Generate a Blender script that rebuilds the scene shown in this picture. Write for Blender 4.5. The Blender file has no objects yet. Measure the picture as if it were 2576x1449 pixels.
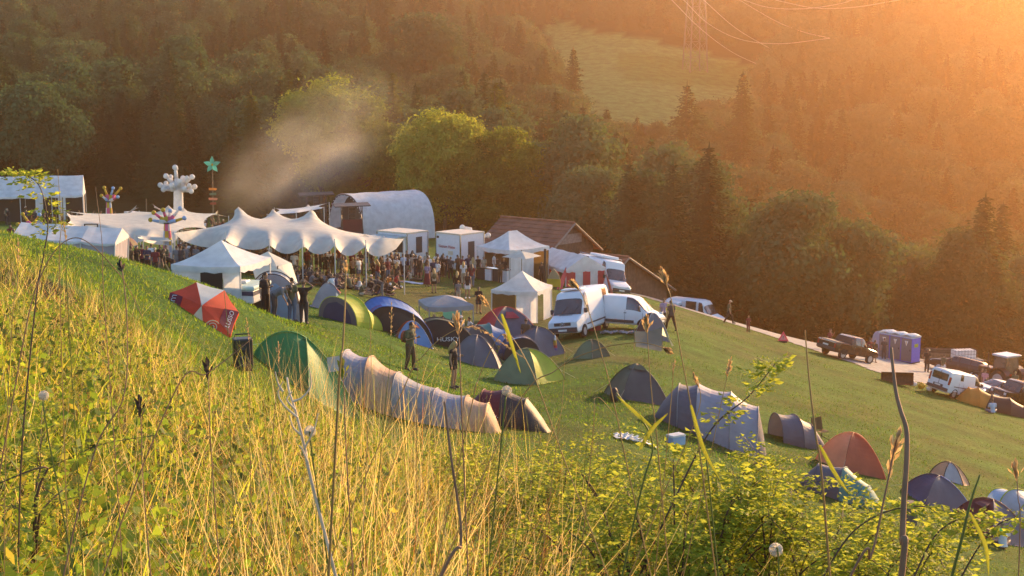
import bpy, bmesh, math, random
import numpy as np
from mathutils import Vector, Matrix, Euler
R = math.radians
sc = bpy.context.scene
COL = sc.collection
rng = np.random.default_rng(7)
random.seed(7)
F = 3578.0; CU = 1288.0; CV = 724.5; HZ = 186.0
TH = math.atan((CV - HZ) / F)
# ---------------------------------------------------------------- camera
cam_d = bpy.data.cameras.new('camera'); cam = bpy.data.objects.new('camera', cam_d); COL.objects.link(cam)
cam_d.lens = 50; cam_d.sensor_width = 36; cam_d.clip_start = 0.05; cam_d.clip_end = 3000
cam.location = (0, 0, 0); cam.rotation_euler = (R(90) - TH, 0, 0)
sc.camera = cam
# ---------------------------------------------------------------- helpers
def tag(o, label=None, cat=None, group=None, kind=None):
    if label: o['label'] = label
    if cat: o['category'] = cat
    if group: o['group'] = group
    if kind: o['kind'] = kind
    return o
def mk(name, verts, faces, mats, parent=None, smooth=False, mi=None):
    me = bpy.data.meshes.new(name)
    me.from_pydata([tuple(v) for v in verts], [], [tuple(f) for f in faces])
    if not isinstance(mats, (list, tuple)): mats = [mats]
    for m in mats: me.materials.append(m)
    if mi is not None: me.polygons.foreach_set('material_index', list(mi))
    if smooth: me.polygons.foreach_set('use_smooth', [True] * len(me.polygons))
    me.update()
    o = bpy.data.objects.new(name, me); COL.objects.link(o)
    if parent: o.parent = parent
    return o
def mk_np(name, V, Fq, mats, parent=None, smooth=False, mi=None, col=None):
    """fast mesh from numpy arrays; Fq is (n,3) or (n,4)"""
    me = bpy.data.meshes.new(name)
    k = Fq.shape[1]
    me.vertices.add(len(V)); me.vertices.foreach_set('co', np.ascontiguousarray(V, dtype=np.float32).ravel())
    me.loops.add(Fq.size); me.loops.foreach_set('vertex_index', np.ascontiguousarray(Fq, dtype=np.int32).ravel())
    me.polygons.add(len(Fq)); me.polygons.foreach_set('loop_start', np.arange(0, Fq.size, k, dtype=np.int32))
    if not isinstance(mats, (list, tuple)): mats = [mats]
    for m in mats: me.materials.append(m)
    if mi is not None: me.polygons.foreach_set('material_index', np.ascontiguousarray(mi, dtype=np.int32))
    me.polygons.foreach_set('use_smooth', np.full(len(Fq), smooth))
    if col is not None:
        a = me.color_attributes.new('tint', 'FLOAT_COLOR', 'POINT')
        c = np.ones((len(V), 4), np.float32); c[:, :3] = col
        a.data.foreach_set('color', c.ravel())
    me.update(calc_edges=True); me.validate()
    o = bpy.data.objects.new(name, me); COL.objects.link(o)
    if parent: o.parent = parent
    return o
def empty(name, loc=(0, 0, 0), rz=0, label=None, cat=None, group=None, scale=1, rx=0, ry=0):
    o = bpy.data.objects.new(name, None); COL.objects.link(o)
    o.empty_display_size = 0.2
    o.location = loc; o.rotation_euler = (rx, ry, rz); o.scale = (scale,) * 3
    tag(o, label, cat, group); return o
def kids(o): return [c for c in o.children]
def copy_tree(o, loc=None, rz=None, label=None, scale=None, parent=None):
    c = o.copy(); COL.objects.link(c)
    if parent is not None: c.parent = parent
    if loc is not None: c.location = loc
    if rz is not None: c.rotation_euler = (0, 0, rz)
    if scale is not None: c.scale = (scale,) * 3
    if label: c['label'] = label
    for ch in kids(o): copy_tree(ch, parent=c)
    return c
class MB:
    """collects simple solids; build() links them as one mesh object"""
    def __init__(s): s.v = []; s.f = []; s.m = []
    def add(s, vs, fs, m=0):
        n = len(s.v); s.v += [tuple(v) for v in vs]; s.f += [tuple(i + n for i in f) for f in fs]; s.m += [m] * len(fs); return s
    def box(s, x0, x1, y0, y1, z0, z1, m=0, M=None):
        vs = [Vector((x, y, z)) for z in (z0, z1) for y in (y0, y1) for x in (x0, x1)]
        if M: vs = [M @ v for v in vs]
        return s.add(vs, [(0, 2, 3, 1), (4, 5, 7, 6), (0, 1, 5, 4), (2, 6, 7, 3), (0, 4, 6, 2), (1, 3, 7, 5)], m)
    def tube(s, pts, r, n=6, m=0, cap=True):
        pts = [Vector(p) for p in pts]
        rs = r if isinstance(r, (list, tuple)) else [r] * len(pts)
        rings = []; prev = None
        for i, p in enumerate(pts):
            t = (pts[min(i + 1, len(pts) - 1)] - pts[max(i - 1, 0)])
            t = t.normalized() if t.length > 1e-9 else Vector((0, 0, 1))
            a = prev if prev is not None else (Vector((1, 0, 0)) if abs(t.x) < .8 else Vector((0, 1, 0)))
            a = (a - t * a.dot(t)); a = a.normalized() if a.length > 1e-6 else t.orthogonal().normalized()
            prev = a; b = t.cross(a)
            rings.append([p + (a * math.cos(q) + b * math.sin(q)) * rs[i] for q in [2 * math.pi * k / n for k in range(n)]])
        vs = [v for rg in rings for v in rg]; fs = []
        for i in range(len(pts) - 1):
            for k in range(n):
                fs.append((i * n + k, i * n + (k + 1) % n, (i + 1) * n + (k + 1) % n, (i + 1) * n + k))
        if cap: fs += [tuple(range(n - 1, -1, -1)), tuple(range((len(pts) - 1) * n, len(pts) * n))]
        return s.add(vs, fs, m)
    def ball(s, c, r, n=10, k=7, m=0, M=None):
        c = Vector(c); r = Vector(r) if not isinstance(r, (int, float)) else Vector((r, r, r))
        vs = [Vector((0, 0, r.z))]
        for i in range(1, k):
            a = math.pi * i / k
            vs += [Vector((r.x * math.sin(a) * math.cos(2 * math.pi * j / n), r.y * math.sin(a) * math.sin(2 * math.pi * j / n), r.z * math.cos(a))) for j in range(n)]
        vs.append(Vector((0, 0, -r.z)))
        if M: vs = [M @ v for v in vs]
        vs = [v + c for v in vs]
        fs = [(0, 1 + j, 1 + (j + 1) % n) for j in range(n)]
        for i in range(k - 2):
            for j in range(n): fs.append((1 + i * n + j, 1 + (i + 1) * n + j, 1 + (i + 1) * n + (j + 1) % n, 1 + i * n + (j + 1) % n))
        L = len(vs) - 1; b = 1 + (k - 2) * n
        fs += [(b + j, L, b + (j + 1) % n) for j in range(n)]
        return s.add(vs, fs, m)
    def lathe(s, prof, n=20, m=0, M=None, close=True):
        """prof: (radius, z) list round Z"""
        vs = []; fs = []
        for (r, z) in prof: vs += [Vector((r * math.cos(2 * math.pi * j / n), r * math.sin(2 * math.pi * j / n), z)) for j in range(n)]
        for i in range(len(prof) - 1):
            for j in range(n): fs.append((i * n + j, i * n + (j + 1) % n, (i + 1) * n + (j + 1) % n, (i + 1) * n + j))
        if close: fs += [tuple(range(n - 1, -1, -1)), tuple(range((len(prof) - 1) * n, len(prof) * n))]
        if M: vs = [M @ v for v in vs]
        return s.add(vs, fs, m)
    def sheet(s, rows, m=0, close_u=False):
        """rows: list of equal-length point lists"""
        n = len(rows[0]); vs = [p for r in rows for p in r]; fs = []
        for i in range(len(rows) - 1):
            for j in range(n - 1 + (1 if close_u else 0)):
                a = i * n + j; b = i * n + (j + 1) % n
                fs.append((a, b, b + n, a + n))
        return s.add(vs, fs, m)
    def build(s, name, mats, parent=None, smooth=False, solid=0, bevel=0):
        o = mk(name, s.v, s.f, mats, parent, smooth, s.m if isinstance(mats, (list, tuple)) else None)
        if solid:
            md = o.modifiers.new('solid', 'SOLIDIFY'); md.thickness = solid; md.offset = 0
        if bevel:
            md = o.modifiers.new('bevel', 'BEVEL'); md.width = bevel; md.segments = 2; md.limit_method = 'ANGLE'
        return o
# ---------------------------------------------------------------- materials
def newmat(name):
    m = bpy.data.materials.new(name); m.use_nodes = True
    nt = m.node_tree; b = nt.nodes['Principled BSDF']; return m, nt, b
MC = {}
def mat(name, col=(.5, .5, .5), rough=.6, metal=0, var=.12, scale=6, trans=0, objcol=False, bump=0, bscale=30, spec=.5, emit=0):
    """principled + noise variation; trans>0 adds translucency (cloth, leaves); objcol takes the object's own colour"""
    if name in MC: return MC[name]
    m, nt, b = newmat(name); L = nt.links; N = nt.nodes
    tc = N.new('ShaderNodeTexCoord')
    nz = N.new('ShaderNodeTexNoise'); nz.inputs['Scale'].default_value = scale; nz.inputs['Detail'].default_value = 5
    L.new(tc.outputs['Object'], nz.inputs['Vector'])
    mr = N.new('ShaderNodeMapRange'); mr.inputs[3].default_value = 1 - var; mr.inputs[4].default_value = 1 + var
    mr.inputs[1].default_value = .3; mr.inputs[2].default_value = .7
    L.new(nz.outputs['Fac'], mr.inputs[0])
    mx = N.new('ShaderNodeMix'); mx.data_type = 'RGBA'; mx.blend_type = 'MULTIPLY'; mx.inputs[0].default_value = 1
    if objcol:
        oi = N.new('ShaderNodeObjectInfo'); L.new(oi.outputs['Color'], mx.inputs[6])
    else: mx.inputs[6].default_value = (*col, 1)
    L.new(mr.outputs[0], mx.inputs[7])
    L.new(mx.outputs[2], b.inputs['Base Color'])
    b.inputs['Roughness'].default_value = rough; b.inputs['Metallic'].default_value = metal
    b.inputs['Specular IOR Level'].default_value = spec
    if bump:
        n2 = N.new('ShaderNodeTexNoise'); n2.inputs['Scale'].default_value = bscale; n2.inputs['Detail'].default_value = 4
        L.new(tc.outputs['Object'], n2.inputs['Vector'])
        bp = N.new('ShaderNodeBump'); bp.inputs['Strength'].default_value = bump; bp.inputs['Distance'].default_value = .02
        L.new(n2.outputs['Fac'], bp.inputs['Height']); L.new(bp.outputs[0], b.inputs['Normal'])
    if trans:
        tr = N.new('ShaderNodeBsdfTranslucent'); L.new(mx.outputs[2], tr.inputs['Color'])
        ms = N.new('ShaderNodeMixShader'); ms.inputs[0].default_value = trans
        L.new(b.outputs[0], ms.inputs[1]); L.new(tr.outputs[0], ms.inputs[2])
        L.new(ms.outputs[0], N['Material Output'].inputs['Surface'])
    MC[name] = m; return m
def tintmat(name, trans=0, rough=.7, var=.2, scale=.7, bump=0, bscale=8, bdist=.1, var2=0, scale2=5, spec=.3, tmul=(1, 1, 1)):
    """base colour from the mesh's own 'tint' attribute with two scales of noise"""
    m, nt, b = newmat(name); L = nt.links; N = nt.nodes
    at = N.new('ShaderNodeAttribute'); at.attribute_name = 'tint'
    tc = N.new('ShaderNodeTexCoord'); cur = at.outputs['Color']
    for (v, s_) in ((var, scale), (var2, scale2)):
        if not v: continue
        nz = N.new('ShaderNodeTexNoise'); nz.inputs['Scale'].default_value = s_; nz.inputs['Detail'].default_value = 8; nz.inputs['Roughness'].default_value = .65
        L.new(tc.outputs['Object'], nz.inputs['Vector'])
        mr = N.new('ShaderNodeMapRange'); mr.inputs[1].default_value = .3; mr.inputs[2].default_value = .7
        mr.inputs[3].default_value = 1 - v; mr.inputs[4].default_value = 1 + v
        L.new(nz.outputs['Fac'], mr.inputs[0])
        mx = N.new('ShaderNodeMix'); mx.data_type = 'RGBA'; mx.blend_type = 'MULTIPLY'; mx.inputs[0].default_value = 1
        L.new(cur, mx.inputs[6]); L.new(mr.outputs[0], mx.inputs[7]); cur = mx.outputs[2]
    L.new(cur, b.inputs['Base Color']); b.inputs['Roughness'].default_value = rough; b.inputs['Specular IOR Level'].default_value = spec
    if bump:
        n2 = N.new('ShaderNodeTexNoise'); n2.inputs['Scale'].default_value = bscale; n2.inputs['Detail'].default_value = 8; n2.inputs['Roughness'].default_value = .7
        L.new(tc.outputs['Object'], n2.inputs['Vector'])
        bp = N.new('ShaderNodeBump'); bp.inputs['Strength'].default_value = bump; bp.inputs['Distance'].default_value = bdist
        L.new(n2.outputs['Fac'], bp.inputs['Height']); L.new(bp.outputs[0], b.inputs['Normal'])
    if trans:
        tr = N.new('ShaderNodeBsdfTranslucent')
        mt = N.new('ShaderNodeMix'); mt.data_type = 'RGBA'; mt.blend_type = 'MULTIPLY'; mt.inputs[0].default_value = 1
        mt.inputs[7].default_value = (*tmul, 1); L.new(cur, mt.inputs[6]); L.new(mt.outputs[2], tr.inputs['Color'])
        ms = N.new('ShaderNodeMixShader'); ms.inputs[0].default_value = trans
        L.new(b.outputs[0], ms.inputs[1]); L.new(tr.outputs[0], ms.inputs[2]); L.new(ms.outputs[0], N['Material Output'].inputs['Surface'])
    return m
# ---------------------------------------------------------------- terrain: height field over (x/y, ln y)
T_of_v = lambda v: math.tan(math.atan((CV - v) / F) - TH)
DS = [14, 20, 30, 37, 46, 60, 80, 100, 115, 132, 170, 210, 260, 330, 420, 520, 640]
TB = {
 0:    [800, 700, 630, 600, 585, 640, 645, 640, 610, 580, 540, 500, 400, 250, 80, -60, -150],
 300:  [900, 810, 735, 690, 650, 725, 698, 668, 635, 605, 560, 520, 425, 275, 100, -50, -145],
 560:  [1020, 965, 893, 830, 735, 788, 712, 676, 650, 622, 572, 535, 440, 290, 110, -40, -140],
 900:  [1140, 1120, 1090, 1052, 922, 838, 773, 710, 670, 644, 590, 560, 470, 320, 140, -20, -120],
 1288: [1265, 1225, 1165, 1115, 1050, 965, 858, 757, 698, 668, 630, 600, 510, 380, 240, 100, -60],
 1600: [1370, 1330, 1260, 1200, 1090, 960, 836, 772, 746, 735, 765, 745, 640, 420, 240, 90, -60],
 1900: [1480, 1440, 1370, 1310, 1200, 1065, 930, 855, 826, 838, 905, 890, 730, 480, 280, 120, -60],
 2250: [1612, 1560, 1490, 1420, 1290, 1150, 1022, 942, 908, 893, 985, 965, 790, 480, 220, 20, -100],
 2576: [1720, 1680, 1600, 1520, 1400, 1250, 1105, 1022, 972, 945, 1005, 985, 790, 450, 180, -20, -120]}
_us = sorted(TB)
TB[-800] = [TB[0][i] - .75 * (TB[560][i] - TB[0][i]) for i in range(len(DS))]
TB[3400] = [TB[2576][i] + .6 * (TB[2576][i] - TB[1900][i]) for i in range(len(DS))]
TB[-2200] = [2 * TB[-800][i] - TB[0][i] if DS[i] < 60 else TB[-800][i] for i in range(len(DS))]
TB[5000] = [2 * TB[3400][i] - TB[2576][i] if DS[i] < 150 else TB[3400][i] for i in range(len(DS))]
cp = []
for u in sorted(TB):
    for d, v in zip(DS, TB[u]):
        t = (HZ - v) / F if abs(v) > 4000 else T_of_v(v)
        s = (u - CU) / F / (math.cos(TH) + (CV - v) / F * math.sin(TH))
        cp.append((s, math.log(d), t))
    s0 = (u - CU) / F
    for d in (.5, 1.2, 3, 6, 9.5):
        s = s0 * 1.05
        cp.append((s, math.log(d), -1.45 / d - .36 * s - .195))
cp = np.array(cp); SX = 3.0
def _tps(r2): return np.where(r2 > 1e-12, .5 * r2 * np.log(np.maximum(r2, 1e-12)), 0)
_A = np.column_stack([cp[:, 0] * SX, cp[:, 1]])
_n = len(cp)
# interpolate t + 1.45/d (the smooth part)
_b = cp[:, 2] + 1.45 / np.exp(cp[:, 1])
K = _tps(((_A[:, None] - _A[None]) ** 2).sum(-1)) + np.eye(_n) * 3e-4
Pm = np.column_stack([np.ones(_n), _A])
_M = np.block([[K, Pm], [Pm.T, np.zeros((3, 3))]])
_w = np.linalg.solve(_M, np.concatenate([_b, np.zeros(3)]))
GS = np.linspace(-1.0, 1.0, 401); GL = np.linspace(math.log(.5), math.log(640), 420)
_q = np.stack(np.meshgrid(GS, GL), -1).reshape(-1, 2) * [SX, 1]
_t = np.concatenate([_tps(((c[:, None] - _A[None]) ** 2).sum(-1)) @ _w[:_n] for c in np.array_split(_q, 40)]) + np.column_stack([np.ones(len(_q)), _q]) @ _w[_n:]
GT = (_t - 1.45 / np.exp(_q[:, 1])).reshape(len(GL), len(GS))
def Hn(x, y):
    x = np.asarray(x, float); y = np.maximum(np.asarray(y, float), .5)
    s = np.clip(x / y, -1, 1); l = np.clip(np.log(y), GL[0], GL[-1])
    fi = (s + 1) / 2 * (len(GS) - 1); fj = (l - GL[0]) / (GL[-1] - GL[0]) * (len(GL) - 1)
    i = np.minimum(fi.astype(int), len(GS) - 2); j = np.minimum(fj.astype(int), len(GL) - 2)
    a = fi - i; b = fj - j
    t = (GT[j, i] * (1 - a) + GT[j, i + 1] * a) * (1 - b) + (GT[j + 1, i] * (1 - a) + GT[j + 1, i + 1] * a) * b
    return t * y
def H(x, y): return float(Hn(x, y))
def ray(u, v, d):
    cx = (u - CU) / F; cy = (CV - v) / F
    y = math.cos(TH) + cy * math.sin(TH); z = -math.sin(TH) + cy * math.cos(TH)
    return Vector((cx * d / y, d, z * d / y))
def GD(u, d, dz=0):
    """ground point in picture column u at distance d"""
    x = (u - CU) / F * d / math.cos(TH)
    for _ in range(4):
        v = V_of(x, d); x = (u - CU) / F * d / (1 / (math.cos(TH) + (CV - v) / F * math.sin(TH))) ** -1
    return Vector((x, d, H(x, d) + dz))
def V_of(x, y, z=None):
    t = (H(x, y) if z is None else z) / y
    return CV - F * math.tan(math.atan(t) + TH)
def G(u, v, d0, dz=0, d1=None):
    """ground point seen at pixel (u,v), first crossing beyond distance d0"""
    d = d0; last = None
    d1 = d1 or d0 * 2.2
    while d < d1:
        p = ray(u, v, d); h = p.z - H(p.x, p.y)
        if h <= 0: break
        d *= 1.003
    p = ray(u, v, d); return Vector((p.x, p.y, H(p.x, p.y) + dz))
def px(p):
    """picture position of a world point (for checks)"""
    c = math.cos(TH); s = math.sin(TH)
    dz = p[1] * c - p[2] * s; up = p[1] * s + p[2] * c
    return (CU + F * p[0] / dz, CV - F * up / dz, dz)
# ---------------------------------------------------------------- light, sky, render settings
SUN_AZ, SUN_EL = 36.0, 15.0
sun_d = bpy.data.lights.new('sun', 'SUN'); sun = bpy.data.objects.new('sun', sun_d); COL.objects.link(sun)
sun_d.energy = 5.0; sun_d.angle = R(.5); sun_d.color = (1, .61, .27)
SV = Vector((math.sin(R(SUN_AZ)) * math.cos(R(SUN_EL)), math.cos(R(SUN_AZ)) * math.cos(R(SUN_EL)), math.sin(R(SUN_EL))))
sun.rotation_euler = SV.to_track_quat('Z', 'Y').to_euler(); sun.location = (60, 80, 80)
w = bpy.data.worlds.new('World'); sc.world = w; w.use_nodes = True
nt = w.node_tree; bg = nt.nodes['Background']
sky = nt.nodes.new('ShaderNodeTexSky'); sky.sky_type = 'NISHITA'; sky.sun_disc = False
sky.sun_elevation = R(SUN_EL); sky.sun_rotation = R(SUN_AZ); sky.dust_density = 0.4; sky.ozone_density = 2.5
nt.links.new(sky.outputs[0], bg.inputs['Color']); bg.inputs['Strength'].default_value = .15
sc.view_settings.view_transform = 'Standard'; sc.view_settings.look = 'None'; sc.view_settings.gamma = 1
sc.view_settings.use_curve_mapping = False; sc.view_settings.exposure = 1.27
cy = sc.cycles; cy.use_denoising = True; cy.max_bounces = 6; cy.diffuse_bounces = 3; cy.glossy_bounces = 2
cy.transmission_bounces = 4; cy.volume_bounces = 1; cy.transparent_max_bounces = 6; cy.caustics_reflective = False; cy.caustics_refractive = False
cy.sample_clamp_indirect = 4
# ---------------------------------------------------------------- ground sheet
def inpoly(X, Y, poly):
    r = np.zeros(np.shape(X), bool); n = len(poly)
    for i in range(n):
        x1, y1 = poly[i]; x2, y2 = poly[(i + 1) % n]
        c = ((y1 > Y) != (y2 > Y)) & (X < (x2 - x1) * (Y - y1) / (y2 - y1 + 1e-12) + x1)
        r ^= c
    return r
def fbm(x, y, s, seed=0, oct=4):
    """cheap smooth value noise, numpy"""
    r = np.zeros(np.shape(x)); a = 1.0; tot = 0
    for o in range(oct):
        g = np.random.default_rng(seed + o).random((64, 64))
        fx = np.asarray(x) / s; fy = np.asarray(y) / s
        i = np.floor(fx).astype(int); j = np.floor(fy).astype(int); u = fx - i; v = fy - j
        u = u * u * (3 - 2 * u); v = v * v * (3 - 2 * v)
        r += a * ((g[j % 64, i % 64] * (1 - u) + g[j % 64, (i + 1) % 64] * u) * (1 - v) + (g[(j + 1) % 64, i % 64] * (1 - u) + g[(j + 1) % 64, (i + 1) % 64] * u) * v)
        tot += a; a *= .5; s /= 2
    return r / tot
S_, L_ = np.meshgrid(GS, GL); Yg = np.exp(L_); Xg = S_ * Yg; Zg = GT * Yg
Ug = CU + F * Xg / Yg; Vg = CV - F * np.tan(np.arctan(GT) + TH)
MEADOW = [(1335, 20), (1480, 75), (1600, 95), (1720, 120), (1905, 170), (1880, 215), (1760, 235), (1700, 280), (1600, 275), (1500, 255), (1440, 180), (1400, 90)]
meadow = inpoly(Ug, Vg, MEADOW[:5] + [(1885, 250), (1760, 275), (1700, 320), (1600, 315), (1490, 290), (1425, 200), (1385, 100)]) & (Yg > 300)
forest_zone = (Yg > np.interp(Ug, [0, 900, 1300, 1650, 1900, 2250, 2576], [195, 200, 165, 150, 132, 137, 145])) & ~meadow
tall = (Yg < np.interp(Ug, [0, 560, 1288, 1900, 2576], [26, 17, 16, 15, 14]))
n1 = fbm(Xg, Yg, 9, 1); n2 = fbm(Xg, Yg, 3, 9)
tint = np.zeros(Xg.shape + (3,))
tint[:] = (.056, .122, .022)
tint = tint * (0.75 + .5 * n1)[..., None]
dry = np.clip((n2 - .5) * 3, 0, 1)[..., None]; tint = tint * (1 - dry * .5) + np.array((.13, .12, .04)) * dry * .5
tr_ = np.clip(1.1 - np.hypot((Xg + 4) / 26, (Yg - 98) / 16), 0, 1)[..., None]
tint = tint * (1 - tr_ * .6) + np.array((.12, .105, .045)) * tr_ * .6     # trodden turf round the tents
for (u_, d_, r_) in ((1000, 72, 5), (1150, 78, 6), (1250, 70, 5), (1420, 74, 5), (1330, 88, 6), (1180, 96, 7), (700, 54, 4), (1080, 44, 3), (1800, 50, 3), (2440, 98, 5), (1900, 85, 3), (1550, 68, 3)):
    q_ = GD(u_, d_); f_ = np.clip(1.15 - np.hypot(Xg - q_.x, Yg - q_.y) / r_ - .7 * (fbm(Xg, Yg, 2.2, 77) - .3), 0, 1)[..., None] * .65; tint = tint * (1 - f_) + np.array((.115, .10, .05)) * f_
for k_ in range(2):       # worn wheel tracks from the road down to the vans
    tx, ty = [], []
    for t_ in np.linspace(0, 1, 30): q_ = GD(1745 - 265 * t_, 113 - 33 * t_ ** .8); tx.append(q_.x + .9 * k_); ty.append(q_.y)
    dd = np.full(Xg.shape, 9.)
    for a_, b_ in zip(tx, ty): dd = np.minimum(dd, np.hypot(Xg - a_, (Yg - b_) * .55))
    f_ = (np.clip(1.0 - dd / .75, 0, 1) * .8 * np.clip(fbm(Xg, Yg, 3, 88) * 2 - .3, 0, 1))[..., None]; tint = tint * (1 - f_) + np.array((.15, .125, .07)) * f_
TRAMPLED = tint[..., 0] / np.maximum(tint[..., 1], 1e-6)
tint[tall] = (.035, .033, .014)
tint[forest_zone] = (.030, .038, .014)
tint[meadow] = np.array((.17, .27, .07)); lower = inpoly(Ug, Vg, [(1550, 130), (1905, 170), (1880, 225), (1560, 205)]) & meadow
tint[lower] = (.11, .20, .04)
m_ground = tintmat('turf', rough=.9, var=.38, scale=.35, var2=.45, scale2=5, bump=.9, bscale=7, bdist=.12, spec=.05)
nr, ncol = Xg.shape
Vt = np.stack([Xg, Yg, Zg], -1).reshape(-1, 3)
ii = np.arange(nr * ncol).reshape(nr, ncol)
Fq = np.stack([ii[:-1, :-1], ii[:-1, 1:], ii[1:, 1:], ii[1:, :-1]], -1).reshape(-1, 4)
# the slope goes on behind the camera and the hills beyond the last row
Vb = []; 
bx = np.linspace(-30, 30, 40)
ext = []
for k, yb in enumerate((.5, -.6, -3, -8, -20)):
    for x in bx: ext.append((x, yb, -1.45 - .36 * x - .195 * yb if yb < .4 else 0))
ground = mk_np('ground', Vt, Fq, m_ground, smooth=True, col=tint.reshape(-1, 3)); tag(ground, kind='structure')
eb = []
for yb in (.52, -.6, -3, -8, -20):
    for x in bx: eb.append((x, yb, -1.5 - .36 * x - .195 * yb))
eb = np.array(eb); je = np.arange(len(eb)).reshape(5, 40)
fe = np.stack([je[:-1, :-1], je[:-1, 1:], je[1:, 1:], je[1:, :-1]], -1).reshape(-1, 4)
slope = mk_np('ground_behind', eb, fe, m_ground, smooth=True, col=np.tile((.06, .055, .02), (len(eb), 1))); tag(slope, kind='structure'); slope.name = 'terrain'
# far crest behind the forest, closing the hills
# ---------------------------------------------------------------- gravel road and yard
m_gravel = mat('gravel', (.29, .29, .28), .95, var=.25, scale=2.5, bump=.6, bscale=18, spec=.2)
ROADC = [(1560, 722, 118), (1640, 738, 118), (1700, 752, 116), (1780, 785, 112), (1860, 818, 112), (1960, 853, 110), (2060, 890, 108)]
def drape(name, poly, res, m, dz):
    xs = [p[0] for p in poly]; ys = [p[1] for p in poly]
    gx = np.arange(min(xs) - res, max(xs) + res, res); gy = np.arange(min(ys) - res, max(ys) + res, res)
    X, Y = np.meshgrid(gx, gy); jit = (fbm(X, Y, 1.3, 3) - .5) * 1.2
    keep = inpoly((X[:-1, :-1] + X[1:, 1:]) / 2 + jit[:-1, :-1], (Y[:-1, :-1] + Y[1:, 1:]) / 2 + jit[1:, 1:], poly)
    V = np.stack([X, Y, Hn(X, Y) + dz], -1).reshape(-1, 3); q = np.arange(X.size).reshape(X.shape)
    f = np.stack([q[:-1, :-1], q[:-1, 1:], q[1:, 1:], q[1:, :-1]], -1)[keep]
    us, inv = np.unique(f, return_inverse=True)
    o = mk_np(name, V[us], inv.reshape(f.shape), m, smooth=True); return tag(o, kind='structure')
def rgd(u, d):
    p = GD(u, d); return (p.x, p.y)
road_poly = [rgd(1560, 125), rgd(1700, 121.5), rgd(1860, 118), rgd(2000, 119), rgd(2150, 121), rgd(2330, 130), rgd(2620, 129),
             rgd(2640, 101), rgd(2420, 99.5), rgd(2300, 98), rgd(2200, 98.5), rgd(2100, 103), rgd(1980, 107), rgd(1860, 110), rgd(1700, 114.5), rgd(1560, 119)]
drape('gravel_road', road_poly, .3, m_gravel, .05)
# ---------------------------------------------------------------- leaves and trees
def quads(C, A, B, flat=True):
    """quads centred on C with half-axes A, B -> V, F"""
    V = np.stack([C - A, C - B * .9 + A * .1, C + A, C + B * .9 + A * .1], 1).reshape(-1, 3)
    return V, np.arange(len(C) * 4).reshape(-1, 4)
def unit(v): return v / np.maximum(np.linalg.norm(v, axis=-1, keepdims=True), 1e-9)
def leafmat(name, cols, trans=.4, tm=(1.25, 1.25, .7), var=.25):
    """leaf colour chosen by a slow noise over the crown and a random per tree"""
    m, nt, b = newmat(name); L = nt.links; N = nt.nodes
    tc = N.new('ShaderNodeTexCoord'); nz = N.new('ShaderNodeTexNoise'); nz.inputs['Scale'].default_value = .9; nz.inputs['Detail'].default_value = 6
    L.new(tc.outputs['Object'], nz.inputs['Vector'])
    oi = N.new('ShaderNodeObjectInfo'); ad = N.new('ShaderNodeMath'); ad.operation = 'MULTIPLY_ADD'
    L.new(oi.outputs['Random'], ad.inputs[0]); ad.inputs[1].default_value = .6; L.new(nz.outputs['Fac'], ad.inputs[2])
    sb = N.new('ShaderNodeMath'); sb.operation = 'SUBTRACT'; sb.inputs[1].default_value = .3; L.new(ad.outputs[0], sb.inputs[0])
    cr = N.new('ShaderNodeValToRGB'); e = cr.color_ramp.elements
    e[0].color = (*cols[0], 1); e[0].position = .15; e[1].color = (*cols[-1], 1); e[1].position = .85
    for i, c in enumerate(cols[1:-1]): q = e.new(.15 + .7 * (i + 1) / (len(cols) - 1)); q.color = (*c, 1)
    L.new(sb.outputs[0], cr.inputs[0]); L.new(cr.outputs[0], b.inputs['Base Color'])
    b.inputs['Roughness'].default_value = .9; b.inputs['Specular IOR Level'].default_value = .03
    tr = N.new('ShaderNodeBsdfTranslucent'); mt = N.new('ShaderNodeMix'); mt.data_type = 'RGBA'; mt.blend_type = 'MULTIPLY'; mt.inputs[0].default_value = 1
    mt.inputs[7].default_value = (*tm, 1); L.new(cr.outputs[0], mt.inputs[6]); L.new(mt.outputs[2], tr.inputs['Color'])
    ms = N.new('ShaderNodeMixShader'); ms.inputs[0].default_value = trans
    L.new(b.outputs[0], ms.inputs[1]); L.new(tr.outputs[0], ms.inputs[2]); L.new(ms.outputs[0], N['Material Output'].inputs['Surface'])
    return m
m_bright = leafmat('bright_broad_leaves', [(.11, .15, .026), (.23, .27, .045), (.38, .38, .08)], .5)
m_dull = leafmat('grey_green_leaves', [(.036, .080, .040), (.062, .118, .056), (.10, .155, .075)], .3)
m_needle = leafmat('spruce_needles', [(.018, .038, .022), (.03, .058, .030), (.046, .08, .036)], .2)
m_bark = mat('tree_bark', (.10, .075, .05), .9, var=.3, scale=3, bump=.5)
m_pale = mat('pale_birch_bark', (.42, .37, .30), .8, var=.25, scale=2)
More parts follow.
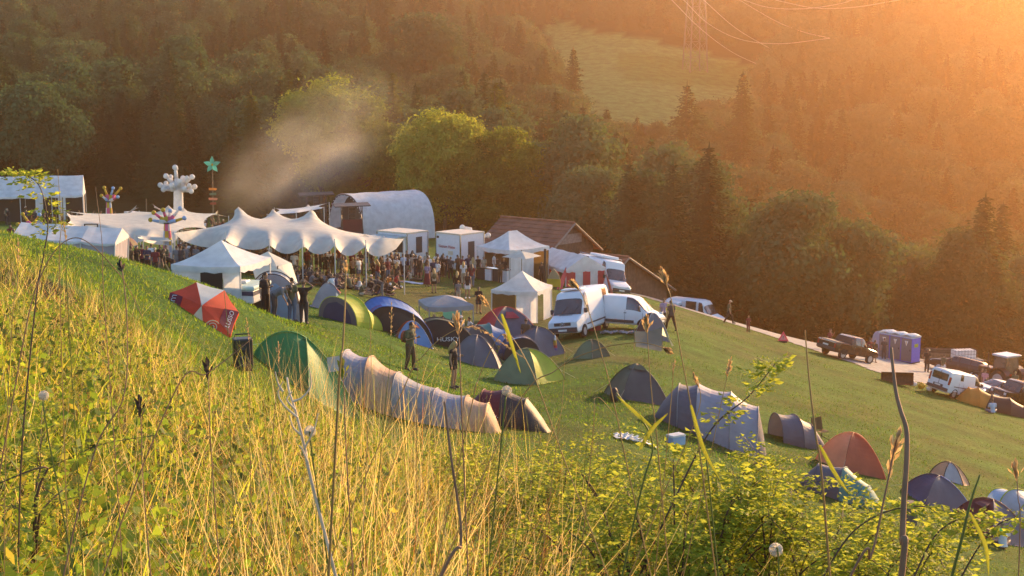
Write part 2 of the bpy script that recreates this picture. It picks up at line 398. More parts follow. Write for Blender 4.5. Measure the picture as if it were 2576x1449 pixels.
def broad_crown(H_, W_, z0, nl, ncl, per, leaf, seed, dens=1.0):
    g = np.random.default_rng(seed)
    # lobes inside an egg-shaped envelope
    lob = []
    while len(lob) < nl:
        p = g.uniform(-1, 1, 3)
        if np.linalg.norm(p) > 1: continue
        p[:2] *= (1 - .35 * max(p[2], 0))
        lob.append((p[0] * W_ * .36, p[1] * W_ * .36, z0 + (p[2] * .5 + .5) * (H_ - z0) * .78 + (H_ - z0) * .08, g.uniform(.12, .22) * W_))
    lob = np.array(lob)
    k = g.integers(0, nl, ncl); d = unit(g.normal(size=(ncl, 3)) + np.array((0, 0, .25)))
    C = lob[k, :3] + d * lob[k, 3:4] * (g.uniform(.35, 1.0, (ncl, 1)) ** .5 * 1.06) * np.array((1, 1, .78))
    C = C[C[:, 2] > z0 * .8]; d = d[:len(C)]
    n = len(C) * per
    cc = np.repeat(C, per, 0); sp = leaf * 3.0
    P = cc + g.normal(size=(n, 3)) * sp * np.array((1, 1, .55))
    nrm = unit(np.repeat(d, per, 0) * 1.5 + g.normal(size=(n, 3)) * .8 + np.array((0, 0, .4)))
    a = unit(np.cross(nrm, g.normal(size=(n, 3)))); b = np.cross(nrm, a)
    s = leaf * g.uniform(.6, 1.3, (n, 1))
    V, Fq_ = quads(P, a * s, b * s * .62)
    return V, Fq_, lob
def spruce_crown(H_, R_, seed, leaf=.5, step=.42, z0=.06):
    g = np.random.default_rng(seed); C = []; A = []; B = []
    z = H_ * z0
    irr = g.uniform(.75, 1.15, 9); ph = g.uniform(0, 6.3)
    while z < H_ * .985:
        f = z / H_; r = R_ * (1 - f) ** .62 * g.uniform(.75, 1.1) + .1
        nb = max(4, int(5 + r * 3.2))
        for j in range(nb):
            az = 2 * math.pi * j / nb + g.uniform(-.4, .4) + ph
            rr = r * g.uniform(.55, 1.15) * irr[int(az * 1.43) % 9]
            drop = -.10 - .34 * (1 - f) + g.uniform(-.12, .12)
            d0 = np.array((math.cos(az), math.sin(az), 0)); sd = np.array((-math.sin(az), math.cos(az), 0))
            k = max(2, int(rr / (leaf * .8)))
            for q in range(k):
                t = (q + .6) / k; x = rr * t
                p = d0 * x + np.array((0, 0, z + drop * x + .22 * x * x / max(rr, .3) * (t > .5) * .6))
                wd = leaf * (.75 - .45 * t) * g.uniform(.7, 1.25)
                tilt = np.array((0, 0, drop + g.uniform(-.2, .2)))
                C.append(p + g.normal(size=3) * .06); A.append((d0 + tilt) * leaf * .72 * g.uniform(.8, 1.3)); B.append(sd * wd + np.array((0, 0, g.uniform(-.3, .05))) * leaf)
                if q > 0 and g.random() < .55:
                    C.append(p - np.array((0, 0, .18))); A.append((d0 * .7 + sd * g.choice((-1, 1)) * .7 + tilt) * leaf * .6); B.append(np.array((0, 0, -.28)) * leaf + sd * .15)
        z += step * g.uniform(.8, 1.2) * (1.15 - .5 * f)
    C.append(np.array((0, 0, H_ - .3))); A.append(np.array((0, 0, .8))); B.append(np.array((.12, .1, 0)))
    return quads(np.array(C), np.array(A), np.array(B))
def trunk_mb(H_, r, lean=0, seed=0, n=8):
    g = random.Random(seed); m = MB(); pts = []; rs = []
    for i in range(6):
        f = i / 5; pts.append((lean * f * f + g.uniform(-.1, .1) * f, g.uniform(-.1, .1) * f, H_ * f - (.5 if i == 0 else 0))); rs.append(r * (1 - .8 * f) * (1.3 if i == 0 else 1))
    m.tube(pts, rs, n); return m, pts
PROTO = {}
def broad_tree(kind, key, H_, W_, z0, nl, ncl, per, leaf, seed, leafm, barkm=None):
    root = empty(kind)
    if key not in PROTO:
        V, f, lob = broad_crown(H_, W_, z0, nl, ncl, per, leaf, seed)
        c = mk_np('crown', V, f, leafm, root)
        tm, pts = trunk_mb(H_ * .8, H_ * .017, 0, seed)
        for q in lob[:14]:
            b0 = Vector((0, 0, min(q[2] * .55, H_ * .6))); e = Vector(q[:3]); md = b0.lerp(e, .5) + Vector((0, 0, -.06 * H_))
            tm.tube([b0, md, e], [H_ * .007, H_ * .005, H_ * .002], 5)
        t = tm.build('trunk', barkm or m_bark, root, smooth=True)
        PROTO[key] = (c, t)
    else:
        for o in PROTO[key]:
            c = o.copy(); COL.objects.link(c); c.parent = root
    return root
m_needle_lit = leafmat('sunlit_spruce_needles', [(.05, .07, .02), (.08, .10, .026), (.115, .125, .035)], .35)  # paler copy of the spruce needles, sunlight put into the colour
def spruce_tree(kind, key, H_, R_, seed, leaf=.5, step=.42, z0=.06):
    root = empty(kind)
    if key not in PROTO:
        V, f = spruce_crown(H_, R_, seed, leaf, step, z0)
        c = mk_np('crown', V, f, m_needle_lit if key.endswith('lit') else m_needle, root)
        tm, _ = trunk_mb(H_ * .93, H_ * .014, 0, seed); t = tm.build('trunk', m_bark, root, smooth=True)
        PROTO[key] = (c, t)
    else:
        for o in PROTO[key]:
            c = o.copy(); COL.objects.link(c); c.parent = root
    return root
def place(o, u, d, scale=1, rz=None, label=None, cat='tree', group=None, dz=0):
    p = GD(u, d); o.location = (p.x, p.y, p.z + dz); o.scale = (scale,) * 3; o.rotation_euler[2] = random.uniform(0, 6.28) if rz is None else rz
    return tag(o, label, cat, group)
def fit(o, u, d, vtop, H0, **k):
    """scale a tree of height H0 so that its top reaches row vtop at distance d"""
    p = GD(u, d); t = ray(u, vtop, d); return place(o, u, d, (t.z - p.z) / H0, **k)
# ---- trees that stand out
o = broad_tree('maple_tree', 'mapleA', 17, 15, 2.0, 30, 950, 60, .21, 11, m_bright)
fit(o, 1120, 188, 268, 16.4, rz=.4, label='broad sunlit maple with a dense yellow-green crown beside the domed stage')
o = broad_tree('maple_tree', 'mapleB', 16, 14, 1.2, 28, 850, 60, .21, 12, m_bright)
fit(o, 1262, 186, 312, 15.4, rz=2.0, label='rounded sunlit maple directly left of the tiled barn roof')
o = broad_tree('ash_tree', 'ashA', 19, 13, 5.0, 28, 800, 60, .21, 13, m_bright)
fit(o, 812, 202, 196, 18.4, rz=1.0, label='tall bright broadleaf tree with golden top rising behind the smoke')
o = broad_tree('ash_tree', 'mapleB', 16, 14, 1.2, 28, 850, 60, .21, 12, m_bright)
fit(o, 905, 206, 212, 15.4, rz=4.2, label='golden lit broadleaf tree between the smoke and a slim spruce on its right')
SP = [('spA', 20, 4.6, 21), ('spB', 24, 4.6, 22), ('spC', 17, 4.4, 23)]
for (u, d, vt, k, lab) in [(640, 192, 232, 0, 'thick dark spruce with layered branches left of the smoke'),
                           (733, 216, 176, 1, 'tall spruce standing just left of the golden broadleaf tree'),
                           (992, 208, 178, 1, 'slim spruce between the golden broadleaf tree and the maple'),
                           (1246, 214, 202, 2, 'dark spruce top rising behind the broad sunlit maple'),
                           (1160, 212, 258, 0, 'short spruce tip peeking over the crown of the maple'),
                           (590, 214, 300, 2, 'half hidden spruce behind the flower pole'),
                           (1425, 205, 285, 0, 'small sunlit spruce at the lower edge of the sloping clearing'),
                           (1860, 300, 180, 1, 'dark conifer overlapping the right end of the clearing'),
                           (1722, 290, 210, 2, 'pointed dark spruce cutting into the lower edge of the clearing'),
                           (1440, 330, 120, 1, 'large dark conifer left of the clearing on the hill')]:
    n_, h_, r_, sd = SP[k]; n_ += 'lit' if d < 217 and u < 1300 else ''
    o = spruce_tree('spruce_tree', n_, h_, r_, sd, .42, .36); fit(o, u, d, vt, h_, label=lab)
BT = [('bdA', 16, 9, 3.0, 14, 520, 34, .26, 31), ('bdB', 15, 11, 2.0, 16, 560, 34, .26, 32), ('bdC', 18, 8, 4.0, 14, 520, 34, .26, 33)]
for (u, d, vt, k, lab) in [(470, 262, 68, 2, 'big pale broadleaf tree catching light in the dark forest above the white inflatable tree'),
                           (330, 232, 380, 0, 'low bushy tree at the forest foot above the coloured inflatable'),
                           (150, 225, 330, 1, 'round bushy tree behind the white marquee roof'),
                           (40, 220, 420, 0, 'low dark bush tree at the left edge behind the marquee'),
                           (1080, 330, 20, 1, 'pale hazy broadleaf tree high on the hill above the slim spruce'),
                           (900, 300, 110, 0, 'hazy round tree on the hill behind the golden broadleaf tree'),
                           (1615, 150, 566, 1, 'small grey-green broadleaf tree just right of the barn gable'),
                           (1715, 152, 580, 0, 'loose grey-green broadleaf tree behind the low barn roof'),
                           (1835, 150, 560, 1, 'pale broadleaf tree above the white van by the road'),
                           (2010, 146, 665, 1, 'broad bushy tree beyond the road, left of the toilet cabins'),
                           (2225, 152, 650, 0, 'tall bushy tree rising directly behind the blue toilet cabins'),
                           (2420, 158, 700, 1, 'hazy broadleaf tree beyond the tractor'),
                           (2560, 160, 620, 2, 'hazy broadleaf tree at the right edge beyond the yard'),
                           (1390, 300, 200, 1, 'hazy round tree beside the lower end of the clearing')]:
    n_, h_, w_, z0, nl, nc, per, lf, sd = BT[k]
    o = broad_tree('broadleaf_tree', n_, h_, w_, z0, nl, nc, per, lf, sd, m_dull); fit(o, u, d, vt, h_ * .97, label=lab)
for i, (u, d, hh) in enumerate([(436, 236, 11), (452, 238, 12.5), (466, 236, 10)]):
    r = empty('birch_tree'); tm, pts = trunk_mb(hh, .16, random.uniform(-1, 1.6), i)
    tm.tube([pts[3], Vector(pts[3]) + Vector((.9, .3, 2.0)), Vector(pts[3]) + Vector((1.2, .5, 4.5))], [.07, .05, .03], 5)
    tm.build('trunk', m_pale, r, smooth=True)
    g_ = np.random.default_rng(90 + i); n = 260
    P = g_.normal(size=(n, 3)) * (1.5, 1.5, 1.6) + (pts[-1][0] + .5, 0, hh + 1)
    a = unit(g_.normal(size=(n, 3))) * .35; b = unit(np.cross(a, g_.normal(size=(n, 3)))) * .22
    V, f = quads(P, a, b); mk_np('crown', V, f, m_dull, r)
    place(r, u, d, 1, 0, ['pale bare birch trunk, leftmost of the three above the white inflatable tree', 'tallest pale birch trunk of the three above the white inflatable tree', 'pale birch trunk, rightmost of the three above the white inflatable tree'][i], group='birch trunks at the forest edge')
# ---- the forest as one mass
pc = bpy.data.collections.new('forest_kinds')
fk = [PROTO[k][0] for k in ('spA', 'spB', 'spC', 'bdA', 'bdB', 'bdC')]
names = []
for i, o in enumerate(fk): pc.objects.link(o)
order = sorted(range(6), key=lambda i: fk[i].name)      # collection info sorts by name
slot = {i: order.index(i) for i in range(6)}
g = np.random.default_rng(5)
P = []; S = []; I = []; RZ = []
FZ = lambda u: np.interp(u, [0, 600, 900, 1300, 1600, 1720, 1900, 2250, 2576], [212, 212, 212, 200, 146, 140, 136, 141, 148])
HT = [20, 24, 17, 16, 15, 18]
mpoly = MEADOW
for y in np.arange(136, 620, 1):
    nrow = int(.024 * 1.3 * y * (1.0 if y < 330 else .75 if y < 450 else .55) * 1.35)
    for _ in range(max(nrow, 1)):
        s = g.uniform(-.5, .52); yy = y + g.uniform(0, 1); x = s * yy
        h = H(x, yy); u = CU + F * s; v = V_of(x, yy, h)
        if yy < FZ(u) + g.uniform(0, 5): continue
        conif = fbm(np.array([x]), np.array([yy]), 38, 60)[0] > (.52 if u < 1400 else .64)
        k = g.integers(0, 3) if conif ^ (g.random() < .2) else g.integers(3, 6)
        sc_ = g.uniform(.65, 1.15) * (1.15 if k > 2 else .92)
        if yy > 300 and inpoly(np.array([u]), np.array([v]), mpoly)[0]: continue
        vt = V_of(x, yy, h + HT[k] * sc_)
        if vt < 330 and 150 < yy < 540:
            hit = False
            for q in np.linspace(vt, v, 7):
                if inpoly(np.array([u - 25, u + 25]), np.array([q, q]), mpoly).any(): hit = True; break
            if hit and yy < 540 and True: continue
        P.append((x, yy, h - .3)); S.append(sc_); I.append(slot[int(k)]); RZ.append(g.uniform(0, 6.28))
fm = bpy.data.meshes.new('forest'); fm.from_pydata(P, [], [])
for nm, dt, arr in (('kind_index', 'INT', I), ('size', 'FLOAT', S), ('turn', 'FLOAT', RZ)):
    a = fm.attributes.new(nm, dt, 'POINT'); a.data.foreach_set('value', arr)
forest = bpy.data.objects.new('forest', fm); COL.objects.link(forest); tag(forest, kind='stuff')
ng = bpy.data.node_groups.new('forest_growth', 'GeometryNodeTree')
ng.interface.new_socket('Geometry', in_out='INPUT', socket_type='NodeSocketGeometry'); ng.interface.new_socket('Geometry', in_out='OUTPUT', socket_type='NodeSocketGeometry')
gi = ng.nodes.new('NodeGroupInput'); go = ng.nodes.new('NodeGroupOutput')
mp = ng.nodes.new('GeometryNodeMeshToPoints'); ip = ng.nodes.new('GeometryNodeInstanceOnPoints')
ci = ng.nodes.new('GeometryNodeCollectionInfo'); ci.inputs['Collection'].default_value = pc; ci.inputs['Separate Children'].default_value = True; ci.inputs['Reset Children'].default_value = True
def na(nm, t):
    n = ng.nodes.new('GeometryNodeInputNamedAttribute'); n.data_type = t; n.inputs['Name'].default_value = nm; return n
ki = na('kind_index', 'INT'); si = na('size', 'FLOAT'); ti = na('turn', 'FLOAT')
cx = ng.nodes.new('ShaderNodeCombineXYZ'); ng.links.new(ti.outputs[0], cx.inputs['Z'])
ng.links.new(gi.outputs[0], mp.inputs['Mesh']); ng.links.new(mp.outputs[0], ip.inputs['Points']); ng.links.new(ci.outputs[0], ip.inputs['Instance'])
ip.inputs['Pick Instance'].default_value = True
ng.links.new(ki.outputs[0], ip.inputs['Instance Index']); ng.links.new(cx.outputs[0], ip.inputs['Rotation']); ng.links.new(si.outputs[0], ip.inputs['Scale'])
ng.links.new(ip.outputs[0], go.inputs[0])
md = forest.modifiers.new('growth', 'NODES'); md.node_group = ng
print('forest trees', len(P))
# ---------------------------------------------------------------- grass
m_blade = tintmat('grass_blades', trans=.5, rough=.6, var=0, spec=.15, tmul=(1.5, 1.4, .8))
def blades(name, x, y, h, wd, lean, az, bend, col, segs=3, dz=0):
    """curved ribbons standing on the ground"""
    n = len(x); z0 = Hn(x, y) - .02 + dz
    base = np.stack([x, y, z0], -1)
    hd = np.stack([np.cos(az), np.sin(az), np.zeros(n)], -1)
    # ribbon faces a random way
    fa = az + np.pi / 2 + rng.normal(0, .7, n); side = np.stack([np.cos(fa), np.sin(fa), np.zeros(n)], -1)
    V = []; 
    for k in range(segs + 1):
        t = k / segs; a = lean + bend * t
        # integrate direction roughly
        ta = lean + bend * t * .5
        p = base + (hd * np.sin(ta)[:, None] + np.array((0, 0, 1)) * np.cos(ta)[:, None]) * (h * t)[:, None]
        w_ = wd * (1 - t ** 1.6) * (.55 + .45 * min(1, t * 4)) + .0004
        V.append(p - side * w_[:, None] * .5); V.append(p + side * w_[:, None] * .5)
    V = np.stack(V, 1)        # n, 2(segs+1), 3
    m = 2 * (segs + 1); i0 = (np.arange(n) * m)[:, None]
    f = np.stack([np.stack([i0[:, 0] + 2 * k, i0[:, 0] + 2 * k + 1, i0[:, 0] + 2 * k + 3, i0[:, 0] + 2 * k + 2], -1) for k in range(segs)], 1).reshape(-1, 4)
    c = np.repeat(col, m, 0)
    return mk_np(name, V.reshape(-1, 3), f, m_blade, col=c, smooth=True)
def pick(pal, wts, n, jit=.25):
    pal = np.array(pal); k = rng.choice(len(pal), n, p=np.array(wts) / sum(wts))
    return pal[k] * (1 + rng.normal(0, jit, (n, 1))).clip(.4, 1.9)
STRAW = (.62, .51, .24); GOLD = (.50, .41, .12); YG = (.31, .37, .045); GRN = (.13, .21, .028); DKG = (.045, .075, .014); RED = (.22, .09, .035)
def field_pts(n, d0, d1, s0=-.55, s1=.5, p=1.0):
    q = rng.random(n); l = np.log(d0) + (np.log(d1) - np.log(d0)) * q ** p
    d = np.exp(l); s = rng.uniform(s0, s1, n); return s * d, d, s
# tall unmown grass round the viewer
DMAX = lambda s: np.interp(s, [-.5, -.36, -.29, -.22, -.1, 0, .17, .36], [36, 33, 25, 15.5, 14.5, 14, 13, 12])
def zone(n, d0, d1, p=1.0, edge=1.0):
    x, y, s = field_pts(n, d0, d1, -.5, .45, p); k = y < DMAX(s) * edge * (.88 + .25 * fbm(x, y, 2.5, 33)); return x[k], y[k], s[k]
def hue(x, y, n):
    dry_ = fbm(x, y, 2.2, 44, 3) + rng.normal(0, .10, n)
    return np.where((dry_ < .52)[:, None], pick([YG, GRN, DKG, STRAW], [2.6, 3.0, 2.2, .7], n), pick([STRAW, GOLD, YG, GRN, DKG, RED], [2.2, 1.2, 2.6, 2.2, 1.3, .8], n))
HM = lambda s: np.interp(s, [-.5, -.3, -.2, -.15, .02, .08, .2, .45], [.50, .55, .75, 1.12, 1.12, .85, .55, .45])
# a) low tangle, with bare gaps
x, y, s = zone(300000, 2.0, 36); cl_ = fbm(x, y, .8, 21, 3); k = rng.random(len(x)) < np.clip((cl_ - .37) * 4.2, .03, 1); x, y, s, cl_ = x[k], y[k], s[k], cl_[k]; n = len(x)
h = (.06 + .30 * rng.beta(1.8, 2.6, n)) * (.55 + .9 * cl_) * np.interp(y, [2, 8, 14, 36], [1, 1.1, 1.25, 1.1])
low = blades('grass_tangle', x, y, h, rng.choice([.0028, .0045, .007, .010], n, p=[.3, .34, .24, .12]) * (1 + .03 * y), np.abs(rng.normal(.35, .4, n)).clip(0, 1.4), rng.uniform(0, 6.28, n), np.abs(rng.normal(.6, .7, n)).clip(0, 2.4), hue(x, y, n), 3); tag(low, kind='stuff'); print('tangle', n)
# b) upright culms in clumps
x, y, s = zone(80000, 2.4, 36, .85); cl_ = fbm(x, y, 1.4, 121, 3); k = rng.random(len(x)) < np.clip((cl_ - .38) * 3, .06, 1) * np.interp(s, [-.5, -.2, -.16, .04, .12, .45], [.28, .36, .46, .46, .42, .32]); x, y, s = x[k], y[k], s[k]; n = len(x)
tall_grass = blades('tall_grass', x, y, HM(s) * np.interp(y, [3, 6.5, 10], [.5, .62, 1]) * rng.uniform(.45, 1.12, n), rng.choice([.0018, .0026, .0036], n) * (1 + .02 * y), np.abs(rng.normal(.12, .3, n)).clip(0, 1.1), np.where(rng.random(n) < .5, rng.normal(2.8, .7, n), rng.uniform(0, 6.28, n)), np.abs(rng.normal(.25, .35, n)).clip(0, 1.5), pick([STRAW, GOLD, YG, GRN, RED, (.16, .10, .04)], [2.0, 1.0, 2.2, 1.8, .9, 1.3], n, .5), 4); tag(tall_grass, kind='stuff'); print('culms', n)
# c) dead stems fallen across
x, y, s = zone(20000, 2.2, 34, .9); n = len(x)
dead = blades('dead_stems', x, y, HM(s) * rng.uniform(.5, 1.1, n), rng.uniform(.0018, .004, n) * (1 + .02 * y), rng.uniform(.35, 1.4, n), rng.uniform(0, 6.28, n), rng.normal(.1, .4, n), pick([(.74, .58, .30), (.60, .48, .28), RED, (.16, .09, .045)], [3, 2, 1, 1], n), 4, dz=.02); tag(dead, kind='stuff')
# d) broad bright blades
x, y, s = zone(15000, 2.2, 16); n = len(x)
broad = blades('broad_grass', x, y, rng.uniform(.18, .52, n), rng.uniform(.007, .014, n), np.abs(rng.normal(.3, .35, n)), rng.uniform(0, 6.28, n), rng.uniform(.2, 1.9, n), pick([(.40, .44, .05), (.26, .34, .035), (.50, .44, .08)], [3, 2, 1], n), 5); tag(broad, kind='stuff')
# low herb layer between the stalks: small round leaves
x, y, s = field_pts(42000, 2.5, 18, -.5, .42)
pk = fbm(x, y, 1.6, 71, 3) + np.clip(-s, 0, .4) * .7
k = (pk > .55) & (y < np.where(s < -.15, 20, 13)); x, y, s = x[k], y[k], s[k]; n = len(x)
hh = rng.uniform(.03, .34, n) * np.where(y > 14, .6, 1)
C = np.stack([x, y, Hn(x, y) + hh], -1); nr_ = unit(rng.normal(size=(n, 3)) * .9 + (0, 0, .8)); a = unit(np.cross(nr_, rng.normal(size=(n, 3)))); b = np.cross(nr_, a)
sz = rng.uniform(.012, .034, (n, 1)); V, f = quads(C, a * sz, b * sz * .7)
col = np.repeat(pick([(.14, .22, .035), (.20, .28, .04), (.09, .14, .03), (.30, .28, .06)], [3, 2.5, 1.5, .5], n), 4, 0)
tag(mk_np('herbs', V, f, m_blade, col=col), kind='stuff')
# short leafy turf on the bank and the camp field
x, y, s = field_pts(190000, 12, 75, -.5, .5, .8)
k = (y > DMAX(s) * .92); x, y, s = x[k], y[k], s[k]; n = len(x); print('turf', n)
cl = fbm(x, y, 1.4, 51, 3)
bank = np.interp(s, [-.4, -.05, .05, .2], [1, 1, .6, .35]) * (y < 58)
h = (rng.uniform(.03, .10, n) + .12 * np.clip(cl - .5, 0, .3) * 2) * (.55 + .6 * bank)
wd = rng.uniform(.012, .03, n) * (.6 + y / 50)
col = pick([(.10, .18, .022), (.15, .22, .028), (.06, .115, .018), (.19, .21, .05)], [3, 2.2 , 1.5, .6], n, .2) * (.6 + .8 * cl)[:, None]
col *= (.7 + .45 * bank)[:, None]
turf = blades('short_grass', x, y, h, wd, np.abs(rng.normal(.3, .4, n)), rng.uniform(0, 6.28, n), rng.uniform(0, 1, n), col, 2); tag(turf, kind='stuff')
x, y, s = field_pts(110000, 46, 118, -.42, .5, .9); cl = fbm(x, y, 2.6, 57, 3); k = rng.random(len(x)) < np.clip((cl - .3) * 2.4, .1, 1); x, y, cl = x[k], y[k], cl[k]; n = len(x)
fi_ = np.clip(((x / y + 1) / 2 * (len(GS) - 1)).astype(int), 0, len(GS) - 1); fj_ = np.clip(((np.log(y) - GL[0]) / (GL[-1] - GL[0]) * (len(GL) - 1)).astype(int), 0, len(GL) - 1); ok = ~inpoly(x, y, road_poly) & (rng.random(len(x)) > np.clip((TRAMPLED[fj_, fi_] - .68) * 3, 0, .9)); x, y, cl = x[ok], y[ok], cl[ok]; n = len(x)
tuft = blades('field_grass', x, y, rng.uniform(.05, .13, n) * (.5 + cl), rng.uniform(.03, .07, n), np.abs(rng.normal(.3, .4, n)), rng.uniform(0, 6.28, n), rng.uniform(0, 1, n), pick([(.075, .165, .025), (.10, .19, .03), (.06, .135, .022), (.13, .16, .045)], [3, 2.2, 1.5, .7], n, .25), 2); tag(tuft, kind='stuff')
# ---------------------------------------------------------------- single plants in front
m_stem_gold = mat('straw_stem', (.40, .27, .09), .6, trans=.3, var=.2)
m_stem_brown = mat('brown_stalk', (.27, .14, .07), .7, var=.3, scale=20)
m_stem_green = mat('green_stem', (.16, .19, .03), .6, trans=.3)
m_grey = mat('dead_grey_wood', (.58, .48, .34), .9, var=.3, scale=15)
m_seed = mat('seed_husk', (.62, .43, .20), .8, trans=.6, var=.3, scale=60)
m_fluff = mat('pale_fluff', (.72, .68, .58), .9, trans=.6, var=.1)
m_dark = mat('dark_seed_head', (.07, .04, .025), .9, var=.3, scale=50)
m_wide = mat('broad_blade', (.24, .26, .03), .45, trans=.55, var=.15)
m_leaf = mat('rose_leaf', (.38, .42, .05), .6, trans=.62, var=.35, scale=9, spec=.15)
m_twig = mat('rose_stem', (.09, .05, .03), .7, var=.3)
m_post = mat('weathered_post', (.14, .11, .09), .9, var=.3, scale=4, bump=.6)
def W(pts, d):
    """picture polyline -> points at distance d (first point goes on down to the ground)"""
    P = [ray(u, v, d + (k * .02)) for k, (u, v) in enumerate(pts)]
    g0 = P[0]; gap = max(g0.z - H(g0.x, g0.y), 0)
    if gap < .03: return P
    dr = (P[0] - P[1]); hx = max(-.5, min(.5, dr.x / abs(dr.z))) if dr.z < -.005 else 0
    out = []
    for t in (1.0, .45):
        q = g0 + Vector((hx * gap * t * (1 - .4 * t), 0, -gap * t))
        if t == 1.0: q.z = H(q.x, q.y) - .03
        out.append(q)
    return out + P
def curve(P, n=14):
    """Catmull-Rom through P"""
    out = []; P = [2 * P[0] - P[1]] + P + [2 * P[-1] - P[-2]]
    for i in range(1, len(P) - 2):
        for k in range(n):
            t = k / n
            out.append(.5 * ((2 * P[i]) + (-P[i - 1] + P[i + 1]) * t + (2 * P[i - 1] - 5 * P[i] + 4 * P[i + 1] - P[i + 2]) * t * t + (-P[i - 1] + 3 * P[i] - 3 * P[i + 1] + P[i + 2]) * t ** 3))
    out.append(P[-2]); return out
def plant_root(kind, foot, label, cat, group=None):
    return empty(kind, foot, 0, label, cat, group)
def loc(P, r): return [Vector(p) - r.location for p in P]
def seed_head(pts, r0, m, parent, name='seed_head', dens=80, seed=0):
    """tight drooping head of small husks along pts"""
    g = np.random.default_rng(seed); P = np.array([tuple(p) for p in pts]); n = dens
    t = g.random(n) * (len(P) - 1); i = t.astype(int).clip(0, len(P) - 2); f = (t - i)[:, None]
    c = P[i] * (1 - f) + P[i + 1] * f; ax = unit(P[i + 1] - P[i])
    prof = np.sin(np.pi * (t / (len(P) - 1) * .86 + .1))[:, None]
    off = unit(g.normal(size=(n, 3))) * r0 * (.8 + .5 * g.random((n, 1))) * prof * g.uniform(.3, 1, (n, 1)) * (1 + .5 * np.sin(t * 9)[:, None])
    a = unit(ax + off / r0 * .5) * r0 * .9; b = unit(np.cross(a, g.normal(size=(n, 3)))) * r0 * .32
    V, f_ = quads(c + off, a, b); return mk_np(name, V, f_, m, parent)
def stalk(kind, pts, d, r, m, label, cat='grass stalk', head=None, hm=None, hr=.008, leaf=None, group=None, hseed=1, hd=90):
    P = curve(W(pts, d)); rt = plant_root(kind, P[0], label, cat, group); Q = loc(P, rt)
    k = len(Q); MB().tube(Q, [r * (1 - .6 * i / k) for i in range(k)], 5).build('stem', m, rt, smooth=True)
    if head:
        n_ = max(4, int(k * head * 1.25)); seed_head(Q[-n_:], hr * .62, hm or m_seed, rt, seed=hseed, dens=hd)
    if leaf:
        for (lp) in leaf:
            L_ = curve([ray(u, v, d) for u, v in lp]); L_ = loc(L_, rt); w0 = .0065 * d / 2.2
            mb = MB(); n_ = len(L_)
            rows = []
            for i, p in enumerate(L_):
                t = i / (n_ - 1); w_ = w0 * (math.sin(math.pi * min(1, .15 + t * .85)) ** .7) + .0005
                tg = (L_[min(i + 1, n_ - 1)] - L_[max(i - 1, 0)]).normalized(); sd = tg.cross(Vector((.25, 1, .3))).normalized()
                rows.append([p - sd * w_ * .5, p + Vector((0, .003, 0)), p + sd * w_ * .5])
            mb.sheet(rows).build('leaf', m_wide, rt, smooth=True)
    return rt
stalk('dry_stalk', [(2268, 1449), (2270, 1360), (2274, 1260), (2281, 1150), (2280, 1080), (2265, 1030), (2254, 985), (2247, 930), (2242, 875)], 2.1, .0062, m_stem_brown, 'thick bare brown stalk at the right, tallest upright stem, with a torn pale tip', 'plant stalk')
stalk('dry_stalk', [(2140, 1449), (2190, 1400), (2225, 1250), (2250, 1130), (2262, 1085)], 2.3, .003, m_stem_brown, 'thin brown stalk with papery yellow flowers leaning against the thick stalk', 'plant stalk', head=.22, hm=m_seed, hr=.02, hd=40)
stalk('grass_stalk', [(2075, 1290), (2050, 1080), (2035, 950), (2025, 830)], 2.2, .0026, m_stem_gold, 'straight thin golden stalk without head right of the grey tunnel tent', leaf=[[(2062, 1120), (2100, 1190), (2140, 1250)]])
stalk('grass_stalk', [(1768, 1200), (1745, 1060), (1715, 900), (1690, 760), (1678, 720), (1664, 675)], 2.6, .0018, m_stem_gold, 'tall golden stalk with a slim glowing seed head in front of the dark barn end', head=.10, hr=.010, hd=140)
stalk('grass_stalk', [(1280, 1060), (1400, 930), (1500, 880), (1600, 862), (1660, 872), (1690, 888)], 2.8, .0016, m_stem_gold, 'long stalk arching to the right over the camp field with a drooping head', head=.09, hr=.010, hd=140)
stalk('grass_stalk', [(1660, 1190), (1640, 1000), (1632, 900), (1626, 800)], 2.7, .0018, m_stem_gold, 'stalk with a fluffy pinkish head in front of the blue folding box', head=.06, hr=.013, hd=90)
stalk('grass_stalk', [(1560, 1090), (1510, 880), (1468, 750), (1438, 708)], 2.6, .0016, m_stem_gold, 'leaning stalk with a feathery head in front of the tall white van', head=.10, hr=.011, hd=120)
stalk('grass_stalk', [(1395, 1090), (1320, 900), (1250, 800), (1210, 745)], 2.7, .0016, m_stem_gold, 'leaning golden stalk with narrow head in front of the grey canopy', head=.10, hr=.009, hd=110, leaf=[[(1262, 790), (1282, 850), (1310, 940)]])
stalk('grass_stalk', [(1178, 1060), (1205, 950), (1240, 870), (1265, 840), (1283, 860)], 2.8, .0015, m_stem_gold, 'short curved stalk nodding before the small green tent', head=.12, hr=.008, hd=90)
stalk('grass_stalk', [(1318, 900), (1200, 826), (1130, 838), (1060, 900), (1010, 990)][::-1], 2.9, .0015, m_stem_gold, 'bowed stalk with a long feathery head across the dark dome tents', head=.20, hr=.006, hd=130)
stalk('grass_stalk', [(850, 1010), (862, 870), (868, 760), (871, 660)], 2.2, .0026, m_stem_gold, 'thick straight yellow stalk in front of the man with hands on his head', head=.05, hr=.008, hd=40)
stalk('grass_stalk', [(1805, 1060), (1840, 900)], 3.0, .0014, m_stem_gold, 'short fine stalk with a nodding head above the big grey family tent', head=.16, hr=.009, hd=90)
stalk('grass_stalk', [(1688, 1010), (1692, 940), (1698, 905)], 3.0, .0014, m_stem_gold, 'small upright stalk with a narrow head right of the grey dome tent', head=.2, hr=.006, hd=50)
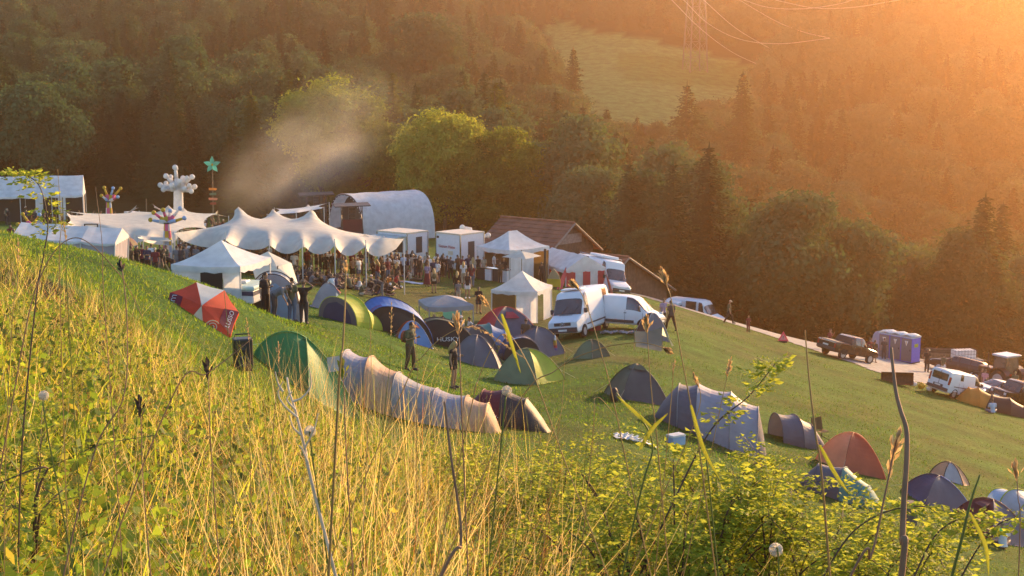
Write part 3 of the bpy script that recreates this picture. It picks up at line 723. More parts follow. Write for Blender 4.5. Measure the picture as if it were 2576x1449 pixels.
stalk('grass_stalk', [(2395, 1449), (2440, 1270), (2465, 1195)], 2.4, .004, m_stem_green, 'pale green stalk at lower right in front of the blue dome tent', leaf=[[(2440, 1290), (2478, 1370), (2488, 1449)]])
stalk('grass_stalk', [(1110, 1449), (1160, 1360), (1135, 1150), (1118, 1010)], 2.3, .0042, m_stem_brown, 'dark brown broken stem standing in the grass right of the centre', 'plant stalk')
stalk('bramble_shoot', [(160, 1449), (240, 1130), (310, 1000), (320, 830), (310, 700), (302, 660)], 2.4, .0019, m_stem_brown, 'dark reddish upright shoot at the left with small dark seed heads', 'plant stalk', head=.08, hm=m_dark, hr=.012, hd=40)
stalk('bramble_shoot', [(120, 1180), (150, 1030), (40, 960), (100, 700), (190, 598), (300, 690), (360, 800)][2:], 3.0, .0019, m_stem_brown, 'red bramble shoot bent in a sharp arch at the left', 'plant stalk')
stalk('bramble_shoot', [(440, 985), (520, 940), (600, 880), (640, 845)], 3.2, .0022, m_stem_brown, 'bare dark twig pointing up right in front of the mown bank', 'plant stalk')
stalk('grass_stalk', [(1490, 1110), (1500, 1000), (1560, 1060)], 3, .0014, m_stem_gold, 'bent fine stalk between the small shrub and the rose bush')
stalk('grass_stalk', [(1600, 1290), (1640, 1110), (1560, 1000), (1550, 990)], 2.5, .0025, m_stem_green, 'stalk with two broad bright blades in front of the big grey tent', leaf=[[(1640, 1075), (1600, 1040), (1550, 995)], [(1610, 1130), (1640, 1080), (1680, 1040)]])
stalk('grass_stalk', [(1790, 1280), (1770, 1130), (1738, 1020)], 2.4, .002, m_stem_green, 'green stalk with one long hanging blade before the rose bush', leaf=[[(1738, 1020), (1770, 1130), (1812, 1210)]])
stalk('grass_stalk', [(1650, 1290), (1720, 1130), (1762, 1010), (1745, 940)], 2.7, .0016, m_stem_gold, 'thin crooked stalk crossing the left part of the rose bush', head=.1, hr=.008, hd=60)
for i, (u, v, ub, vb) in enumerate([(145, 425, 150, 700), (160, 560, 168, 720), (240, 470, 262, 760), (45, 600, 30, 820), (560, 700, 575, 980), (700, 860, 690, 1050), (1420, 880, 1400, 1120), (985, 760, 965, 1060), (930, 800, 925, 1080), (1040, 790, 1048, 1040), (1480, 960, 1470, 1180), (620, 800, 628, 1010)]):
    stalk('grass_stalk', [(ub, vb), ((u + ub) / 2 + 6, (v + vb) / 2), (u, v)], 3.2 + .1 * i, .0015, [m_stem_gold, m_stem_green, m_stem_brown][i % 3],
          ['tallest thin stalk above the white marquee roof at the left', 'dark thin stalk below the left marquee roof', 'thin stalk rising over the lower left canopy', 'stalk with a loose head at the far left edge', 'thin stalk left of the red parasol handle', 'thin stalk before the green dome tent', 'thin stalk in front of the light green tent', 'thin stalk above the joined white tunnel tent', 'thin stalk before the yellow tent', 'thin stalk in front of the blue and black tent', 'thin stalk left of the grey dome tent', 'thin dark stalk beside the black speaker on the bank'][i], head=.14 if i % 2 else None, hr=.008, hd=50)
# dead grey thistle
P = curve(W([(780, 1195), (770, 1140), (745, 1040), (728, 985), (722, 950)], 2.9)); rt = plant_root('dead_thistle', P[0], 'dead bleached grey thistle with forked bare branches in the grass', 'plant')
Q = loc(P, rt); k = len(Q); MB().tube(Q, [.0042 - .0022 * i / k for i in range(k)], 6).build('stem', m_grey, rt, smooth=True)
for lp in ([(748, 1050), (715, 1020), (700, 990), (712, 960)], [(738, 1010), (760, 1000), (782, 970), (778, 925)], [(765, 1130), (790, 1080), (800, 1040)], [(742, 1030), (722, 1005), (735, 985)], [(758, 1095), (738, 1075), (728, 1045)], [(775, 1165), (760, 1130), (752, 1120)], [(712, 985), (700, 965), (692, 935)]):
    L_ = loc(curve([ray(u, v, 2.9) for u, v in lp]), rt); MB().tube(L_, [.0026 - .0015 * i / len(L_) for i in range(len(L_))], 5).build('branch', m_grey, rt, smooth=True)
# white umbel and dandelion clocks
def clock(u, v, d, r, label, stemto):
    P = curve(W([stemto, (u, v)], d)); rt = plant_root('dandelion_clock', P[0], label, 'flower'); Q = loc(P, rt)
    MB().tube(Q, .0016, 5).build('stem', m_stem_green, rt); c = np.array(tuple(Q[-1])); g = np.random.default_rng(int(u)); n = 160
    dv = unit(g.normal(size=(n, 3))); a = dv * r * .5; b = unit(np.cross(a, g.normal(size=(n, 3)))) * r * .06
    V, f = quads(c + dv * r * .5, a, b); V2, f2 = quads(c + dv * r, unit(np.cross(dv, g.normal(size=(n, 3)))) * r * .28, unit(np.cross(dv, g.normal(size=(n, 3)))) * r * .28)
    mk_np('seed_ball', np.vstack([V, V2]), np.vstack([f, f2 + len(V)]), m_fluff, rt)
clock(1952, 1383, 2.6, .013, 'round white dandelion clock at the bottom of the rose bush', (1960, 1449))
clock(1275, 983, 2.7, .010, 'pale white flower umbel in front of the dark red tent', (1262, 1100))
clock(110, 995, 2.8, .010, 'small pale fluffy head in the left grass', (118, 1080))
clock(780, 1085, 2.9, .012, 'fluffy seed ball beside the dead grey thistle', (786, 1150))
for i, (u, v) in enumerate([(1150, 790), (860, 905), (2555, 1160), (350, 1000), (520, 905)]):
    stalk('knapweed_stalk', [(u + 10, v + 210), (u + 6, v + 90), (u, v)], 2.8 + .1 * i, .002, m_stem_brown, ['dry stalk before the grey canopy table', 'yellow green spiky stalk in front of the green tent', 'papery dry flower on a stalk at the right edge', 'dark knapweed head in the left grass', 'dark knapweed head before the mown bank'][i], 'plant stalk', head=.12, hm=[m_seed, m_wide, m_seed, m_dark, m_dark][i], hr=.016, hd=45)
# rose bushes: arching stems with pinnate leaves
def rose(u, d, hgt, rad, nst, label, seed, spread=1.0, extra=(), ls=.82):
    g = np.random.default_rng(seed); p = GD(u, d); rt = plant_root('rose_bush', p, label, 'bush'); mb = MB(); LC = []; LA = []; LB = []
    def leafy(pts, dens):
        n_ = len(pts)
        for i in range(2, n_):
            if g.random() > dens: continue
            q = np.array(tuple(pts[i])); az = g.uniform(0, 6.28); dr = np.array((math.cos(az), math.sin(az), g.uniform(-.1, .7))); dr /= np.linalg.norm(dr)
            L_ = g.uniform(.07, .115) * ls; sd = np.cross(dr, (0, 0, 1)); sd /= np.linalg.norm(sd); upn = np.cross(sd, dr)
            for t in (.35, .65, 1.0):
                for sg in ((-1, 1) if t < .9 else (0,)):
                    c = q + dr * L_ * t + sd * sg * .022 * ls - upn * (.012 * t * t); ln = g.uniform(.013, .028) * ls
                    ax = (dr * (.6 if sg else 1) + sd * sg * .8 - upn * .25); ax /= np.linalg.norm(ax)
                    bx = np.cross(ax, upn) + g.normal(size=3) * .6
                    LC.append(c + ax * ln); LA.append(ax * ln); LB.append(bx / np.linalg.norm(bx) * ln * .58)
    for k in range(nst):
        az = g.uniform(0, 6.28); rr = rad * math.sqrt(g.random()); b0 = Vector((rr * .5 * math.cos(az), rr * .5 * math.sin(az), -.03))
        hh = hgt * g.uniform(.55, 1.0) * (1 - .45 * (rr / rad) ** 2); out = rr * spread
        tip = Vector((b0.x + out * math.cos(az) * 1.1, b0.y + out * math.sin(az) * 1.1, hh)); mid = b0.lerp(tip, .6) + Vector((0, 0, hh * .2)); tip2 = tip + Vector((g.normal() * .08, g.normal() * .08, -.05 + g.uniform(-.1, .12)))
        pts = curve([b0, mid, tip, tip2], 9); mb.tube(pts, [.005 * (1 - .8 * i / len(pts)) + .0008 for i in range(len(pts))], 4, cap=False); leafy(pts[4:], .8)
        for q in range(4):
            i0 = g.integers(6, len(pts) - 2); b1 = pts[i0]; e = b1 + Vector((g.normal() * .13, g.normal() * .13, g.uniform(.02, .2))); tw = curve([b1, b1.lerp(e, .5) + Vector((0, 0, .03)), e], 5)
            mb.tube(tw, .0014, 3, cap=False); leafy(tw, .85)
    for lp in extra:
        pts = [Vector(q) - p for q in curve(W(lp, d - .4), 10)]; mb.tube(pts, [(.005 if ls > .6 else .0024) * (1 - .8 * i / len(pts)) + .0006 for i in range(len(pts))], 4, cap=False); leafy(pts[int(len(pts) * .35):], 1); leafy(pts[int(len(pts) * .5):], .9)
    mb.build('stems', m_twig, rt, smooth=True).name = 'stem'
    LC, LA, LB = np.array(LC), np.array(LA), np.array(LB); N_ = np.cross(LA, LB); N_ = unit(N_) * np.linalg.norm(LB, axis=1, keepdims=True) * g.uniform(.2, .6, (len(LC), 1))
    V = np.stack([LC - LA, LC - LB - LA * .15 + N_, LC + LA * .35, LC + LA - N_ * .5, LC + LB - LA * .15 + N_], 1).reshape(-1, 3); i0 = np.arange(len(LC))[:, None] * 5
    f = np.concatenate([i0 + [0, 2, 1], i0 + [1, 2, 3], i0 + [0, 4, 2], i0 + [4, 3, 2]]); mk_np('foliage', V, f, m_leaf, rt); return rt
rose(1700, 6.4, 1.22, .62, 62, 'dense rose bush below the big grey tent, its tips glowing yellow', 3)
rose(1930, 6.6, 1.35, .62, 66, 'large leafy rose bush with one long shoot reaching above the field', 4, extra=([(1700, 1250), (1790, 1080), (1880, 1000), (1935, 935), (1950, 915)],))
rose(2130, 6.2, 1.25, .5, 40, 'lower leafy bush right of the large rose bush, below the small blue tent', 5, extra=([(2100, 1400), (2200, 1300), (2330, 1275), (2380, 1330)],))
rose(2360, 5.6, .95, .35, 14, 'sparse arching bush at the bottom right before the maroon tent', 6, extra=([(2300, 1449), (2360, 1340), (2440, 1300), (2480, 1350)], [(2420, 1449), (2500, 1330), (2560, 1300)]))
rose(2530, 5.4, .95, .3, 14, 'small leafy bush in the bottom right corner', 8)
rose(1395, 9.5, .95, .6, 46, 'round dark green shrub right of the dark red tent', 7)
rose(60, 4.6, .5, .22, 5, 'leafy bramble at the left edge in front of the marquee', 9, extra=([(90, 760), (110, 640), (120, 560), (100, 470), (60, 440), (20, 440)],), ls=.5)
# old fence post at the lower right
P = GD(2262, 7.4); rt = empty('fence_post', P, .3, 'weathered wooden post behind the thick brown stalk at lower right', 'post'); t_ = ray(2262, 1262, 7.4)
MB().box(-.035, .035, -.03, .03, -.2, t_.z - P.z).build('post', m_post, rt, bevel=.006)
# ---------------------------------------------------------------- people
m_skin = mat('skin', (.34, .19, .12), .55, var=.08)
m_cloth = mat('clothing', objcol=True, rough=.85, var=.12, scale=9)
m_hair = mat('hair', objcol=True, rough=.6, var=.2, scale=14)
def remesh(mb, vox, name, m, smooth=6):
    me = bpy.data.meshes.new('tmp'); me.from_pydata(mb.v, [], mb.f); me.update()
    o = bpy.data.objects.new('tmp', me); COL.objects.link(o)
    r = o.modifiers.new('r', 'REMESH'); r.mode = 'VOXEL'; r.voxel_size = vox; r.use_smooth_shade = True
    s_ = o.modifiers.new('s', 'SMOOTH'); s_.iterations = smooth; s_.factor = .5
    dg = bpy.context.evaluated_depsgraph_get(); dg.update()
    out = bpy.data.meshes.new_from_object(o.evaluated_get(dg)); out.name = name
    bpy.data.objects.remove(o); bpy.data.meshes.remove(me)
    out.materials.clear(); out.materials.append(m)
    return out
def vv(*a): return Vector(a)
# a pose = joint positions (metres, facing -Y, feet on z=0)
def pose_stand(arms='down', lean=0, stride=0, twist=0, head=(0, -.02, 0)):
    J = dict(pel=vv(0, 0, .95), chest=vv(0, -lean * .3, 1.28), neck=vv(0, -lean * .42, 1.48), head=vv(0 + head[0], -lean * .45 - .03 + head[1], 1.64 + head[2]))
    for s, n in ((-1, 'L'), (1, 'R')):
        J['hip' + n] = vv(.095 * s, 0, .92); J['knee' + n] = vv(.105 * s, -.03 - stride * s * .22, .50); J['ank' + n] = vv(.11 * s, .03 - stride * s * .36, .085); J['toe' + n] = J['ank' + n] + vv(.03 * s, -.17, -.05)
        if stride and s < 0: J['knee' + n].y -= .02; J['ank' + n].z += .03
        J['sh' + n] = vv(.185 * s, -lean * .38, 1.42); 
        a = arms if isinstance(arms, str) else arms[0 if s < 0 else 1]
        sh = J['sh' + n]
        if a == 'down': J['el' + n] = sh + vv(.055 * s, .02, -.28); J['wr' + n] = J['el' + n] + vv(.015 * s, -.06, -.245)
        elif a == 'hold': J['el' + n] = sh + vv(.05 * s, .0, -.28); J['wr' + n] = J['el' + n] + vv(-.07 * s, -.22, .07)
        elif a == 'cross': J['el' + n] = sh + vv(.05 * s, -.06, -.26); J['wr' + n] = J['el' + n] + vv(-.22 * s, -.13, .05)
        elif a == 'head': J['el' + n] = sh + vv(.22 * s, -.05, .10); J['wr' + n] = sh + vv(-.06 * s, -.10, .30)
        elif a == 'hip': J['el' + n] = sh + vv(.16 * s, .07, -.22); J['wr' + n] = sh + vv(-.02 * s, -.02, -.42)
        elif a == 'reach': J['el' + n] = sh + vv(.06 * s, -.18, -.18); J['wr' + n] = J['el' + n] + vv(-.03 * s, -.24, -.02)
        elif a == 'raise': J['el' + n] = sh + vv(.10 * s, -.12, .18); J['wr' + n] = J['el' + n] + vv(.02 * s, -.06, .25)
        elif a == 'drink': J['el' + n] = sh + vv(.08 * s, -.12, -.22); J['wr' + n] = J['el' + n] + vv(-.08 * s, -.14, .20)
    return J
def pose_sit(kind='cross', lean=.1, arms='lap'):
    z = .12
    J = dict(pel=vv(0, 0, z), chest=vv(0, -lean * .5, z + .33), neck=vv(0, -lean * .9, z + .53), head=vv(0, -lean * 1.0 - .03, z + .69))
    for s, n in ((-1, 'L'), (1, 'R')):
        J['hip' + n] = vv(.10 * s, -.02, z - .01); J['sh' + n] = vv(.185 * s, -lean * .8, z + .47)
        if kind == 'cross': J['knee' + n] = vv(.34 * s, -.30, .17); J['ank' + n] = vv(-.10 * s, -.36 - .05 * s, .07); J['toe' + n] = J['ank' + n] + vv(-.14 * s, -.02, -.03)
        elif kind == 'legs': J['knee' + n] = vv(.14 * s, -.43, .22 if s > 0 else .14); J['ank' + n] = vv(.15 * s, -.84, .075); J['toe' + n] = J['ank' + n] + vv(.04 * s, -.10, .12)
        elif kind == 'knees': J['knee' + n] = vv(.12 * s, -.38, .46); J['ank' + n] = vv(.10 * s, -.50, .07); J['toe' + n] = J['ank' + n] + vv(.02 * s, -.18, -.03)
        elif kind == 'kneel': J['hip' + n].z = .32; J['knee' + n] = vv(.16 * s, -.34, .08 if s > 0 else .42); J['ank' + n] = vv(.12 * s, .08 if s > 0 else -.32, .07); J['toe' + n] = J['ank' + n] + vv(0, .12 if s > 0 else -.17, -.04)
        sh = J['sh' + n]
        if arms == 'lap': J['el' + n] = sh + vv(.07 * s, -.07, -.26); J['wr' + n] = J['el' + n] + vv(-.10 * s, -.22, -.02)
        elif arms == 'back': J['el' + n] = sh + vv(.08 * s, .14, -.22); J['wr' + n] = vv(.27 * s, .28 - lean, .06)
        elif arms == 'knee': J['el' + n] = sh + vv(.05 * s, -.18, -.17); J['wr' + n] = J['el' + n] + vv(-.12 * s, -.20, .0)
    if kind == 'kneel':
        for k in ('pel', 'chest', 'neck', 'head', 'shL', 'shR', 'elL', 'elR', 'wrL', 'wrR'): J[k] = J[k] + vv(0, 0, .22)
    return J
def pose_bend(a=60):
    J = pose_stand('reach'); c = math.radians(a); P0 = J['pel'].copy()
    Mx = Matrix.Translation(P0) @ Matrix.Rotation(c, 4, 'X') @ Matrix.Translation(-P0)
    for k in ('chest', 'neck', 'head', 'shL', 'shR'): J[k] = Mx @ J[k]
    for n, s in (('L', -1), ('R', 1)): J['el' + n] = J['sh' + n] + vv(.04 * s, -.05, -.27); J['wr' + n] = J['el' + n] + vv(0, -.12, -.2)
    return J
def body_mesh(J, key, fine=True):
    b = MB(); T = lambda ks, rs, n=8: b.tube([J[k] if isinstance(k, str) else k for k in ks], rs, n)
    T(['pel', J['pel'].lerp(J['chest'], .5), 'chest', J['chest'].lerp(J['neck'], .75)], [.135, .12, .135, .10], 10)
    b.ball(J['pel'], (.155, .115, .12)); b.ball(J['chest'], (.165, .11, .15))
    T(['shL', J['neck'].lerp(J['shL'], .0) + vv(0, 0, -.05), 'shR'], [.062, .085, .062])
    T([J['neck'] + vv(0, 0, -.06), 'neck', 'head'], [.062, .055, .06])
    hd = J['head']; up = (J['head'] - J['neck']).normalized()
    Mh = Vector((0, 0, 1)).rotation_difference(up).to_matrix().to_4x4()
    b.ball(hd + up * .02, (.076, .094, .115), 12, 9, M=Mh); fw = Mh @ vv(0, -1, 0)
    b.ball(hd + fw * .045 - up * .055, (.05, .05, .05)); b.tube([hd + fw * .085 + up * .03, hd + fw * .112 - up * .012], [.010, .017], 6)
    for s in (-1, 1):
        sd = Mh @ vv(s, 0, 0); b.ball(hd + sd * .078 + up * .005, (.014, .022, .03))
        b.ball(hd + sd * .033 + fw * .088 + up * .052, (.022, .012, .009))
    for n, s in (('L', -1), ('R', 1)):
        T(['hip' + n, 'knee' + n, 'ank' + n], [.088, .056, .038]); T([J['hip' + n].lerp(J['knee' + n], .4), 'knee' + n], [.078, .054]); T([J['knee' + n].lerp(J['ank' + n], .3), 'ank' + n], [.055, .036])
        T([J['ank' + n] + vv(0, .03, -.02), J['ank' + n].lerp(J['toe' + n], .5), 'toe' + n], [.04, .045, .035]); b.ball(J['ank' + n], .042)
        T(['sh' + n, 'el' + n, 'wr' + n], [.05, .038, .027]); b.ball(J['sh' + n], .058)
        d = (J['wr' + n] - J['el' + n]).normalized(); si = d.cross(vv(0, -1, 0) if abs(d.y) < .8 else vv(1, 0, 0)).normalized(); pn = d.cross(si); w_ = J['wr' + n]
        b.tube([w_, w_ + d * .05, w_ + d * .095], [.026, .034, .034], 8)
        for k, ln in enumerate((.068, .078, .072, .056)):
            q = w_ + d * .09 + si * (k - 1.5) * .021; b.tube([q, q + d * ln * .55 + pn * .008, q + d * ln + pn * .026], [.0105, .0095, .0085], 6)
        b.tube([w_ + d * .035 + si * .025, w_ + d * .065 + si * .055, w_ + d * .095 + si * .062 + pn * .012], [.013, .0115, .0095], 6)
    return remesh(b, .0125 if fine else .02, key + '_body', m_skin, 3)
def torso_mb(J, sleeve, e=.018, long=0):
    b = MB(); b.tube([J['pel'] + (J['pel'] - J['chest']).normalized() * long, J['pel'], J['pel'].lerp(J['chest'], .5), 'x' and J['chest'], J['chest'].lerp(J['neck'], .72)], [.155 + e + long * .1, .142 + e, .125 + e, .145 + e, .095 + e], 12)
    b.ball(J['pel'], (.158 + e, .122 + e, .10 + e)); b.ball(J['chest'], (.17 + e, .118 + e, .155 + e)); b.tube([J['shL'], J['neck'] + vv(0, 0, -.055), J['shR']], [.06 + e, .08 + e, .06 + e], 8)
    for n in 'LR':
        if sleeve > 0:
            b.ball(J['sh' + n], .06 + e); end = J['sh' + n].lerp(J['el' + n], min(sleeve, 1))
            pts = [J['sh' + n], end]; rs = [.054 + e, .046 + e]
            if sleeve > 1: pts.append(J['el' + n].lerp(J['wr' + n], .9)); rs.append(.03 + e)
            b.tube(pts, rs, 8)
    return b
def legs_mb(J, length, e=.016):
    b = MB(); b.ball(J['pel'], (.162 + e, .125 + e, .125 + e))
    for n in 'LR':
        pts = [J['hip' + n], J['hip' + n].lerp(J['knee' + n], min(length, 1) if length < 1 else 1)]; rs = [.094 + e, .066 + e + (.02 if length < 1 else 0)]
        if length > 1: pts.append(J['knee' + n].lerp(J['ank' + n], .95)); rs.append(.044 + e)
        b.tube(pts, rs, 10); b.tube([J['pel'], J['hip' + n]], [.12, .10], 8)
    return b
def skirt_mb(J):
    b = MB(); a = (J['ankL'] + J['ankR']) / 2; p = J['pel']; b.tube([p + vv(0, 0, .12), p, p.lerp(a, .5), p.lerp(a, .85)], [.13, .18, .24, .30], 14); return b
def hair_mb(J, style):
    b = MB(); hd = J['head']; up = (hd - J['neck']).normalized(); Mh = vv(0, 0, 1).rotation_difference(up).to_matrix().to_4x4(); bk = Mh @ vv(0, 1, 0)
    b.ball(hd + up * .048 + bk * .018, (.086, .098, .10), 12, 8, M=Mh)
    if style == 'long':
        nb = J['neck']; b.tube([hd + bk * .03 + up * .02, hd + bk * .075 - up * .08, nb + bk * .10 - up * .06, nb + bk * .12 - up * .22], [.095, .095, .10, .06], 10)
        for s in (-1, 1): sd = Mh @ vv(s, 0, 0); b.tube([hd + sd * .07 + up * .03, hd + sd * .085 - up * .08, nb + sd * .09 - up * .08 + bk * .03], [.035, .04, .025], 7)
    elif style == 'bun': b.ball(hd + up * .14 + bk * .05, .05)
    elif style == 'cap': b.ball(hd + up * .06 + bk * .005, (.094, .106, .085), 12, 8, M=Mh); b.ball(hd + up * .055 - bk * .125, (.07, .075, .014), 10, 6, M=Mh)
    elif style == 'hat': b.ball(hd + up * .08, (.10, .11, .085), 12, 8, M=Mh); b.ball(hd + up * .06, (.19, .20, .02), 14, 6, M=Mh)
    elif style == 'tail': b.tube([hd + bk * .10 + up * .06, hd + bk * .15 - up * .05, hd + bk * .13 - up * .2], [.035, .04, .02], 7)
    return b
POSES = {'stand': pose_stand('down'), 'hold': pose_stand(('down', 'hold')), 'cross': pose_stand('cross'), 'walk': pose_stand('down', .05, 1), 'head': pose_stand('head'), 'hip': pose_stand(('hip', 'down')),
         'drink': pose_stand(('down', 'drink')), 'reach': pose_stand(('reach', 'hold'), .12), 'both': pose_stand('hold', .05, .25, head=(0, -.02, -.02)), 'raise': pose_stand(('raise', 'down')),
         'sit': pose_sit('cross', .1), 'sitlegs': pose_sit('legs', -.15, 'back'), 'sitknees': pose_sit('knees', .12, 'knee'), 'kneel': pose_sit('kneel', .25, 'lap'), 'sitfwd': pose_sit('cross', .28, 'knee'), 'bend': pose_bend(62), 'sitlegs2': pose_sit('legs', .16, 'knee')}
PM = {}
def pmesh(pose, part, *a):
    k = (pose, part) + a
    if k in PM: return PM[k]
    J = POSES[pose]
    if part == 'body': m = body_mesh(J, pose)
    elif part == 'top': m = remesh(torso_mb(J, *a), .02, 'top', m_cloth, 4)
    elif part == 'legs': m = remesh(legs_mb(J, *a), .02, 'legs', m_cloth, 4)
    elif part == 'skirt': m = remesh(skirt_mb(J), .025, 'skirt', m_cloth, 4)
    elif part == 'shoes':
        b = MB()
        for n in 'LR':
            b.tube([J['ank' + n] + vv(0, .04, -.03), J['ank' + n].lerp(J['toe' + n], .5), J['toe' + n] + (J['toe' + n] - J['ank' + n]).normalized() * .03], [.05, .055, .042], 8); b.ball(J['ank' + n] + vv(0, .01, -.015), .052)
        m = remesh(b, .018, 'shoes', m_cloth, 3)
    elif part == 'hair': m = remesh(hair_mb(J, *a), .017, 'hair', m_hair, 3)
    PM[k] = m; return m
CN = {'black': (.012, .012, .014), 'white': (.72, .70, .68), 'grey': (.16, .16, .17), 'olive': (.10, .105, .055), 'navy': (.02, .03, .07), 'maroon': (.16, .02, .03), 'red': (.42, .04, .05), 'blue': (.07, .14, .32), 'brown': (.10, .06, .035), 'beige': (.45, .37, .27),
      'denim': (.09, .13, .20), 'pink': (.55, .25, .28), 'lilac': (.30, .24, .36), 'teal': (.05, .20, .22), 'pale blue': (.40, .50, .62), 'green': (.06, .18, .06), 'orange': (.55, .20, .04), 'yellow': (.55, .42, .08), 'dark brown': (.035, .02, .012), 'blond': (.42, .28, .10), 'charcoal': (.04, .042, .048), 'neon': (.15, .75, .12), 'rust': (.30, .09, .04)}
def person(p, rz, pose, label, top='black', low='denim', hair='dark brown', style='short', sleeve=.75, leg=1.5, size=1.0, group=None, shoes='charcoal', skirt=False, hatcol=None, bag=None, long=.06):
    """a body with its own clothes and hair; rz 0 faces the viewer"""
    r = empty('person', p, rz, label, 'person', group, size)
    bo = bpy.data.objects.new('body', pmesh(pose, 'body')); COL.objects.link(bo); bo.parent = r
    def sub(name, me, c):
        o = bpy.data.objects.new(name, me); COL.objects.link(o); o.parent = r; o.color = (*CN[c], 1); return o
    if top: sub('shirt' if sleeve > 0 else 'top', pmesh(pose, 'top', sleeve, .018, long), top)
    if skirt: sub('skirt', pmesh(pose, 'skirt'), low)
    elif low: sub('trousers' if leg > 1 else 'shorts', pmesh(pose, 'legs', leg), low)
    if shoes: sub('shoes', pmesh(pose, 'shoes'), shoes)
    if style in ('cap', 'hat'):
        sub('hair', pmesh(pose, 'hair', 'short'), hair); sub(style, pmesh(pose, 'hair', style), hatcol or 'white')
    elif style: sub('hair', pmesh(pose, 'hair', style), hair)
    if bag:
        J = POSES[pose]; b = MB(); c = J['chest'] + vv(0, .17, -.04); b.ball(c, (.15, .09, .21), 10, 8); b.tube([J['shL'] + vv(.05, .03, .02), J['chest'] + vv(-.12, -.13, .05), J['pel'] + vv(-.12, .08, .18)], .018, 5); b.tube([J['shR'] + vv(-.05, .03, .02), J['chest'] + vv(.12, -.13, .05), J['pel'] + vv(.12, .08, .18)], .018, 5)
        o = b.build('backpack', m_cloth, r, smooth=True); o.color = (*CN[bag], 1)
    return r
# ---------------------------------------------------------------- fabric, tents
def cloth(name, col, trans=.25, rough=.6, var=.13): return mat('cloth_' + name, col, rough, var=var, scale=1.7, trans=trans, bump=.8, bscale=3.2)
FAB = {k: cloth(k.replace(' ', '_'), v, t) for k, v, t in [
    ('white', (.80, .80, .80), .30), ('cream', (.70, .67, .58), .28), ('canopy grey', (.34, .34, .36), .25), ('grey', (.17, .175, .20), .2), ('dark grey', (.075, .08, .085), .15), ('charcoal', (.025, .027, .03), .1),
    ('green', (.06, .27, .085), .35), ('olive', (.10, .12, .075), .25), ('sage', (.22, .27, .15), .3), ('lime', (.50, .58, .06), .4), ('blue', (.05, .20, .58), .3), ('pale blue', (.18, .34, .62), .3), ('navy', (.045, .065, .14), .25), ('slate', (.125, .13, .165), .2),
    ('orange', (.74, .37, .21), .4), ('rust', (.45, .12, .06), .3), ('amber', (.72, .36, .08), .45), ('maroon', (.14, .02, .035), .25), ('red', (.62, .06, .08), .35), ('teal', (.10, .30, .26), .3), ('beige', (.68, .44, .28), .4), ('black', (.012, .012, .014), .05),
    ('purple', (.10, .08, .30), .2), ('lilac grey', (.36, .35, .42), .25), ('silver', (.42, .45, .48), .2), ('signal red', (.80, .085, .035), .4), ('bright white', (.82, .81, .79), .4), ('brown', (.16, .095, .03), .3), ('window', (.30, .34, .38), .4), ('yellow', (.62, .44, .04), .3), ('pink', (.70, .12, .25), .25), ('sky', (.35, .52, .75), .3)]}
m_pole = mat('tent_pole', (.20, .20, .21), .4, .6, var=.1); m_wpole = mat('white_pole', (.6, .6, .58), .45, var=.05); m_wood = mat('wood_pole', (.20, .14, .08), .8, var=.3, scale=5); m_line = mat('guy_cord', (.5, .48, .4), .8)
m_dk = mat('dark_plastic', (.02, .02, .022), .5, var=.1); m_metal = mat('painted_steel', (.045, .045, .05), .45, .3)
def text(t, size, m, parent, M, name='lettering', ext=.004, width=None):
    cu = bpy.data.curves.new('t', 'FONT'); cu.body = t; cu.size = size; cu.align_x = 'CENTER'; cu.align_y = 'CENTER'; cu.extrude = ext
    o = bpy.data.objects.new('t', cu); COL.objects.link(o); dg = bpy.context.evaluated_depsgraph_get(); dg.update()
    me = bpy.data.meshes.new_from_object(o.evaluated_get(dg)); bpy.data.objects.remove(o); bpy.data.curves.remove(cu)
    me.materials.clear(); me.materials.append(m); me.name = name
    if width:
        xs = [v.co.x for v in me.vertices]; k = width / (max(xs) - min(xs)); me.transform(Matrix.Diagonal((k, 1, 1, 1)))
    me.transform(M); n = bpy.data.objects.new(name, me); COL.objects.link(n); n.parent = parent; return n
def frame3(o, x, y):
    """matrix: origin o, x axis x, y axis y"""
    x = Vector(x).normalized(); z = x.cross(Vector(y)).normalized(); y = z.cross(x)
    M = Matrix((x, y, z)).transposed().to_4x4(); M.translation = Vector(o); return M
def conform(r, zoff=0.0):
    """lift every vertex of a thing's children by the slope under it so that it sits on uneven ground"""
    dg = bpy.context.view_layer; dg.update(); base = H(r.location.x, r.location.y); done = set()
    for c in r.children_recursive:
        if c.type != 'MESH' or c.data.name in done: continue
        done.add(c.data.name); Mw = c.matrix_world; Mi = Mw.inverted(); n = len(c.data.vertices); co = np.empty(n * 3); c.data.vertices.foreach_get('co', co); co = co.reshape(-1, 3)
        A = np.array(Mw); w_ = co @ A[:3, :3].T + A[:3, 3]; w_[:, 2] += Hn(w_[:, 0], w_[:, 1]) - base + zoff; B = np.array(Mi); co = w_ @ B[:3, :3].T + B[:3, 3]
        c.data.vertices.foreach_set('co', co.ravel().astype(np.float32)); c.data.update()
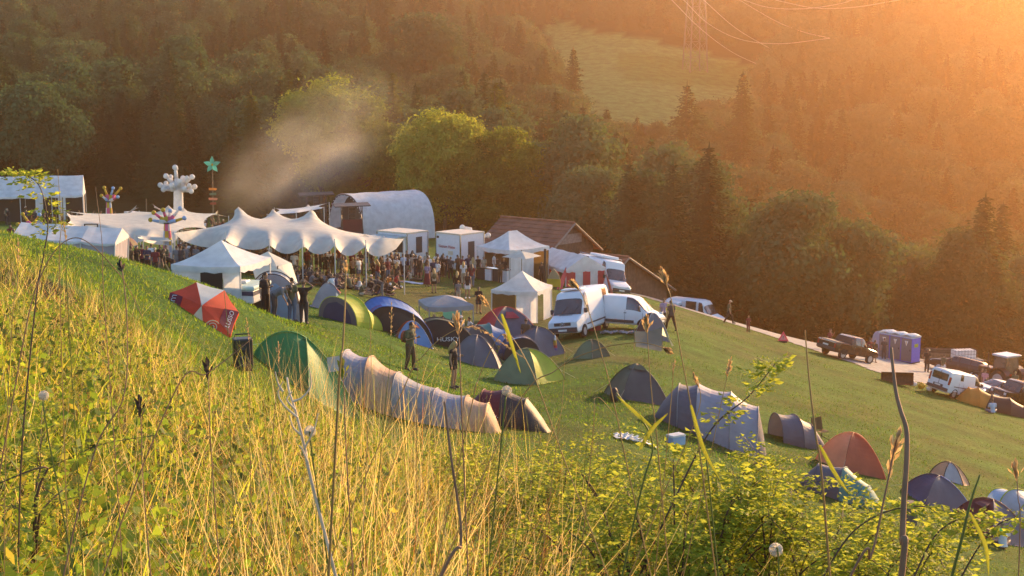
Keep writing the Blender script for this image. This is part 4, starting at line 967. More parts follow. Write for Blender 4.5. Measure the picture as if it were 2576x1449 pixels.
def dome(u, d, a, b, Hh, cols, label, n=4, rz=0, p=1.95, q=1.12, door=None, doorcol=None, name='dome_tent', polecol=None, v=None, rot0=math.pi / 4, cat='tent', vent=None, guys=True, sag=.10, fitw=True, group=None, skirtcol=None):
    """polygonal dome on n arched poles; cols per panel"""
    P = GD(u, d) if v is None else G(u, v, d)
    r = empty(name, P, rz, label, cat, group); K = 12; T = 8
    def C(i, k):
        rho = math.sin(k / K * math.pi / 2) if True else k / K
        an = rot0 + 2 * math.pi * i / n; z = Hh * (1 - rho ** p) ** (1 / q)
        return Vector((a * math.cos(an) * rho, b * math.sin(an) * rho, z))
    def S(i, t, k, off=0):
        v_ = C(i, k).lerp(C(i + 1, k), t); f = math.sin(math.pi * t) * (1 - .75 * (k / K) ** 3) ; s_ = 1 - sag * f + (.16 if n == 4 else .04) * math.sin(math.pi * t) * (k / K) ** 4
        o = Vector((v_.x * s_, v_.y * s_, v_.z - .05 * Hh * f * (k / K > .05) * (1 - k / K))); 
        if off: o = o + Vector((o.x, o.y, .35 * Hh)).normalized() * off
        return o
    used = []; mb = MB()
    for i in range(n):
        c = cols[i % len(cols)]
        if c not in used: used.append(c)
        mb.sheet([[S(i, j / T, k) for j in range(T + 1)] for k in range(K + 1)], used.index(c))
    mb.build('fly', [FAB[c] for c in used], r, smooth=False)
    pm = MB()
    for i in range(n):
        o = MB().tube([C(i, k) * 1.008 + Vector((0, 0, .012)) for k in range(K + 1)], .018, 5); o.build('pole_sleeve', FAB[polecol] if polecol else FAB[cols[i % len(cols)]], r, smooth=True)
    for i in ([door] if isinstance(door, int) else door or []):
        rows = []
        for k in range(3, K + 1):
            w_ = .36 * math.sqrt(max(0, (k - 3) / (K - 3))) + .02
            rows.append([S(i, .5 + w_ * s_, k, .02) for s_ in (-1, -.5, 0, .5, 1)])
        MB().sheet(rows).build('door', FAB[doorcol or 'dark grey'], r)
    if vent is not None:
        rows = [[S(vent, .5 + w_, k, o_) for w_ in (-.22, -.1, 0, .1, .22)] for k, o_ in ((2.4, .03), (3.6, .10), (4.6, .16))]
        MB().sheet(rows).build('vent_hood', FAB[skirtcol or cols[vent % len(cols)]], r, solid=.01)
    if guys:
        for i in range(n):
            e = C(i, K); mb = MB(); mb.tube([C(i, K * .62), Vector((e.x * 1.28, e.y * 1.28, .02))], .005, 3); mb.build('guy_line', m_line, r)
    conform(r); return r
def tunnel(u, d, hoops, cols, label, rz=0, p=2.2, ends=('slope', 'slope'), doors=(), name='tunnel_tent', cat='tent', polecol=None, windows=(), endcols=(None, None), sag=.05, group=None, v=None):
    """fabric over hoops (x, width, height) along local X"""
    P = GD(u, d) if v is None else G(u, v, d)
    r = empty(name, P, rz, label, cat, group); N_ = 18
    def ring(x, w_, h, yo=0):
        o = []
        for k in range(N_ + 1):
            th = math.pi * k / N_; c = math.cos(th); s_ = math.sin(th)
            o.append(Vector((x, yo + w_ / 2 * math.copysign(abs(c) ** (2 / p), c), h * abs(s_) ** (2 / p))))
        return o
    used = []; mb = MB()
    def midx(c):
        if c not in used: used.append(c)
        return used.index(c)
    R_ = [ring(*h) for h in hoops]
    def surf(i, t, k):
        a_, b_ = R_[i][k], R_[i + 1][k]; f = math.sin(math.pi * t) * sag
        q = a_.lerp(b_, t); return Vector((q.x, q.y * (1 - f * .6), q.z * (1 - f)))
    for i in range(len(R_) - 1): mb.sheet([[surf(i, t / 5, k) for k in range(N_ + 1)] for t in range(6)], midx(cols[i % len(cols)]))
    for e, (i, sg) in enumerate(((0, -1), (len(R_) - 1, 1))):
        if ends[e] == 'open': continue
        h = hoops[i]; ext = {'flat': .04, 'slope': h[2] * .75}.get(ends[e], ends[e] if not isinstance(ends[e], str) else .5)
        x2 = h[0] + sg * ext; rows = [R_[i]]
        for f in (.33, .66, 1.0):
            rows.append([Vector((h[0] + sg * ext * f * (1 - .0 * 1), q.y * (1 - (.55 if ext > .2 else .97) * f ** 1.5), q.z * (1 - f) ** .8 if ext > .2 else q.z * (1 - .97 * f))) for q in R_[i]])
        if ext <= .2: rows = [R_[i], [Vector((x2, q.y * .98, q.z * .98)) for q in R_[i]], [Vector((x2, q.y * .5, q.z * .5)) for q in R_[i]], [Vector((x2, 0, 0)) for q in R_[i]]]
        mb.sheet(rows, midx(endcols[e] or cols[0 if e == 0 else -1]))
    mb.build('fly', [FAB[c] for c in used], r)
    for i, h in enumerate(hoops): MB().tube([q * 1.004 + Vector((0, 0, .01)) for q in ring(*h)], .02, 5).build('hoop_sleeve', FAB[polecol or cols[min(i, len(cols) - 1)]], r, smooth=True)
    for (i, t0, t1, k0, k1, c, nm) in windows:
        rows = [[surf(i, t0 + (t1 - t0) * a_ / 4, k0 + b_) + Vector((0, 0, 0)) for b_ in range(k1 - k0 + 1)] for a_ in range(5)]
        rows = [[Vector((q.x, q.y * 1.012, q.z + .008)) for q in rw] for rw in rows]
        MB().sheet(rows).build(nm, FAB[c], r)
    for (e, c, fr) in doors:
        i, sg = ((0, -1), (len(R_) - 1, 1))[e]; h = hoops[i]; ext = .05 if ends[e] in ('flat', 'open') else .5
        rows = []
        for a_ in range(7):
            z = h[2] * fr * (1 - a_ / 6); w_ = h[1] * .36 * (1 - (1 - a_ / 6) ** 2.2) ** .5 + .02; x = h[0] + sg * (ext * (1 - (z / h[2]) ** 1.2) + .06 if ext > .1 else .06)
            rows.append([Vector((x, w_ * s_, z)) for s_ in (-1, -.5, 0, .5, 1)])
        MB().sheet(rows).build('door', FAB[c], r)
    conform(r); return r
def pavilion(P, rz, w_, l_, eave, peak, col, label, ridge=0, val=.24, walls=(), legcol=None, name='pavilion', wallcol=None, overh=.0, wins=(), cat='pavilion', sagk=1.35, r=None, flat=True):
    r = r or empty(name, P, rz, label, cat); hw, hl = w_ / 2, l_ / 2; mb = MB(); K = 8
    for s_, ax in ((1, 0), (-1, 0), (1, 1), (-1, 1)):
        rows = []
        for k in range(K + 1):
            f = k / K; z = eave + (peak - eave) * f ** sagk; x1 = hl * (1 - f) + ridge * f; y1 = hw * (1 - f)
            sg = .10 * math.sin(math.pi * f) * 0
            row = []
            for j in range(9):
                t = -1 + 2 * j / 8; b_ = -.04 * (1 - t * t) * (1 - f) * 1.5
                row.append(Vector((x1 * t, s_ * y1, z + b_)) if ax == 0 else Vector((s_ * x1, y1 * t, z + b_)))
            rows.append(row)
        top = [[Vector((q.x * 1.004, q.y * 1.004, q.z - val + (.03 * math.cos(j * math.pi * 1)))) for j, q in enumerate(rows[0])]]
        mb.sheet(top + rows)
    mb.build('roof', FAB[col], r)
    for sx in (-1, 1):
        for sy in (-1, 1): MB().box(sx * hl * .975 - .025, sx * hl * .975 + .025, sy * hw * .975 - .025, sy * hw * .975 + .025, -.3, eave).build('leg', legcol or m_wpole, r)
    for (sd, a_, b_, c, z0, z1) in walls:      # side 0..3, from-to fraction
        rows = []
        for k in range(5):
            z = z0 + (z1 - z0) * k / 4; row = []
            for j in range(13):
                t = -1 + 2 * (a_ + (b_ - a_) * j / 12); rp = .03 * math.sin(j * 2.1 + sd) * (1 - k / 4)
                row.append([Vector((hl * t, -hw * .96 + rp, z)), Vector((hl * .96 + rp, hw * t, z)), Vector((-hl * t, hw * .96 + rp, z)), Vector((-hl * .96 + rp, -hw * t, z))][sd])
            rows.append(row)
        MB().sheet(rows).build('side_wall', FAB[c], r)
    for (sd, a_, b_, z0, z1, m) in wins:
        f = MB(); q = lambda t, z, o: [Vector((hl * t, -hw * .96 - o, z)), Vector((hl * .96 + o, hw * t, z)), Vector((-hl * t, hw * .96 + o, z)), Vector((-hl * .96 - o, -hw * t, z))][sd]
        t0, t1 = -1 + 2 * a_, -1 + 2 * b_; f.sheet([[q(t0, z0, .05), q(t1, z0, .05)], [q(t0, z1, .05), q(t1, z1, .05)]]); f.build('window', m, r)
    return r
def marquee(P, rz, L_, W_, eave, ridge, col, label, name='marquee', walls=(), bays=3, cat='marquee', scal=.18, stripes=None):
    """gable roof along local X, scalloped valance"""
    r = empty(name, P, rz, label, cat); mb = MB(); hw = W_ / 2; n = bays * 4
    for s_ in (1, -1):
        rows = []
        for k in range(5):
            f = k / 4; row = []
            for j in range(n + 1):
                x = -L_ / 2 + L_ * j / n; sg = -.07 * math.sin(math.pi * ((j % 4) / 4)) * (1 if k < 4 else .6)
                row.append(Vector((x, s_ * hw * (1 - f), eave + (ridge - eave) * f + sg)))
            rows.append(row)
        m_ = n * 3; val = []
        for j in range(n + 1): q = rows[0][j]; val.append(Vector((q.x, q.y * 1.003, q.z - scal - .05 * (j % 2))))
        mb.sheet([val] + rows)
    for s_ in (1, -1):
        x = s_ * L_ / 2; mb.add([(x, -hw, eave), (x, hw, eave), (x, 0, ridge)], [(0, 1, 2)])
        row0 = []; row1 = []
        for j in range(13): y = -hw + W_ * j / 12; row0.append(Vector((x * 1.003, y, eave - scal - .06 * (j % 2)))); row1.append(Vector((x * 1.003, y, eave + .02)))
        mb.sheet([row0, row1])
    mb.build('roof', FAB[col], r)
    for i in range(bays + 1):
        for s_ in (1, -1): MB().tube([(-L_ / 2 + L_ * i / bays, s_ * hw * .98, -.4), (-L_ / 2 + L_ * i / bays, s_ * hw * .98, eave)], .04, 6).build('pole', m_wpole, r)
    for (sd, a_, b_, c) in walls:
        z0, z1 = -.3, eave - .02; nseg = 16; rows = []
        for z in (z0, (z0 + z1) / 2, z1):
            row = []
            for j in range(nseg + 1):
                t = -1 + 2 * (a_ + (b_ - a_) * j / nseg); rp = .015 * math.sin(j * 1.9)
                row.append([Vector((L_ / 2 * t, -hw * .97 + rp, z)), Vector((L_ / 2 * .99 + rp, hw * t, z)), Vector((-L_ / 2 * t, hw * .97 + rp, z)), Vector((-L_ / 2 * .99 + rp, -hw * t, z))][sd])
            rows.append(row)
        cs = c if isinstance(c, tuple) else (c,)
        w2 = MB(); w2.sheet(rows); w2.m = [((k % nseg) * 5 // nseg) % len(cs) for k in range(len(w2.f))]; w2.build('side_wall', [FAB[q] for q in cs], r)
    return r
def membrane(name, corners, n, m, anchors, peaks, col, label, it=500, scallop=.55, pole_d=0, cat='stretch tent', polem=None):
    """stretched cloth: corners FL,FR,BR,BL (world), anchors [(side, t, point)], peaks [point]; relaxed to a taut surface"""
    FL, FR, BR, BL = [np.array(tuple(c)) for c in corners]
    s = np.linspace(0, 1, n)[:, None, None]; t = np.linspace(0, 1, m)[None, :, None]
    X = (FL * (1 - s) + FR * s) * (1 - t) + (BL * (1 - s) + BR * s) * t
    fix = np.zeros((n, m), bool); B_ = []
    for (i, j, c) in ((0, 0, FL), (n - 1, 0, FR), (n - 1, m - 1, BR), (0, m - 1, BL)): fix[i, j] = True; X[i, j] = c
    pts = [Vector(c) for c in corners]
    for (sd, t_, p_) in anchors:
        i, j = [(round(t_ * (n - 1)), 0), (n - 1, round(t_ * (m - 1))), (round(t_ * (n - 1)), m - 1), (0, round(t_ * (m - 1)))][sd]; fix[i, j] = True; X[i, j] = tuple(p_); pts.append(Vector(p_))
    for p_ in peaks:
        q = np.array(tuple(p_)); dd = np.hypot(X[..., 0] - q[0], X[..., 1] - q[1]); dd[0, :] = dd[-1, :] = 9e9; dd[:, 0] = dd[:, -1] = 9e9; dd[fix] = 9e9
        i, j = np.unravel_index(dd.argmin(), dd.shape); fix[i, j] = True; X[i, j] = q
        for (a_, b_) in ((1, 0), (-1, 0), (0, 1), (0, -1)):
            if 0 < i + a_ < n - 1 and 0 < j + b_ < m - 1:
                fix[i + a_, j + b_] = True; e = X[i + a_, j + b_].copy(); dv = e[:2] - q[:2]; dv = dv / (np.linalg.norm(dv) + 1e-9); X[i + a_, j + b_] = (q[0] + dv[0] * .28, q[1] + dv[1] * .28, q[2] - .26)
    Y = X.copy()
    for _ in range(it):
        Z = Y.copy()
        Z[1:-1, 1:-1] = (Y[2:, 1:-1] + Y[:-2, 1:-1] + Y[1:-1, 2:] + Y[1:-1, :-2]) / 4
        k = scallop
        Z[1:-1, 0] = (Y[2:, 0] + Y[:-2, 0]) * (1 - k / 3) / 2 + Y[1:-1, 1] * k / 3; Z[1:-1, -1] = (Y[2:, -1] + Y[:-2, -1]) * (1 - k / 3) / 2 + Y[1:-1, -2] * k / 3
        Z[0, 1:-1] = (Y[0, 2:] + Y[0, :-2]) * (1 - k / 3) / 2 + Y[1, 1:-1] * k / 3; Z[-1, 1:-1] = (Y[-1, 2:] + Y[-1, :-2]) * (1 - k / 3) / 2 + Y[-2, 1:-1] * k / 3
        Z[fix] = X[fix]; Y = Z
    return Y, pts
def membrane_tent(name, corners, n, m, anchors, peaks, col, label, cat='stretch tent', it=500, scallop=.6, polem=None, droop=0, poles=True, inner=True):
    Y, pts = membrane(name, corners, n, m, anchors, peaks, col, label, it, scallop)
    if droop:
        for sd in (0,):       # the free edge hangs between its poles
            fx = sorted([0, 1] + [a[1] for a in anchors if a[0] == sd])
            for i in range(n):
                t = i / (n - 1); lo = max(f for f in fx if f <= t + 1e-6); hi = min([f for f in fx if f > t + 1e-6] or [1])
                if hi > lo:
                    w_ = math.sin(math.pi * (t - lo) / (hi - lo)) ** .5
                    for j in range(5): Y[i, j, 2] -= droop * w_ * (1 - j / 5) ** 1.5
    c = Y.reshape(-1, 3); g0 = Vector((float(c[:, 0].mean()), float(c[:, 1].mean()), 0)); g0.z = H(g0.x, g0.y)
    r = empty(name, g0, 0, label, cat); V = c - np.array(tuple(g0)); ii = np.arange(n * m).reshape(n, m)
    f = np.stack([ii[:-1, :-1], ii[1:, :-1], ii[1:, 1:], ii[:-1, 1:]], -1).reshape(-1, 4)
    mk_np('canopy', V, f, FAB[col], r, smooth=True)
    if poles:
        for p_ in list(pts):
            MB().tube([Vector((p_.x, p_.y, H(p_.x, p_.y) - .1)) - g0, p_ + Vector((0, 0, .08)) - g0], .035, 6).build('pole', polem or m_wpole, r)
        if inner:
            for p_ in peaks: p_ = Vector(p_); MB().tube([Vector((p_.x, p_.y, H(p_.x, p_.y) - .1)) - g0, p_ - Vector((0, 0, .05)) - g0], .05, 6).build('centre_pole', m_wood, r)
    return r
# ---------------------------------------------------------------- vehicles
m_white = mat('white_paint', (.72, .74, .78), .28, var=.04, scale=2); m_blackp = mat('black_paint', (.012, .010, .010), .22, .1, var=.1); m_brownp = mat('dark_brown_paint', (.035, .016, .012), .25, .1, var=.1)
m_glass = mat('vehicle_glass', (.035, .04, .045), .06, var=.5, scale=1.2, spec=1.0); m_tyre = mat('tyre_rubber', (.018, .018, .018), .9, var=.2); m_rim = mat('steel_rim', (.42, .43, .45), .4, .6); m_chrome = mat('chrome', (.6, .6, .6), .2, 1)
m_lamp = mat('headlamp_glass', (.55, .57, .58), .1, var=.05); m_tail = mat('tail_lamp_red', (.35, .02, .015), .25); m_plate = mat('number_plate', (.7, .7, .66), .5); m_bump = mat('bumper_plastic', (.04, .042, .045), .6)
class Body:
    """lofted vehicle body; stations (x, zb, zbelt, zroof, half width, half roof width); front at +x"""
    def __init__(s, st): s.st = st
    def sec(s, x):
        st = s.st; x = max(st[0][0], min(st[-1][0], x)); i = 0
        while i < len(st) - 2 and st[i + 1][0] < x: i += 1
        a, b = st[i], st[i + 1]; t = (x - a[0]) / (b[0] - a[0] + 1e-9); return [a[k] + (b[k] - a[k]) * t for k in range(6)]
    def ring(s, x):
        _, zb, zl, zr, w_, wr = s.sec(x); h = zr - zl
        return [(0, zb), (w_ * .9, zb), (w_ * .985, zb + .10), (w_, zb + .55 * (zl - zb)), (w_ * .985, zl), (wr + (w_ * .985 - wr) * .22, zr - .22 * h), (wr * .965, zr - .07 * h), (wr * .8, zr - .015 * h), (0, zr)]
    def at(s, x, q, sd=1):
        R_ = s.ring(x); q = max(0, min(8, q)); i = min(int(q), 7); t = q - i
        return Vector((x, sd * (R_[i][0] + (R_[i + 1][0] - R_[i][0]) * t), R_[i][1] + (R_[i + 1][1] - R_[i][1]) * t))
    def build(s, m, r, nose=.0):
        mb = MB(); xs = []
        for i in range(len(s.st) - 1):
            a, b = s.st[i][0], s.st[i + 1][0]; k = max(1, int((b - a) / .25)); xs += [a + (b - a) * j / k for j in range(k)]
        xs.append(s.st[-1][0]); rows = []
        for x in xs:
            R_ = s.ring(x); rows.append([Vector((x, y, z)) for y, z in R_] + [Vector((x, -y, z)) for y, z in R_[-2:0:-1]])
        mb.sheet(rows, close_u=True); n = len(rows[0]); mb.add(rows[0], [tuple(range(n))]); mb.add(rows[-1], [tuple(range(n - 1, -1, -1))])
        o = mb.build('body', m, r, smooth=True); md = o.modifiers.new('edge', 'EDGE_SPLIT'); md.split_angle = R(32); return o
    def panel(s, name, m, r, x0, x1, q0, q1, sd=None, off=.012, nx=6, nq=4, slant0=0, slant1=0):
        """patch lying on the body; sd None = across the top"""
        rows = []
        for i in range(nx + 1):
            row = []
            if sd is None:
                for j in range(2 * nq + 1):
                    t = -1 + j / nq; x = x0 + (x1 - x0) * i / nx; p_ = s.at(x, 8 - abs(t) * (8 - q0), 1 if t >= 0 else -1); row.append(p_)
            else:
                for j in range(nq + 1):
                    f = j / nq; xa = x0 + slant0 * f; xb = x1 + slant1 * f; p_ = s.at(xa + (xb - xa) * i / nx, q0 + (q1 - q0) * f, sd); row.append(p_)
            rows.append(row)
        out = []
        for i, rw in enumerate(rows):
            o = []
            for j, p_ in enumerate(rw):
                a = rows[min(i + 1, nx)][j] - rows[max(i - 1, 0)][j]; b = rw[min(j + 1, len(rw) - 1)] - rw[max(j - 1, 0)]; nn = a.cross(b)
                nn = nn.normalized() if nn.length > 1e-9 else Vector((0, 0, 1)); ctr = Vector((p_.x * .6, 0, 1.0))
                if nn.dot(p_ - ctr) < 0: nn = -nn
                o.append(p_ + nn * off)
            out.append(o)
        return MB().sheet(out).build(name, m, r, smooth=True)
def wheel(r, x, y, rad, w_=.2):
    sd = 1 if y > 0 else -1; e = bpy.data.objects.new('wheel', None); COL.objects.link(e); e.parent = r; e.location = (x, y, rad); e.empty_display_size = .1
    M = Matrix.Rotation(R(90) * -sd, 4, 'X')
    MB().lathe([(rad * .62, -w_ / 2), (rad * .93, -w_ / 2), (rad, -w_ * .3), (rad, w_ * .3), (rad * .93, w_ / 2), (rad * .62, w_ / 2)], 22, M=M).build('tyre', m_tyre, e, smooth=False)
    MB().lathe([(rad * .10, w_ * .36), (rad * .2, w_ * .42), (rad * .3, w_ * .36), (rad * .55, w_ * .40), (rad * .63, w_ * .52)], 22, M=M).build('rim', m_rim, e)
def arch(r, B, x, rad, sd):
    n = 12; c = rad; rows = []
    for k in (0, 1):
        rows.append([Vector((x + math.cos(math.pi * j / n) * (rad * 1.16 if k else .05), 0, c + math.sin(math.pi * j / n) * (rad * 1.18 if k else .02))) for j in range(n + 1)])
    for rw in rows:
        for p_ in rw:
            R_ = B.ring(p_.x); z = p_.z; y = R_[3][0]
            for i in range(1, 5):
                if R_[i][1] <= z <= R_[i + 1][1] and R_[i + 1][1] > R_[i][1]: t = (z - R_[i][1]) / (R_[i + 1][1] - R_[i][1]); y = R_[i][0] + (R_[i + 1][0] - R_[i][0]) * t; break
            p_.y = sd * (y + .012)
    MB().sheet(rows).build('wheel_arch', m_tyre, r)
def slope_rot(P, rz, L_=3.5, W_=1.6):
    """rotation that lays a vehicle on the slope"""
    fx = Vector((math.cos(rz), math.sin(rz), 0)); fy = Vector((-math.sin(rz), math.cos(rz), 0))
    hx = (H(P.x + fx.x * L_ / 2, P.y + fx.y * L_ / 2) - H(P.x - fx.x * L_ / 2, P.y - fx.y * L_ / 2)) / L_
    hy = (H(P.x + fy.x * W_ / 2, P.y + fy.y * W_ / 2) - H(P.x - fy.x * W_ / 2, P.y - fy.y * W_ / 2)) / W_
    X = (fx + Vector((0, 0, hx))).normalized(); Yv = (fy + Vector((0, 0, hy))).normalized(); Zv = X.cross(Yv).normalized(); Yv = Zv.cross(X)
    return Matrix((X, Yv, Zv)).transposed().to_euler()
def vehicle(kind, P, rz, st, paint, label, wheels, rad, wind, side, rear=None, cat='van', lights=None, grille=None, mirror=None, bump=True, tilt=1.0, tail=None, extra=None, glassm=None):
    r = empty(kind, P, rz, label, cat); 
    if tilt:
        e = slope_rot(P, rz); r.rotation_euler = e
    B = Body(st); B.build(paint, r); gm = glassm or m_glass; x0, x1 = st[0][0], st[-1][0]; w_ = max(q[4] for q in st)
    if wind: B.panel('windscreen', gm, r, wind[0], wind[1], wind[2], 8, None, .015)
    for (a, b, q0, q1, s0, s1) in side:
        for sd in (1, -1): B.panel('side_window', gm, r, a, b, q0, q1, sd, .014, slant0=s0, slant1=s1)
    for (a, b, q0, q1, s0, s1) in side:
        for sd in (1, -1):
            for xs_ in (a - .06, b + .10): B.panel('door_seam', m_bump, r, xs_, xs_ + .018, 1.3, 4.1, sd, .008, nx=1, nq=8)
    if wind:
        for y_ in (-.35, .3): p_ = B.at(wind[1] - .02, 8); MB().tube([(p_.x + .03, y_, p_.z + .03), (p_.x - .22, y_ + .38, B.at(wind[1] - .24, 7.4).z + .05)], .012, 4).build('wiper', m_dk, r)
    if rear:
        z0, z1, hw = rear; MB().box(x0 - .015, x0 + .02, -hw, hw, z0, z1).build('rear_window', gm, r, bevel=.01)
    for x in wheels:
        for sd in (1, -1): wheel(r, x, sd * (w_ - .11), rad); arch(r, B, x, rad, sd)
    if bump:
        zb = st[-1][1]; hw = st[-1][4]
        MB().box(x1 - .12, x1 + .07, -hw * .98, hw * .98, zb + .02, zb + .30).build('front_bumper', m_bump, r, bevel=.04)
        hw = st[0][4]; zb = st[0][1]; MB().box(x0 - .07, x0 + .12, -hw * .98, hw * .98, zb + .02, zb + .26).build('rear_bumper', m_bump, r, bevel=.04)
    if lights:
        z0, z1, y0, y1, xx = lights
        for sd in (1, -1): MB().box(xx - .18, xx + .015, min(sd * y0, sd * y1), max(sd * y0, sd * y1), z0, z1).build('headlight', m_lamp, r, bevel=.03)
    if grille: z0, z1, hw, xx = grille; g_ = MB().box(xx - .1, xx + .02, -hw, hw, z0, z1).build('grille', m_bump, r, bevel=.02)
    if tail:
        z0, z1, y0, y1 = tail
        for sd in (1, -1): MB().box(x0 - .02, x0 + .10, min(sd * y0, sd * y1), max(sd * y0, sd * y1), z0, z1).build('tail_light', m_tail, r, bevel=.02)
    if mirror:
        for sd in (1, -1):
            p_ = B.at(mirror[0], 4.2, sd); MB().box(p_.x - .05, p_.x + .06, min(p_.y, p_.y + sd * .2), max(p_.y, p_.y + sd * .2), p_.z + mirror[1], p_.z + mirror[1] + .27).build('mirror', m_bump, r, bevel=.03)
    for xx in (x1 + .075,): MB().box(xx, xx + .01, -.26, .26, st[-1][1] + .10, st[-1][1] + .21).build('number_plate', m_plate, r)
    for xx in (x0 - .085,): MB().box(xx, xx + .01, -.26, .26, st[0][1] + (.45 if cat == 'car' else .3), st[0][1] + (.56 if cat == 'car' else .41)).build('number_plate', m_plate, r)
    for sd in (1, -1):
        for hx in (side[0][0] - .02,) if side else (): p_ = B.at(hx, 3.7, sd); MB().box(p_.x - .10, p_.x + .06, p_.y - .012, p_.y + .012, p_.z - .02, p_.z + .02).build('door_handle', m_bump, r)
    return r, B
# ---------------------------------------------------------------- camping tents
def face_letters(t, m, r, c, hgt, width, yaw=0, tilt=60, name='lettering'):
    """flat lettering at local point c, facing -Y turned by yaw"""
    M = Matrix.Translation(c) @ Matrix.Rotation(yaw, 4, 'Z') @ Matrix.Rotation(R(tilt), 4, 'X'); return text(t, hgt, m, r, M, name, .003, width)
m_print = mat('white_print', (.75, .75, .75), .6)
t = dome(772, 36.6, 1.4, 1.35, 1.36, ['green'], 'large green dome tent half hidden behind the tall grass', rz=.35, n=5, door=None, q=1.15)
MB().sheet([[Vector((.36, -1.0, .62)), Vector((.74, -.86, .62))], [Vector((.36, -.84, .98)), Vector((.72, -.71, .98))]]).build('window', FAB['window'], t)
tunnel(1056, 40.3, [(-2.1, 2.0, 1.25), (-1.4, 2.3, 1.4), (-.62, 2.1, 1.2), (.5, 1.9, 1.0), (1.4, 1.8, .95), (2.0, 1.6, .82)], ['lilac grey', 'beige', 'canopy grey', 'lilac grey', 'beige'], 'long pale tunnel tent of beige and grey sections behind the grass',
       rz=-.12, p=2.5, ends=('flat', .35), windows=[(3, .2, .8, 3, 6, 'window', 'window'), (4, .25, .8, 2, 6, 'amber', 'window'), (1, .3, .6, 1, 5, 'slate', 'door')], sag=.07)
t = tunnel(1262, 43, [(-.55, 1.5, 1.0), (.1, 1.7, 1.15), (.8, 1.5, .95)], ['maroon', 'charcoal'], 'small dark red dome tent at the right end of the long pale tunnel tent', rz=-.2, ends=('slope', 'slope'), endcols=('maroon', 'charcoal'))
face_letters('1093', m_print, t, (-.1, -.80, .45), .16, .4, 0, 62)
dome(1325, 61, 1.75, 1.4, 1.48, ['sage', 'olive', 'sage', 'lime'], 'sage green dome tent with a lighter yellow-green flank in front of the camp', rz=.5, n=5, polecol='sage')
dome(1202, 66, 1.25, 1.2, 1.36, ['slate', 'grey', 'slate', 'grey'], 'plain dark grey dome tent between the lettered tent and the sage green tent', rz=.2, n=6, rot0=.2)
t = tunnel(1122, 71.5, [(-.9, 3.0, 1.32), (.1, 3.0, 1.36), (1.1, 2.4, 1.0)], ['olive', 'dark grey'], 'dark green tunnel tent with white lettering on its front', rz=math.pi / 2 + .15, ends=('flat', 'slope'), endcols=('charcoal', 'dark grey'))
text('HUSKY', .30, m_print, t, Matrix.Translation((-1.06, 0, .50)) @ Matrix.Rotation(R(-90), 4, 'Z') @ Matrix.Rotation(R(90), 4, 'X'), 'lettering', .01, 1.15)
dome(1200, 75, 1.3, 1.2, 1.15, ['dark grey', 'grey'], 'dark grey dome tent with a bright green vent', rz=.3, n=4, vent=3, skirtcol='lime')
dome(1042, 67.5, 1.15, 1.0, 1.0, ['pale blue', 'rust', 'pale blue', 'pale blue'], 'small pale blue dome tent with a rust-red top panel', rz=.15, n=4, vent=2, skirtcol='rust')
tunnel(990, 70, [(-1.35, 3.3, 1.35), (-.2, 3.6, 1.7), (1.2, 2.8, 1.1)], ['blue', 'dark grey'], 'large blue and black tent with a wide dark front', rz=math.pi / 2 + .35, ends=('flat', 'slope'), endcols=('black', 'dark grey'), doors=((0, 'charcoal', .85),), windows=[(0, .05, .35, 1, 6, 'purple', 'side_panel')])
tunnel(886, 67.5, [(-1.1, 2.3, 1.12), (-.1, 2.5, 1.35), (1.2, 1.8, .7)], ['lime', 'lime'], 'bright lime yellow tunnel tent with a dark blue front on the edge of the bank', rz=math.pi / 2 - .55, ends=('flat', 'slope'), endcols=('slate', 'lime'), doors=((0, 'navy', .8),), polecol='lime')
dome(830, 74, 1.3, 1.1, 1.38, ['lilac grey', 'lilac grey', 'canopy grey', 'slate'], 'pale lilac grey dome tent with a small red vent left of the lime tent', rz=.1, n=4, vent=3, skirtcol='red', q=1.0)
tunnel(695, 59, [(-.8, 2.1, 1.85), (0, 2.4, 2.0), (.9, 2.1, 1.55)], ['silver', 'silver'], 'tall silver grey awning tent with dark arched seams behind the four standing people', rz=math.pi / 2 + .15, ends=('flat', 'slope'), endcols=('lilac grey', 'grey'), polecol='charcoal', doors=((0, 'sky', .8),))
tunnel(640, 57.5, [(-.7, 1.5, 1.35), (.6, 1.5, 1.3)], ['charcoal'], 'low dark mesh awning between the folding caravan and the silver tent', rz=.2, ends=('flat', 'flat'), endcols=('dark grey', 'charcoal'))
for i, (u, d, h) in enumerate([(533, 57.5, 1.25), (552, 57, 1.3)]): tunnel(u, d, [(-.25, .8, h), (.0, .9, h + .06), (.25, .7, h - .1)], ['charcoal', 'grey'], ['left of two small mesh pop-up shelters in front of the white pavilion', 'right of two small mesh pop-up shelters, next to the folding caravan'][i], rz=math.pi / 2 + .6 * i, ends=('open', 'open'), polecol='slate', name='popup_shelter')
dome(1274, 80, 2.3, 1.9, 1.95, ['slate', 'red', 'slate', 'red'], 'high dome tent, half slate and half red, before the small white pavilion', rz=.45, n=4, vent=2, skirtcol='red', q=1.05)
tunnel(1222, 78, [(-.8, 1.6, .9), (.2, 1.9, 1.1), (1.0, 1.6, .8)], ['teal', 'pale blue'], 'low teal and pale blue tent left of the slate and red dome', rz=.25, endcols=('teal', 'pale blue'))
dome(1338, 77, .95, .9, 1.15, ['charcoal', 'dark grey'], 'small dark mesh dome right of the slate and red dome', rz=.2, n=6)
tunnel(1305, 70.5, [(-.8, 1.9, 1.15), (.1, 2.0, 1.25), (1.0, 1.6, .8)], ['navy', 'slate'], 'dark tent with a bright blue brow behind the sage green tent', rz=math.pi / 2 + .2, ends=('flat', 'slope'), endcols=('charcoal', 'slate'), windows=[(0, 0, .5, 6, 12, 'sky', 'brow')])
